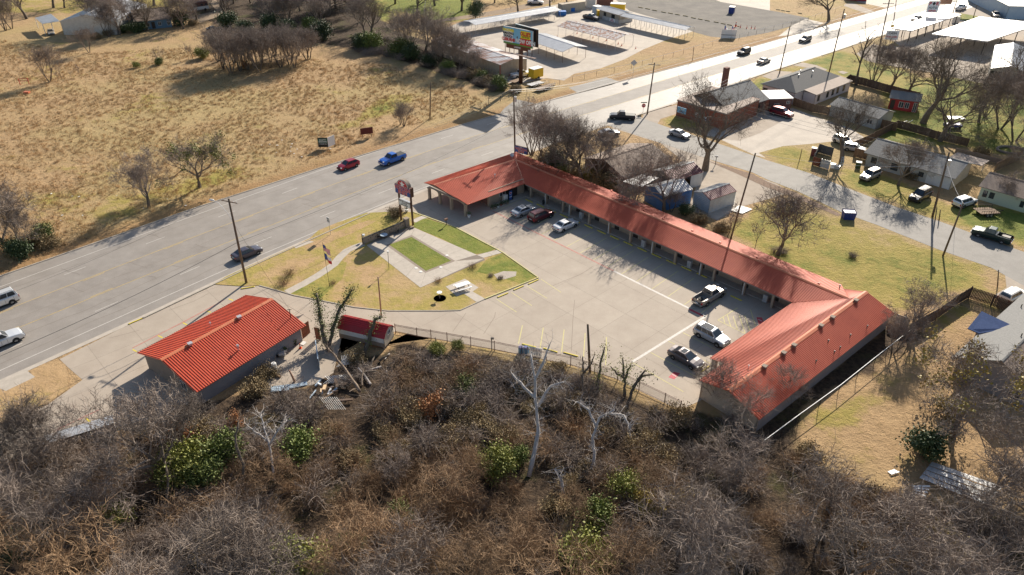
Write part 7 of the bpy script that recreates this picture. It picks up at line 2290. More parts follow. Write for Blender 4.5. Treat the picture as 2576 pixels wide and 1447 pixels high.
def arch(r,z,off,th,m,nm):
 b=MB(); pts=[(math.cos(math.pi*k/14)*r,math.sin(math.pi*k/14)*r*.80) for k in range(15)]
 c=mid+Z0*z+snv*off
 v=[c+sdv*x+Z0*y for x,y in pts]; v2=[p+snv*th for p in v]
 b.raw(v+v2,[tuple(range(15)),tuple(range(29,14,-1))]+[(k,15+k,16+k,k+1) for k in range(14)]+[(0,14,29,15)])
 return b.build(nm,m,sg)
arch(1.32,zb1,-.33,.62,'stucco_dark','arch_cabinet')
arch(1.22,zb1+.0,.30,.04,'sign_white','arch_border'); arch(1.13,zb1+.03,.345,.012,'sign_red','arch_face')
def star(c,r,u,w,m,parent,nm='star'):
 b=MB(); v=[c]
 for k in range(10):
  rr_=r if k%2==0 else r*.40; a=math.pi/2+k*math.pi/5
  v.append(c+u*math.cos(a)*rr_+w*math.sin(a)*rr_)
 b.raw(v,[(0,1+k,1+(k+1)%10) for k in range(10)]); return b.build(nm,m,parent)
star(mid+Z0*(zb1+.30)+snv*.37,.66,sdv,Z0,'sign_white',sg)
for s,size,zz_,xs in (('WESTERN',1.02,zb0+1.13,.78),('INN',1.0,zb0+.42,1.15)):
 text_mesh('lettering_outline',s,size,'sign_white',sg,mid+snv*.395+Z0*zz_,sdv,Z0,snv,.055,.008,xs=xs)
 text_mesh('lettering',s,size,'sign_red',sg,mid+snv*.42+Z0*zz_,sdv,Z0,snv,.02,.008,xs=xs)
w3=2.55; z3,z4=3.05,4.15
rb_=thing('reader_board','white changeable letter board below the motel sign','sign',tuple(mid))
o_=mid-sdv*w3/2
b=MB(); b.obb(o_-snv*.17+Z0*z3,sdv*w3,snv*.4,Z0*(z4-z3)); b.build('cabinet','galv',rb_)
b=MB(); b.obb(o_+snv*.23+sdv*.05+Z0*(z3+.05),sdv*(w3-.1),snv*.02,Z0*(z4-z3-.1)); b.build('face','sign_white',rb_)
for k,s in enumerate(('WELCOME TO CLEBURNE','LOW RATES','DAILY & WEEKLY')):
 text_mesh('lettering',s,.30,'dark',rb_,mid+snv*.26+Z0*(z4-.24-.32*k),sdv,Z0,snv,.006,.004,xs=.72)
# second,smaller sign on the pole behind the motel
q=B2.lerp(T2,.33)
s2d=unit((.84,-.55,0)); s2n=Vector((s2d.y,-s2d.x,0)); s2n=s2n if s2n.y<0 else -s2n
zz0=3.3; oo=Vector((B2.x,B2.y,0))+s2d*.15+s2n*.2
sg2=thing('small_motel_sign','smaller blue WESTERN INN sign above the motel corner','sign',(B2.x,B2.y,0))
zq=topz((1296,402),(1296,361.7+74/4))
z_lo=zq; z_hi=zq+1.35; wq=2.9
b=MB(); b.obb(oo+Z0*z_lo-s2n*.12,s2d*wq,s2n*.3,Z0*(z_hi-z_lo)); b.build('cabinet','brown_metal',sg2)
b=MB(); b.obb(oo+Z0*(z_lo+.05)+s2n*.18+s2d*.05,s2d*(wq-.1),s2n*.02,Z0*(z_hi-z_lo-.1)); b.build('face','sign_blue',sg2)
for s,size,dz,xs in (('WESTERN',.62,.84,.95),('INN',.62,.36,1.2)):
 text_mesh('lettering_outline',s,size,'sign_white',sg2,oo+s2d*wq/2+s2n*.215+Z0*(z_lo+dz),s2d,Z0,s2n,.05,.006,xs=xs)
 text_mesh('lettering',s,size,'sign_red',sg2,oo+s2d*wq/2+s2n*.235+Z0*(z_lo+dz),s2d,Z0,s2n,.015,.006,xs=xs)
star(oo+s2d*wq/2+s2n*.21+Z0*(z_hi-.2),.24,s2d,Z0,'sign_white',sg2)
b=MB(); p=oo+s2d*wq*.55; b.cyl(p,p+Z0*z_lo,.08,6); b.build('post','brown_metal',sg2)
# ------------------------------------------------------------------ billboard
bp=G(T(2,0,88,838))
bb=thing('billboard','big roadside billboard in a V on a thick brown column','billboard',tuple(bp))
zb_=9.6
tl_,tr_,bl_=G(T(1,0,2490,262),14.2),None,None
# board ends from the survey at their top edge
zt_=14.6
ta=G((644+2490/4,262/4),zt_); tb_=G((1288+208/4,318/4),zt_)
bd_=unit(tb_-ta); bw_=(tb_-ta).length
bn_=Vector((bd_.y,-bd_.x,0)); bn_=bn_ if bn_.y<0 else -bn_
bh_=3.9
shift=Vector((0,0,0))
b=MB(); b.cyl(bp,bp+Z0*(zt_-1.0),.52,14); b.build('column','brown_metal',bb,smooth=True)
b=MB(); b.obb(ta-bn_*.12-Z0*bh_,bd_*bw_,bn_*.14,Z0*bh_); b.build('board','bill_blue',bb)
b=MB(); b.obb(ta+bn_*.02-Z0*.06,bd_*bw_,-bn_*.2,Z0*.12); b.obb(tb_-Z0*bh_+bn_*.02,bd_*.12,-bn_*.2,Z0*bh_); b.build('edge_trim','white',bb)
def bbf(x,z,w,h,m,off=.03,nm='printed_field'):
 b=MB(); b.obb(ta+bd_*x-Z0*(z+h)+bn_*off,bd_*w,bn_*.012,Z0*h); return b.build(nm,m,bb)
bbf(0,bh_-.45,bw_,.45,'bill_green')
bbf(bw_*.02,.35,bw_*.31,bh_*.80,'sign_white',.045,'cloud_field')
bbf(bw_*.60,.30,bw_*.33,bh_*.44,'bill_yellow',.045)
bbf(bw_*.57,bh_*.52,bw_*.39,bh_*.40,'sign_red',.05)
def bbt(s,x,z,size,m,xs=1,bold=.03,off=.075): text_mesh('lettering',s,size,m,bb,ta+bd_*x-Z0*z+bn_*off,bd_,Z0,bn_,bold,.01,xs=xs)
bbt('UNCOVER',bw_*.175,.72,.85,'bill_yellow',.85,.05)
bbt('AMAZING',bw_*.175,1.42,.74,'dark',.95); bbt('DEALS',bw_*.13,2.08,.74,'dark',.95)
b=MB(); c=ta+bd_*bw_*.265-Z0*2.12+bn_*.07; b.face([c+bd_*math.cos(k*.5236)*.5+Z0*math.sin(k*.5236)*.28 for k in range(12)]); b.build('oval','sign_blue',bb)
bbt('IN',bw_*.265,2.12,.36,'sign_white',1,.01,.09)
bbt('CLEBURNE',bw_*.175,2.86,.95,'sign_red',.86,.05)
bbt("OLLIE'S",bw_*.765,1.0,1.15,'sign_red',.82,.06,.075)
bbf(bw_*.64,1.48,bw_*.25,.34,'dark',.06,'strapline'); bbt('BARGAIN OUTLET',bw_*.765,1.65,.34,'bill_yellow',.82,.008,.085)
bbt('NOW OPEN',bw_*.765,bh_*.72,1.3,'sign_white',.80,.05,.08)
b=MB(); b.obb(ta+bd_*bw_*.09-Z0*(bh_+.95)-bn_*.1,bd_*bw_*.84,bn_*.1,Z0*.95)
b.build('apron_board','brick',bb)
for k in range(24):
 b=MB(); b.obb(ta+bd_*bw_*(.1+.83*k/24)-Z0*(bh_+.93)+bn_*.0,bd_*.14,bn_*.05,Z0*.9); b.build('apron_slat','brown_metal',bb)
text_mesh('lettering','LAMAR',.62,'sign_white',bb,ta+bd_*bw_*.49-Z0*(bh_+.45)+bn_*.08,bd_,Z0,bn_,.01,.01)
bbf(bw_*.86,bh_+.45,.9,.5,'sign_white',.06,'number_plate')
b=MB(); b.obb(ta-bd_*.8-Z0*(bh_+2.0)+bn_*.1,bd_*(bw_+2.2),bn_*.8,Z0*.08)
b.build('catwalk','brown_metal',bb)
for k in range(7):
 p=ta+bd_*bw_*(.04+.93*k/6)-Z0*(bh_+2.0); b=MB(); b.obb(p-bn_*.2,bd_*.1,bn_*.1,Z0*2.4); b.build('strut','brown_metal',bb)
# rear board of the V
d3=unit(bd_+Vector((.0,.30,0))); n3=Vector((-d3.y,d3.x,0)); st0=ta+bd_*.8-bn_*1.9+Z0*.9
st0=tb_-bd_*(bw_-2.0)-bn_*1.2
b=MB(); q0=ta+bd_*2.2-bn_*1.8; q1=tb_+bd_*1.2-bn_*.5
b.obb(q0-Z0*(bh_-.3),(q1-q0),-bn_*.15,Z0*(bh_+.1)); b.build('rear_board','dark_metal',bb)
b=MB(); b.obb(q0+Z0*.4,(q1-q0),-bn_*.3,Z0*.14); b.build('edge_trim','white',bb)
for k in range(9):
 b=MB(); p=q0.lerp(q1,(k+.5)/9); b.obb(p-Z0*(bh_-.3)+bn_*.02,bd_*.12,bn_*.08,Z0*(bh_)); b.build('frame_rib','brown_metal',bb)
b=MB(); b.obb(bp+Z0*(zt_-bh_-1.2)-bn_*.2,(ta+tb_)/2-Z0*(bh_+1.2-0)-(bp+Z0*(zt_-bh_-1.2))+bn_*0,Z0*.4,bd_*.3) if False else b.cyl(bp+Z0*(zt_-2),(ta+tb_)/2-Z0*2.0,.3,8); b.build('bracket','brown_metal',bb)
# ------------------------------------------------------------------ small roadside signs
def post_sign(label,base,top,w,h,d,m,postm='galv',txt=(),z_top=None,two=False,name='road_sign',shape='rect',back='galv',posts_dx=.35,nrm=None):
 B=G(base); z1_=z_top or topz(base,top)
 d=unit(d); n=nrm or Vector((d.y,-d.x,0)); n=n if n.y<0 else -n
 t_=thing(name,label,'sign',(B.x,B.y,0))
 for dx in ((-posts_dx*w,posts_dx*w) if two else (0,)):
  p=B+d*dx; b=MB(); b.cyl(p,p+Z0*(z1_-(.05 if shape=='rect' else 0)),.04 if not two else .06,6); b.build('post',postm,t_)
 c=B+Z0*(z1_-h/2)+n*.08
 b=MB()
 if shape=='rect': pts=[(-w/2,-h/2),(w/2,-h/2),(w/2,h/2),(-w/2,h/2)]
 elif shape=='diamond': pts=[(0,-h/2),(w/2,0),(0,h/2),(-w/2,0)]
 else: pts=[(math.cos(math.pi/8+k*math.pi/4)*w/2,math.sin(math.pi/8+k*math.pi/4)*h/2) for k in range(8)]
 k_=len(pts)
 v=[c+d*x+Z0*y for x,y in pts]; v2=[q-n*.05 for q in v]
 b.raw(v+v2,[tuple(range(k_)),tuple(range(2*k_-1,k_-1,-1))]+[(i,k_+i,k_+(i+1)%k_,(i+1)%k_) for i in range(k_)])
 b.build('board',m,t_)
 for (s,size,dx,dz,mm,bold,xs) in txt:
  text_mesh('lettering',s,size,mm,t_,c+n*.02+d*dx+Z0*dz,d,Z0,n,bold,.005,xs=xs)
 return t_,c,d,n
ex=Vector((1,0,0))
post_sign('dark red blank board on two posts in the field',T(1,0,1120,1385),T(1,0,1120,1285),2.6,1.35,unit((1,.42,0)),'roof_crimson' if False else mat('maroon_board',(.12,.015,.012),.6).name,'wood',two=True,name='field_sign')
t_,c,d,n=post_sign('dark green and white property sign with a folded second face in the field',T(1,1,682,48),T(1,0,675,1385),2.0,2.0,ex,'dark','dark_metal',two=True,name='property_sign',
 txt=[('SCOTT',.42,0,.50,'sign_white',.01,1),('BROWN',.42,0,.12,'sign_white',.01,1),('555-1280',.26,0,-.35,'sign_white',.004,1)] if False else [('SCOTT',.42,0,.50,'sign_white',.01,1),('BROWN',.42,0,.12,'sign_white',.01,1),('COMMERCIAL',.24,0,-.35,'sign_white',.004,1)])
b=MB(); b.obb(c-d*.96-Z0*.2+n*.004,d*1.92,n*.006,Z0*1.0); b.build('green_field',mat('sign_green',(.01,.09,.05),.4).name,t_)
b=MB(); q=c+d*1.0; b.obb(q-Z0*1.0,unit((.55,.83,0))*1.9,Vector((.04,-.03,0)),Z0*2.0); b.build('second_board','sign_white',t_)
q=q+unit((.55,.83,0))*1.8; b=MB(); b.cyl(Vector((q.x,q.y,0)),Vector((q.x,q.y,c.z)),.06,6); b.build('post','dark_metal',t_)
post_sign('white regulatory sign on a thin post at the near lane edge',T(1,1,752,915),T(1,1,722,740),.75,.95,HN,'sign_white',txt=[('NO',.3,0,.2,'dark',.01,1),('PARK',.24,0,-.15,'dark',.01,1)])
post_sign('grey back of a diamond sign beside the far lanes',T(2,0,1215,770),T(2,0,1262,598),1.7,1.7,ex,'galv',shape='diamond')
post_sign('yellow diamond sign by the long canopy',T(3,0,1245,300),T(3,0,1235,245),1.2,1.2,ex,'bright_yellow',shape='diamond')
t_,c,d,n=post_sign('red stop sign with a green street name plate at the side street',T(2,0,1318,1130),T(2,0,1322,1042),.95,.95,ex,'sign_red',shape='oct',txt=[('STOP',.32,0,0,'sign_white',.01,.9)])
b=MB(); p=c+Z0*.62; b.cyl(c+Z0*.3-n*.06,c+Z0*.85-n*.06,.03,6); b.obb(p-ex*.7,ex*1.4,n*.03,Z0*.2); b.build('street_name_plate','sign_green',t_)
post_sign('white sign board on two posts by the near corner of the long canopy',Z5(50,460),Z5(75,320),3.6,2.6,unit((1,-.12,0)),'sign_white','dark_metal',two=True,name='sales_sign',txt=[('CASH',.9,0,.5,'dark',.02,1),('FOR CARS',.7,0,-.5,'sign_red',.02,.9)])
post_sign('second white board behind the first at the long canopy',Z5(150,400),Z5(150,305),3.2,1.1,unit((1,-.12,0)),'sign_white','dark_metal',two=True,name='sales_sign',z_top=3.4)
t_,c,d,n=post_sign('white sign with a black diamond and AUTO lettering above the long canopy',Z5(440,290),Z5(455,112),3.4,3.4,unit((1,-.1,0)),'sign_white','galv',z_top=8.0,name='auto_sign',txt=[('P   R',1.5,0,.9,'sign_red',.04,1),('AUTO',.9,0,-.3,'dark',.02,1),('REPAIR',.8,0,-1.2,'sign_red',.02,.9)])
b=MB(); q=c+n*.02+Z0*.95; b.face([q-Z0*.6,q+d*.5,q+Z0*.6,q-d*.5]); b.build('diamond_emblem','dark',t_)
post_sign('rusty blank box sign on a tall leaning post above the long canopy',Z5(560,275),Z5(610,80),3.6,1.5,unit((1,-.1,0)),'rust','dark_metal',z_top=8.2,name='box_sign')
post_sign('large white banner sign with red lettering at the top of the highway',Z5(785,140),Z5(875,15),5.2,2.2,unit((1,-.06,0)),'sign_white','dark_metal',z_top=7.0,name='banner_sign',txt=[('USED TIRES',.95,0,.5,'sign_red',.03,.9),('ALL SIZES',.5,0,-.3,'dark',.01,1)])
t_,c,d,n=post_sign('white banner board on two posts beside the dark field',T(2,0,2175,385),T(2,0,2178,298),4.4,2.6,unit((1,-.15,0)),'sign_white','steel_white',two=True,name='banner_board',posts_dx=.47)
b=MB(); b.obb(c-d*2.2-Z0*.35+n*.01,d*4.4,n*.02,Z0*.14); b.build('stripe','dark',t_)
def flag(label,base,top,cols,w=1.5,h=.9,r=.03,name='flagpole',polem='galv',flags=None):
 B,Tp=tip_of(base,top)
 t_=thing(name,label,'flag',(B.x,B.y,0))
 b=MB(); b.cyl(B,Tp,r,7,r*.7); b.build('pole',polem,t_)
 for (f,sty) in flags:
  c=B.lerp(Tp,f)
  dd=unit((.9,-.25,0))
  def cloth(nm,x0,x1,y0,y1,m,o=0):
   b=MB(); V=[]; F_=[]
   for i in range(7):
    x=x0+(x1-x0)*i/6
    q=c+dd*x*w*.62+Vector((.12,.3,0))*math.sin(x*7)*.35-Z0*(x*.75*h)
    V+=[q-Z0*y1*h+Vector((0,-o,0)),q-Z0*y0*h+Vector((0,-o,0))]
   for i in range(6): F_.append((2*i,2*i+2,2*i+3,2*i+1))
   b.raw(V,F_); return b.build(nm,m,t_)
  if sty=='us':
   for k in range(7): cloth('stripe',0,1,k/7,(k+.55)/7,'sign_red'); cloth('stripe',0,1,(k+.55)/7,(k+1)/7,'sign_white')
   cloth('canton',0,.42,0,.52,'sign_blue',.02)
  else:
   cloth('hoist_field',0,.34,0,1,'sign_blue'); cloth('stripe',.34,1,0,.5,'sign_white'); cloth('stripe',.34,1,.5,1,'sign_red')
 return t_
flag('slim dark flagpole on the lawn carrying two limp flags',T(1,1,742,1440),T(1,1,667,990),None,flags=[(.95,'us'),(.76,'tx')],polem='dark_metal',w=1.5,h=1.0)
flag('flag beside the white banner board, left one',T(2,0,2140,375),T(2,0,2142,248),None,flags=[(.97,'tx')],w=1.6,h=1.2)
flag('flag beside the white banner board, right one',T(2,0,2210,378),T(2,0,2215,258),None,flags=[(.97,'us')],w=1.6,h=1.2)
flag('flag at the corner of the pale blue store',Z5(1270,130),Z5(1290,55),None,flags=[(.95,'us')],w=2.4,h=1.4)
def lantern(label,base,top,name='garden_lamp',s=1.0):
 B,Tp=tip_of(base,top)
 t_=thing(name,label,'lamp',(B.x,B.y,0))
 b=MB(); b.cyl(B,Tp-Z0*.2,.035,7); b.build('post','dark_metal',t_)
 b=MB(); b.cyl(Tp-Z0*.2,Tp-Z0*.12,.16*s,8); b.cyl(Tp-Z0*.12,Tp+Z0*.04,.12*s,8,.17*s); b.build('lamp_head','lamp_glass',t_)
lantern('slim lamp post at the edge of the sign plaza',T(1,1,1338,1260),T(1,1,1326,1082))
lantern('short white lantern at the low end of the stone wall',T(1,1,1082,975),T(1,1,1080,915),s=1.5)
# mailbox post in the lawn strip,mailbox by the side street
def mailbox(label,base,top,m,d):
 B=G(base); z=topz(base,top)
 t_=thing('mailbox',label,'mailbox',(B.x,B.y,0))
 b=MB(); b.box(B.x,B.y,(z-.3)/2,.1,.1,z-.3); b.build('post','dark_metal',t_)
 b=MB(); b.obb(B-d*.3+Z0*(z-.32)+Vector((-d.y,d.x,0))*-.13,d*.6,Vector((-d.y,d.x,0))*.26,Z0*.2); c=B+Z0*(z-.12); b.cyl(c-d*.3,c+d*.3,.13,10); b.build('box',m,t_)
mailbox('copper coloured mailbox on a post in the green lawn strip',T(1,1,1915,822),T(1,1,1912,752),'rust',fv)
mailbox('white mailbox on a wooden post beside the side street',T(2,1,2045,215),T(2,1,2075,120),'white',unit((1,-.5,0)))
# stone wall behind the plaza
wa=G(T(1,1,1078,1018)); wb=G(T(1,1,1500,842)); wd=unit(wb-wa); wnn=Vector((-wd.y,wd.x,0))
sw=thing('garden_wall','low tan wall with a stone end pillar behind the plaza','wall',tuple(wa))
b=MB(); b.obb(wa,wb-wa,wnn*.22,Z0*1.05); b.build('wall_body','stucco_tan',sw)
b=MB(); b.obb(wa-wnn*.04+Z0*1.053,wb-wa,wnn*.30,Z0*.08); b.build('coping','dark_metal',sw)
b=MB(); b.box(wb.x+wd.x*.35,wb.y+wd.y*.35,.75,.75,.7,1.5,wd); b.box(wb.x+wd.x*.35,wb.y+wd.y*.35,1.54,.85,.8,.1,wd); b.build('pillar','stone',sw)
b=MB(); b.cyl(wa,wa+Z0*1.9,.06,6); b.build('corner_post','dark_metal',sw)
for k in range(16):
 p=wa+(wb-wa)*(.12+.055*k); b=MB(); b.obb(p-wnn*.03+Z0*(.45+.2*(k%3)),wd*.09,wnn*.03,Z0*.16); b.build('ornament','dark_metal',sw)
rl=thing('railing','thin dark wire railing on top of the tan wall','railing',tuple(wa+Z0*1.14))
for k in range(7):
 p=wa.lerp(wb,k/6)+Z0*1.13+wnn*.1; b=MB(); b.cyl(p,p+Z0*.55,.02,5); b.build('upright','dark_metal',rl)
for zz_ in (1.35,1.62):
 b=MB(); b.tube([wa+Z0*zz_+wnn*.1,wb+Z0*zz_+wnn*.1],.015,4); b.build('rail','dark_metal',rl)
# round table,chair
tc_=G(T(1,1,1290,955)); t_=thing('round_table','round blue glass patio table by the tan wall','table',tuple(tc_))
b=MB(); b.cyl(tc_+Z0*.72,tc_+Z0*.75,.60,20); b.build('tabletop','light_blue_siding',t_)
for k in range(4):
 a=k*math.pi/2+.4; b=MB(); b.cyl(tc_+Vector((math.cos(a)*.45,math.sin(a)*.45,0)),tc_+Vector((math.cos(a)*.1,math.sin(a)*.1,.72)),.018,5); b.build('leg','dark_metal',t_)
def chair(label,p,d):
 t_=thing('patio_chair',label,'chair',tuple(p)); n=Vector((-d.y,d.x,0))
 b=MB(); b.obb(p-d*.25-n*.25+Z0*.42,d*.5,n*.5,Z0*.03); b.build('seat','dark_metal',t_)
 b=MB(); b.obb(p-d*.25-n*.25+Z0*.45,-d*.03,n*.5,Z0*.45); b.build('backrest','dark_metal',t_)
 for sx in (-.22,.22):
  for sy in (-.22,.22): b=MB(); q=p+d*sx+n*sy; b.cyl(q,q+Z0*.42,.018,5); b.build('leg','dark_metal',t_)
chair('dark wire patio chair left of the round blue table',G(T(1,1,1238,955)),unit((1,.3,0)))
chair('dark wire patio chair by the tan wall, right of the table',G(T(1,1,1420,900)),unit((-1,-.3,0)))
fd=thing('fountain','small stone fountain basin at the foot of the tan wall','fountain',tuple(G(T(1,1,1345,895))))
p=G(T(1,1,1345,895)); b=MB(); b.cyl(p,p+Z0*.35,.4,12,.5); b.build('basin','stone',fd); b=MB(); b.cyl(p+Z0*.35,p+Z0*.8,.1,8,.14); b.build('spout','stone',fd)
for k,(x,y) in enumerate(((1545,850),(1562,842),(1578,852),(1560,858))):
 p=G(T(1,1,x,y)); b=MB(); rr=random.Random(k); v=[p+Vector((math.cos(a)*.2*rr.uniform(.7,1.2),math.sin(a)*.17*rr.uniform(.7,1.2),0)) for a in np.arange(0,6.28,1.05)]
 b.prism(v,.05,.22+.05*k); b.build('rock','stone',None,label='grey rock in the pile at the foot of the sign post, %s'%['leftmost','rear','rightmost','front'][k],cat='rock',group='rocks at the sign post')
for k,(x,y) in enumerate(((1612,1257),(1658,1292),(1860,1248),(1922,1128),(2030,3000))):
 if y>2000: continue
 p=G(T(1,1,x,y)); b=MB(); b.cyl(p+Z0*.08,p+Z0*.12,.26,14,.24); b.build('stepping_disc','white',None,label='white round disc set in the brick border, %s'%['left corner, upper','left corner, lower','near edge','right edge'][k],cat='disc',group='white discs of the plaza border')
# picnic table
p0=G(T(1,1,2000,1400+20),.75); pt0=G(L(1020,352),.0);
ctr=G(L(1040,352),.75); pu=unit(G(L(1068,340),.75)-G(L(1010,358),.75)); pv=Vector((-pu.y,pu.x,0)); ctr=Vector((ctr.x,ctr.y,.075))
t_=thing('picnic_table','white topped picnic table with two benches on a concrete pad','picnic table',tuple(ctr))
b=MB(); b.obb(ctr-pu*1.1-pv*.42+Z0*.68,pu*2.2,pv*.84,Z0*.06); b.build('tabletop','sign_white',t_)
for s in (-1,1):
 b=MB(); b.obb(ctr-pu*1.1+pv*(s*.78-.14)+Z0*.40,pu*2.2,pv*.28,Z0*.05); b.build('bench','sign_white',t_)
for s in (-.8,.8):
 for k in (-1,1):
  b=MB(); b.tube([ctr+pu*s+pv*k*.75,ctr+pu*s+pv*k*.2+Z0*.67],.03,5); b.build('leg','dark_metal',t_)
 b=MB(); b.obb(ctr+pu*s-pv*.9+Z0*.34,pu*.05,pv*1.8,Z0*.05); b.build('brace','dark_metal',t_)
# bird bath
p=G(T(1,2,1850,112)); t_=thing('bird_bath','white bird bath on a thin stem on the lawn','bird bath',tuple(p))
b=MB(); b.cyl(p+Z0*.06,p+Z0*.95,.05,8); b.build('stem','stone',t_)
b=MB(); b.tube([p+Z0*.92,p+Z0*1.0,p+Z0*1.08],[.12,.3,.38],16); b.build('basin','sign_white',t_)
b=MB(); b.cyl(p+Z0*.05,p+Z0*.06,.9,14); o=b.build('bare_soil','dirt',kind='structure'); o['label']='ring of bare soil round the bird bath'
# ------------------------------------------------------------------ iron fence along the wooded strip
fpts=[T(1,2,1405,462),T(1,2,1622,502),T(1,2,1763,522),T(1,2,1925,550),T(1,2,2162,592),T(1,2,2400,636),T(2,2,95,690),T(2,2,345,742),T(2,2,588,788),T(2,2,830,862),T(2,2,1060,935),T(2,2,1275,1040),T(2,2,1533,1163),T(2,2,1690,1240)]
FP=px(fpts)
fe_=thing('iron_fence','long dark iron picket fence between the car park and the wooded strip','fence',tuple(FP[6]))
for p in FP:
 b=MB(); b.box(p.x,p.y,.78,.09,.09,1.56); b.build('post','brown_metal',fe_)
pk=MB()
for a,c in zip(FP,FP[1:]):
 for zz_ in (.18,1.22,1.40):
  b=MB(); b.obb(a+Z0*zz_,c-a,unit(Vector((-(c-a).y,(c-a).x,0)))*.035,Z0*.04); b.build('rail','brown_metal',fe_)
 n=int((c-a).length/.125)
 for k in range(1,n):
  p=a.lerp(c,k/n); pk.obb(p-Vector((.012,.012,0))+Z0*.10,Vector((.024,0,0)),Vector((0,.024,0)),Z0*1.36)
pk.build('picket','brown_metal',fe_,kind='stuff')
t_=thing('floodlight','small floodlight on a short post at the iron fence','lamp',tuple(G(T(1,2,2372,632))))
p=G(T(1,2,2372,632)); b=MB(); b.cyl(p,p+Z0*1.9,.06,6); b.build('post','dark_metal',t_); b=MB(); b.box(p.x+.1,p.y-.1,1.95,.4,.25,.18); b.build('lamp_head','dark_metal',t_)
# air conditioner boxes/blue drums behind the fence bays
for k,x in enumerate((88,140)):
 p=G(T(2,2,x,655)); t_=thing('blue_drum','blue drum against the iron fence, %s one'%['left','right'][k],'drum',tuple(p)); b=MB(); b.cyl(p,p+Z0*.85,.32,12); b.build('drum_body','bill_blue',t_); b=MB(); b.cyl(p+Z0*.85,p+Z0*.9,.30,12); b.build('lid','bin_blue',t_)
p=G(T(2,2,150,670)); q=G(T(2,2,300,700)); t_=thing('propped_panel','ribbed pale metal panel propped on the iron fence','panel',tuple(p))
dd=unit(q-p)
for k in range(10): b=MB(); b.obb(p+(q-p)*k/10+Z0*.05,(q-p)*.075,Vector((-dd.y,dd.x,0))*.04,Z0*1.2); b.build('slat','light_blue_siding',t_)
# ------------------------------------------------------------------ red barrel-roofed shed
fr=G(T(1,2,1295,606),.35); fr2=G(T(1,2,1412,497),.35); bl2=G(T(1,2,840,500),.35)
sv=unit(fr2-fr); su=Vector((sv.y,-sv.x,0)); su=-su if su.x>0 else su
su=unit(bl2-fr); sv=Vector((su.y,-su.x,0)); sv=sv if sv.y>0 else -sv
wS=max(2.4,(fr2-fr).dot(sv)); lS=(bl2-fr).length
fr.z=0
sh_=thing('garden_shed','gambrel roofed shed with crimson roof and cream siding beside the fence','shed',tuple(fr))
prof_=[(0,.35),(0,1.75),(.14,2.35),(.5,2.8),(.86,2.35),(1,1.75),(1,.35)]
def shp(x,t,z): q=fr+su*x+sv*(t*wS); return Vector((q.x,q.y,z))
for x0,m_ in ((0,'stucco_cream'),(lS,'stucco_cream')):
 b=MB(); v=[shp(x0,t,z) for t,z in prof_]; v2=[p_+su*(.06 if x0==0 else -.06) for p_ in v]; k_=7
 b.raw(v+v2,[tuple(range(k_)),tuple(range(2*k_-1,k_-1,-1))]+[(i,k_+i,k_+(i+1)%k_,(i+1)%k_) for i in range(k_)]); b.build('end_wall',m_,sh_)
for t,m_ in ((0,'stone'),(1,'stucco_cream')):
 b=MB(); b.obb(shp(0,t,.35)+sv*(-.06 if t else 0),su*lS,sv*.06,Z0*.62); b.build('lower_siding',m_,sh_)
 b=MB(); b.obb(shp(0,t,.98)+sv*(-.06 if t else 0),su*lS,sv*.06,Z0*.78); b.build('upper_siding','white',sh_)
for k in range(12):
 t0,t1_=k/12,(k+1)/12
for k in range(8):
 zz_=.42+.27*k
 if zz_<2.0: b=MB(); b.obb(shp(-.03,.03,zz_),sv*wS*.94,su*.03,Z0*.19); b.build('siding_board','stucco_cream',sh_)
window(shp(-.03,.5,0),sv,-su,.7,1.65,2.3,sh_,'white')
for (ta_,za),(tb2,zb2) in zip(prof_[1:5],prof_[2:6]):
 a=[shp(-.15,ta_-(.03 if ta_==0 else 0),za+.03),shp(lS+.15,ta_-(.03 if ta_==0 else 0),za+.03),shp(lS+.15,tb2+(.03 if tb2==1 else 0),zb2+.03),shp(-.15,tb2+(.03 if tb2==1 else 0),zb2+.03)]
 slope('roof',a,'roof_crimson',sh_,down=sv,rib=.0,th=.05)
 # ribs running along the shed on the sloping faces
 for j in range(4):
  f=(j+.5)/4; p_=a[0].lerp(a[3],f); q_=a[1].lerp(a[2],f)
  b=MB(); b.obb(p_+Z0*.004,q_-p_,(a[3]-a[0]).normalized()*.10,Z0*.05); b.build('roof_rib','roof_crimson',sh_)
for x in (.2,lS/2,lS-.2):
 b=MB(); p=shp(x,.5,0); b.obb(shp(x,0.05,.0),su*.2,sv*wS*.9,Z0*.34); b.build('skid_block','stone',sh_)
# ------------------------------------------------------------------ patio behind the left building
def obj1(name,label,cat,mb,m,group=None): return mb.build(name,m,None,label=label,cat=cat,group=group)
p=G(T(1,2,198,862)); t_=thing('water_heater','white upright water heater standing on the patio','water heater',tuple(p)); b=MB(); b.tube([p,p+Z0*1.5,p+Z0*1.56],[.30,.30,.26],16); b.build('tank','white',t_,smooth=False); b=MB(); b.cyl(p+Z0*1.56,p+Z0*1.66,.07,8); b.build('flue','galv',t_)
b=MB(); b.obb(G(T(1,2,20,790),.05),G(T(1,2,240,912),.05)-G(T(1,2,20,790),.05),Vector((.12,.15,0)),Z0*.2); obj1('timber_beam','long timber beam lying on the patio beside the water heater','beam',b,'wood')
t_,*_=pole('rusty post leaning out of the patio',T(1,2,392,950),T(1,2,335,835),.12,m='rust',name='steel_post',cat='post')
p=G(T(1,2,270,700)); t_=thing('wheelbarrow','grey wheelbarrow full of junk against the left building','wheelbarrow',tuple(p))
b=MB(); b.tube([p+Vector((-.4,0,.45)),p+Vector((.35,.1,.55))],[.28,.38],8); b.build('tray','galv',t_)
b=MB(); q=p+Vector((-.6,-.15,.2)); b.cyl(q,q+Vector((.02,.1,0)),.2,12); b.build('wheel','tyre',t_)
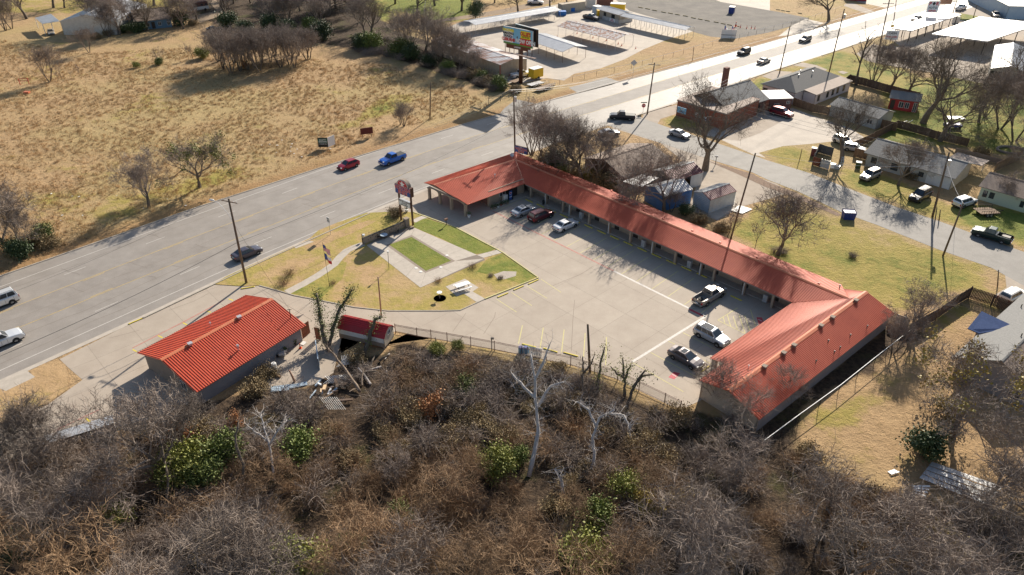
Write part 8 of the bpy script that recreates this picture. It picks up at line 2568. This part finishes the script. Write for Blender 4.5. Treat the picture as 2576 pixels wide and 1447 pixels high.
for s in (-.2,.25): b=MB(); b.tube([p+Vector((-.5,s,.25)),p+Vector((.9,s+.1,.6))],.03,5); b.build('handle','wood',t_)
for k,(x,y,m_) in enumerate(((300,650,'white'),(335,590,'white'),(395,580,'dark'),(240,665,'tarp_blue'))):
 p=G(T(1,2,x,y)); pot(p,.22,.4,m_,'%s bucket with a plant against the left building'%['white lower','white upper','dark','blue'][k],seed=30+k,plant='leaf_green')
b=MB(); P4=px([T(1,2,445,575),T(1,2,475,540),T(1,2,512,555),T(1,2,478,585)]); b.prism(P4,.02,.07); obj1('white_board','white board lying beside the traffic cone','board',b,'white')
for k,(a,c) in enumerate((((150,1035),(360,1010)),((240,1045),(520,985)),((150,1055),(330,1045)))):
 P_=G(T(1,2,*a)); Q_=G(T(1,2,*c)); d=Q_-P_; n=unit(Vector((-d.y,d.x,0)))
 t_=thing('metal_sheet','pale blue corrugated sheet on the ground by the patio edge, %s'%ordn(k),'metal sheet',tuple(P_),'corrugated sheets by the patio')
 for j in range(4):
  b=MB(); b.obb(P_+n*j*.16+Z0*(.05+.03*k),d,n*.10,Z0*(.05+.02*(j%2))); b.build('corrugation','light_blue_siding',t_)
def lattice(label,c,u,v,w,h,tilt=0):
 t_=thing('lattice',label,'lattice',tuple(c))
 for k in range(9):
  for s in (-1,1):
   f=k/8
   a=c+u*w*(f-.5-.25*s); e=c+u*w*(f-.5+.25*s)+v*h
   b=MB(); b.obb(a,e-a,Vector((.0,.02,.02)),unit((e-a).cross(Vector((0,.3,1))))*.05); b.build('lath','sign_white',t_)
lattice('white garden lattice standing in the brush pile under the patio',G(T(1,2,775,1230),.2),Vector((1,0,0)),Vector((0,.25,.95)),1.9,1.6)
lattice('white garden lattice lying near the cut trunks',G(T(1,2,905,780),.2),Vector((.8,.3,0)),Vector((.2,.9,.3)),1.8,1.7)
lattice('white garden lattice leaning behind the brush',G(T(1,2,820,960),.15),Vector((1,.1,0)),Vector((0,.8,.3)),2.2,1.2)
rr=random.Random(4)
for k in range(16):
 x=rr.uniform(600,900); y=rr.uniform(1000,1180)
 p=G(T(1,2,x,y)); a=rr.random()*6.28; d=Vector((math.cos(a),math.sin(a),rr.uniform(-.1,.25)))
 ln_=rr.uniform(.5,1.8); w_=rr.uniform(.1,.35)
 b=MB(); b.obb(p+Z0*rr.uniform(.05,.6),d*ln_,Vector((-d.y,d.x,0))*w_,Z0*rr.uniform(.04,.2))
 m_=rr.choice(['sign_white','wood','cut_wood','light_blue_siding','wood_dark','stone'])
 b.build('scrap_piece',m_,None,label='%s scrap piece in the rubbish heap under the patio, %s'%({'sign_white': 'white','wood': 'brown','cut_wood': 'pale yellow','light_blue_siding': 'pale blue','wood_dark': 'dark','stone': 'grey'}[m_],ordn(k)),cat='scrap',group='scrap pieces in the rubbish heap')
for k in range(22):   # cut logs and limbs
 x=rr.uniform(880,2000); y=rr.uniform(620,1050)
 p=G(T(1,2,x,y)); a=rr.random()*6.28; ln_=rr.uniform(1.2,3.4); r=rr.uniform(.06,.16)
 q=p+Vector((math.cos(a)*ln_,math.sin(a)*ln_,rr.uniform(.1,.9)))
 b=MB(); b.tube([p+Z0*.15,p.lerp(q,.5)+rvec(rr)*.15+Z0*.2,q+Z0*.2],[r,r*.85,r*.6],6); b.build('cut_limb',rr.choice(['log','dead_wood','bark']),None,label='cut limb in the brush below the iron fence, %s of those strewn about'%ordn(k),cat='limb',group='cut limbs lying in the brush')
# low wall with beams by the lower left car park
lwa=G(T(0,3,455,262)); lwb=G(T(0,3,1190,30)); d=lwb-lwa; n=unit(Vector((-d.y,d.x,0)))
t_=thing('low_wall','low grey panel wall with dark rails edging the lower left car park','wall',tuple(lwa))
for k in range(6):
 b=MB(); b.obb(lwa+d*k/6+unit(d)*.03,d/6-unit(d)*.06,n*.12,Z0*1.6); b.build('panel','grey_and_shade_stucco',t_)
for zz_ in (.5,1.5): b=MB(); b.obb(lwa+Z0*zz_-n*.08,d,n*.07,Z0*.14); b.build('rail','dark_metal',t_)
b=MB(); b.obb(lwa+Z0*1.603-n*.05,d,n*1.5,Z0*.08); b.build('top_slab','galv',t_)
# ------------------------------------------------------------------ right hand fences
def board_fence(label,pts,h,m,bw=.16,name='board_fence',pales=None,gap=.012,jit=.05,seed=1,maxn=290,rail=True):
 P_=px(pts); rr=random.Random(seed)
 t_=thing(name,label,'fence',tuple(P_[0]))
 tot=sum((b_-a).length for a,b_ in zip(P_,P_[1:]))
 bw=max(bw,tot/maxn)
 meshes={}
 for a,c in zip(P_,P_[1:]):
  d=unit(c-a); n=Vector((-d.y,d.x,0)); k_=max(1,int((c-a).length/bw))
  for k in range(k_):
   hh=h+rr.uniform(-jit,jit)
   b=MB(); b.obb(a+(c-a)*k/k_+n*rr.uniform(-.015,.015)+Z0*.03,(c-a)/k_-d*gap,n*.025,Z0*hh); b.build('board',m,t_)
  if rail:
   for zz_ in (.4,h-.35):
    b=MB(); b.obb(a+n*-.07+Z0*zz_,c-a,n*.05,Z0*.09); b.build('rail',m,t_)
 for p in P_:
  b=MB(); b.box(p.x,p.y,h/2+.03,.12,.12,h+.06); b.build('post',m,t_)
 return t_
board_fence('dark weathered board fence behind the end wing, long side running away',[T(3,2,1400,490),T(3,2,1680,330),T(3,2,1870,195),T(3,2,2015,105)],1.9,'wood_dark',.17,seed=2)
board_fence('dark weathered board fence in front of the right driveway',[T(3,2,2015,108),T(3,2,2240,185),T(3,2,2480,285)],1.8,'wood_dark',.17,gap=.03,seed=3)
cf=[T(3,2,1195,355),T(3,2,1400,425)]
P_=px(cf); t_=thing('corrugated_fence','pale corrugated metal fence between the end wing and the bare tree','fence',tuple(P_[0]))
for k in range(9):
 d=(P_[1]-P_[0])/9; b=MB(); b.obb(P_[0]+d*k,d*.96,unit(Vector((-d.y,d.x,0)))*.05,Z0*(1.75+.03*(k%2))); b.build('sheet','stucco_cream' if k%3 else 'galv',t_)
# chain link fence with a pale top rail
ra_=[T(3,2,1420,505),T(3,2,1060,790),T(3,2,700,1080),T(3,2,300,1370),T(3,2,-60,1640)]
P_=px(ra_); t_=thing('chain_fence','chain fence with a bright top rail behind the end wing','fence',tuple(P_[0]))
for a,c in zip(P_,P_[1:]):
 b=MB(); b.tube([a+Z0*1.5,c+Z0*1.5],.045,6); b.build('top_rail','sign_white',t_)
 n=max(1,int((c-a).length/3))
 for k in range(n):
  p=a.lerp(c,k/n); b=MB(); b.cyl(p,p+Z0*1.5,.035,5); b.build('post','dark_metal',t_)
board_fence('brown board fence between the gravel yard and the houses',[E(330,515),E(420,545),E(500,560),E(620,580),E(720,612),E(830,640)],1.8,'wood',.25,seed=5)
board_fence('dark board fence at the back of the red house yard',[E(565,430),E(600,400),E(680,420),E(800,455),E(940,490)],1.9,'wood_dark',.3,seed=6)
board_fence('board fence beside the ranch house',[T(3,1,860,130),T(3,1,930,150),T(3,1,985,165)],1.8,'wood',.2,seed=7)
board_fence('brown board fence between the ranch house and the green house',[T(3,1,2270,290),T(3,1,2400,225),T(3,1,2530,160)],1.9,'wood',.2,seed=8)
board_fence('grey retaining wall of boards below the right yards',[T(3,1,1880,95),T(3,1,2090,140),T(3,1,2370,215)],1.0,'stone',.5,seed=9)
board_fence('diagonal dark fence running up to the ranch house',[T(3,1,850,60),T(3,0,1000,1440),T(3,0,1150,1360),T(3,0,1290,1290),T(3,0,1480,1340),T(3,0,1750,1420),T(3,1,2000,30)],1.7,'wood_dark',.35,seed=10)
board_fence('rust brown and grey scrap enclosure by the side street',[T(3,1,445,215),T(3,1,515,235)],1.7,'wood_red',.2,seed=11,name='scrap_enclosure')
board_fence('grey corrugated side of the scrap enclosure',[T(3,1,515,235),T(3,1,605,262)],1.7,'galv',.25,seed=12,name='scrap_enclosure')
board_fence('far grey wall of the scrap enclosure',[T(3,1,450,190),T(3,1,500,90),T(3,1,640,130)],1.8,'shingle_dark',.3,seed=13,name='scrap_enclosure')
for k,(x,y,m_,lab,h) in enumerate(((450,120,'roof_burgundy','dark red and white stacked crates beside the scrap enclosure',1.6),(650,240,'sign_white','white appliance lying by the scrap enclosure',.7),(690,250,'galv','pale box by the scrap enclosure ladder',.5),(902,240,'leaf_dark','dark green wheeled bin with a pale lid on the lawn',1.1),(1005,180,'dark_metal','black barbecue grill by the ranch house wall',1.0))):
 p=G(T(3,1,x,y)); t_=thing(['crates','appliance','box','wheeled_bin','barbecue'][k],lab,['crates','appliance','box','bin','barbecue'][k],tuple(p))
 b=MB(); b.box(p.x,p.y,h/2,.9,.8,h,unit((1,-.4,0))); b.build('body',m_,t_); b=MB(); b.box(p.x,p.y,h+.04,1.0,.9,.07,unit((1,-.4,0))); b.build('lid','white' if k in (0,3) else m_,t_)
p=G(T(3,1,725,238)); t_=thing('stepladder','pale blue stepladder leaning on the big tree','ladder',tuple(p))
for s in (0,.5):
 b=MB(); b.tube([p+Vector((s,0,0)),p+Vector((s*.8+.1,.5,2.0))],.04,5); b.build('rail','light_blue_siding',t_)
for k in range(6): b=MB(); z=.3+.3*k; b.tube([p+Vector((.02,.25*z,z)),p+Vector((.48,.25*z,z))],.03,5); b.build('rung','light_blue_siding',t_)
# blue dumpster on the verge
A=G(T(3,1,760,765)); B_d=G(T(3,1,870,770)); u=unit(B_d-A); v=Vector((-u.y,u.x,0)); ln=(B_d-A).length
t_=thing('dumpster','blue open topped dumpster tilted on the grass beside the side street','dumpster',tuple(A))
b=MB(); vv=[A,A+u*ln,A+u*ln+v*1.4,A+v*1.4]; up=[p+Z0*1.35+(p-(A+u*ln/2+v*.7))*.12 for p in vv]
b.raw(vv+up,[(3,2,1,0),(0,1,5,4),(1,2,6,5),(2,3,7,6),(3,0,4,7)]); b.build('bin','bin_blue',t_)
b=MB(); b.face([p-Z0*.12 for p in up]); b.build('lid','bin_blue',t_)
for k in range(5): b=MB(); q=up[0].lerp(up[1],(k+.5)/5); q0=vv[0].lerp(vv[1],(k+.5)/5); b.obb(q0-v*.05,q-q0,v*.04,u*.08); b.build('rib','bin_blue',t_)
# trailers
def flat_trailer(label,p0,p1,w,sides=False,m='wood',z=.6):
 A=G(p0,z); B_=G(p1,z); u=unit(B_-A); v=Vector((-u.y,u.x,0)); ln=(B_-A).length; A=Vector((A.x,A.y,0))
 t_=thing('flat_trailer',label,'trailer',tuple(A))
 n=max(5,int(w/.25))
 for k in range(n):
  b=MB(); b.obb(A+v*w*k/n+Z0*z,u*ln,v*(w/n-.02),Z0*.05); b.build('plank',m,t_)
 b=MB()
 for s in (0,w): b.obb(A+v*(s-.05)+Z0*(z-.12),u*ln,v*.09,Z0*.11)
 b.build('frame','dark_metal',t_)
 for s in (-.14,w+.02):
  for f in (.48,.66):
   b=MB(); p=A+u*ln*f+v*s+Z0*.34; b.cyl(p,p+v*.14,.33,12); wh_=b.build('wheel','tyre',t_)
   b=MB(); b.cyl(p-v*.01,p+v*.15,.18,8); b.build('rim','rim',wh_)
 b=MB(); b.tube([A+v*w*.2+Z0*(z-.05),A-u*1.4+v*w/2+Z0*.5,A+v*w*.8+Z0*(z-.05)],.05,5); b.build('hitch','dark_metal',t_)
 if sides:
  for s in (0,w):
   for k in range(9): b=MB(); p=A+u*ln*k/8+v*s+Z0*z; b.cyl(p,p+Z0*.55,.03,5); b.build('stake','dark_metal',t_)
   b=MB(); b.tube([A+v*s+Z0*(z+.55),A+u*ln+v*s+Z0*(z+.55)],.035,5); b.build('side_rail','dark_metal',t_)
 return t_
def ZT(x,y): return (1257.8+x*.12301,138.4+y*.12301)
flat_trailer('long flat trailer with railed sides by the highway verge',ZT(1000,580),ZT(690,690),2.0,True,'wood',.6)
flat_trailer('shorter flat trailer with pale fenders behind the railed one',ZT(800,530),ZT(540,600),1.9,False,'galv',.5)
flat_trailer('small flat trailer loaded with junk at the foot of the billboard column',ZT(400,470),ZT(190,540),1.8,False,'wood',.5)
flat_trailer('rusty flat trailer in front of the pale green house',T(3,1,2250,640),T(3,1,2060,650),2.3,True,'wood',.6)
A=G(ZT(690,490),.4); B_t=G(ZT(885,440),.4); u=unit(B_t-A); v=Vector((-u.y,u.x,0)); ln=(B_t-A).length; A.z=0
t_=thing('box_trailer','bright yellow box trailer with a white roof beside the warehouse','trailer',tuple(A))
b=MB(); b.obb(A+Z0*.45,u*ln,v*2.1,Z0*2.2); b.build('box_body','bright_yellow',t_)
b=MB(); b.obb(A-u*.03-v*.03+Z0*2.653,u*(ln+.06),v*2.16,Z0*.08); b.build('roof','white',t_)
b=MB(); b.obb(A+u*ln*.42-v*.03+Z0*.6,u*.9,v*.03,Z0*1.9); b.build('side_door','bright_yellow',t_)
for s in (-.16,2.06): b=MB(); p=A+u*ln*.5+v*s+Z0*.36; b.cyl(p,p+v*.2,.36,12); b.build('wheel','tyre',t_)
# debris at the lower right
def heap_sheet(label,pts,z,m,n):
 P_=px(pts); t_=thing('roofing_sheets',label,'metal sheets',tuple(P_[0]))
 for k in range(n):
  a=P_[0].lerp(P_[3],k/n); c=P_[1].lerp(P_[2],k/n); d=c-a; nn=(P_[3]-P_[0])/n
  b=MB(); b.obb(a+Z0*(z+.04*(k%3)),d,nn*.8,Z0*.04); b.build('sheet',m,t_)
heap_sheet('stack of pale metal roofing sheets lying among trees at the lower right',[T(3,3,1640,330),T(3,3,2350,580),T(3,3,2170,770),T(3,3,1510,500)],.3,'white_metal',12)
heap_sheet('bright white sheets lying at the left end of the roofing stack',[T(3,3,1440,560),T(3,3,1620,560),T(3,3,1560,690),T(3,3,1480,650)],.2,'sign_white',4)
heap_sheet('white plastic sheet on the leaf litter, left of the roofing stack',[T(3,3,630,545),T(3,3,740,490),T(3,3,785,580),T(3,3,650,565)],.05,'sign_white',3)
heap_sheet('crumpled white sheet on the leaf litter, nearer the roofing stack',[T(3,3,1200,410),T(3,3,1270,385),T(3,3,1330,425),T(3,3,1240,450)],.05,'sign_white',3)
# planks by the red house,tree ring planter,scrap cart
for k,(a,c) in enumerate((((1200,1270),(1310,1235)),((1335,1278),(1455,1215)),((1290,1260),(1400,1222)))):
 P_=G(T(3,0,*a)); Q_=G(T(3,0,*c)); b=MB(); b.obb(P_+Z0*.05,Q_-P_,Vector((.2,.25,0)),Z0*.08); obj1('plank','pale plank lying on the grass near the red house, %s from the left'%ordn([0,2,1][k]),'plank',b,'sign_white','pale planks near the red house')
p=G(T(3,1,2440,72)); b=MB(); pts=[p+Vector((math.cos(a)*2.6,math.sin(a)*1.9,.2)) for a in np.arange(0,6.4,.393)]; b.tube(pts,.25,6); obj1('planter_ring','oval stone planter ring on the green yard','planter',b,'stucco_dark')
p=G(T(3,0,1850,1290)); t_=thing('utility_cart','dark utility cart with an open canopy under the yard trees','cart',tuple(p))
b=MB(); b.box(p.x,p.y,.7,3.4,1.6,.5); b.build('body','bin_blue',t_); b=MB(); b.box(p.x,p.y+.1,2.3,3.6,1.8,.08); b.build('canopy','galv',t_)
for sx in (-1.5,1.5):
 for sy in (-.7,.8): b=MB(); q=p+Vector((sx,sy,0)); b.cyl(q+Z0*.4,q+Z0*2.28,.05,5); b.build('upright','dark_metal',t_)
 for sy in (-.95,.8): b=MB(); q=p+Vector((sx*.75,sy,.35)); b.cyl(q,q+Vector((0,.15,0)),.35,12); b.build('wheel','tyre',t_)
# chain link fence by the carport lot: posts and rail
fp_=[T(2,0,250,840),T(2,0,480,855),T(2,0,850,765),T(2,0,1200,690),T(2,0,1620,575),T(2,0,2110,432),T(2,0,2540,325),T(3,0,400,215),T(3,0,740,100)]
P_=px(fp_); t_=thing('chain_fence','long thin chain fence between the gravel lot and the highway verge','fence',tuple(P_[0]))
for a,c in zip(P_,P_[1:]):
 b=MB(); b.tube([a+Z0*1.3,c+Z0*1.3],.03,4); b.build('top_rail','sign_white',t_)
 n=max(1,int((c-a).length/4))
 for k in range(n): p=a.lerp(c,k/n); b=MB(); b.cyl(p,p+Z0*1.3,.035,4); b.build('post','dark_metal',t_)
P_=px([T(1,0,2340,1050),T(1,0,2460,1020),T(1,0,2576,985),T(2,0,150,960)])
t_=thing('chain_fence','short dark gate and fence by the driveway apron under the billboard','fence',tuple(P_[0]))
for a,c in zip(P_,P_[1:]):
 for zz_ in (.3,1.3): b=MB(); b.tube([a+Z0*zz_,c+Z0*zz_],.03,4); b.build('rail','dark_metal',t_)
for p in P_: b=MB(); b.cyl(p,p+Z0*1.4,.06,5); b.build('post','dark_metal',t_)
# red frame in the field,propane style small things
p=G(T(0,0,205,855)); q=G(T(0,0,295,848)); t_=thing('pipe_gate','red pipe frame standing in the field at the left','gate',tuple(p))
for c in (p,q): b=MB(); b.cyl(c,c+Z0*1.6,.07,6); b.build('post','sign_red',t_)
for zz_ in (.9,1.5): b=MB(); b.tube([p+Z0*zz_,q+Z0*zz_],.05,5); b.build('bar','sign_red',t_)
b=MB(); c=G(T(0,0,272,940)); b.box(c.x,c.y,.25,1.3,.9,.4); b.build('feed_trough','roof_red_cap',None,label='pinkish red trough lying in the field at the left',cat='trough')
# litter on verge
rr=random.Random(12)
for k in range(26):
 if k<14: p=G(T(0,1,rr.uniform(500,2500),rr.uniform(330,820)))
 else: p=G(T(1,1,rr.uniform(50,900),rr.uniform(-30,150)))
 s_=(p.x*HN.x+p.y*HN.y)
 if s_>-118: continue
 a=rr.random()*6.28; d=Vector((math.cos(a),math.sin(a),0))*rr.uniform(.15,.4); n=Vector((-d.y,d.x,0))*.6
 b=MB(); b.obb(p+Z0*.12,d,n,Z0*.05); b.build('litter_scrap','sign_white',None,label='scrap of white litter on the highway verge grass',cat='litter',group='white litter on the verge')
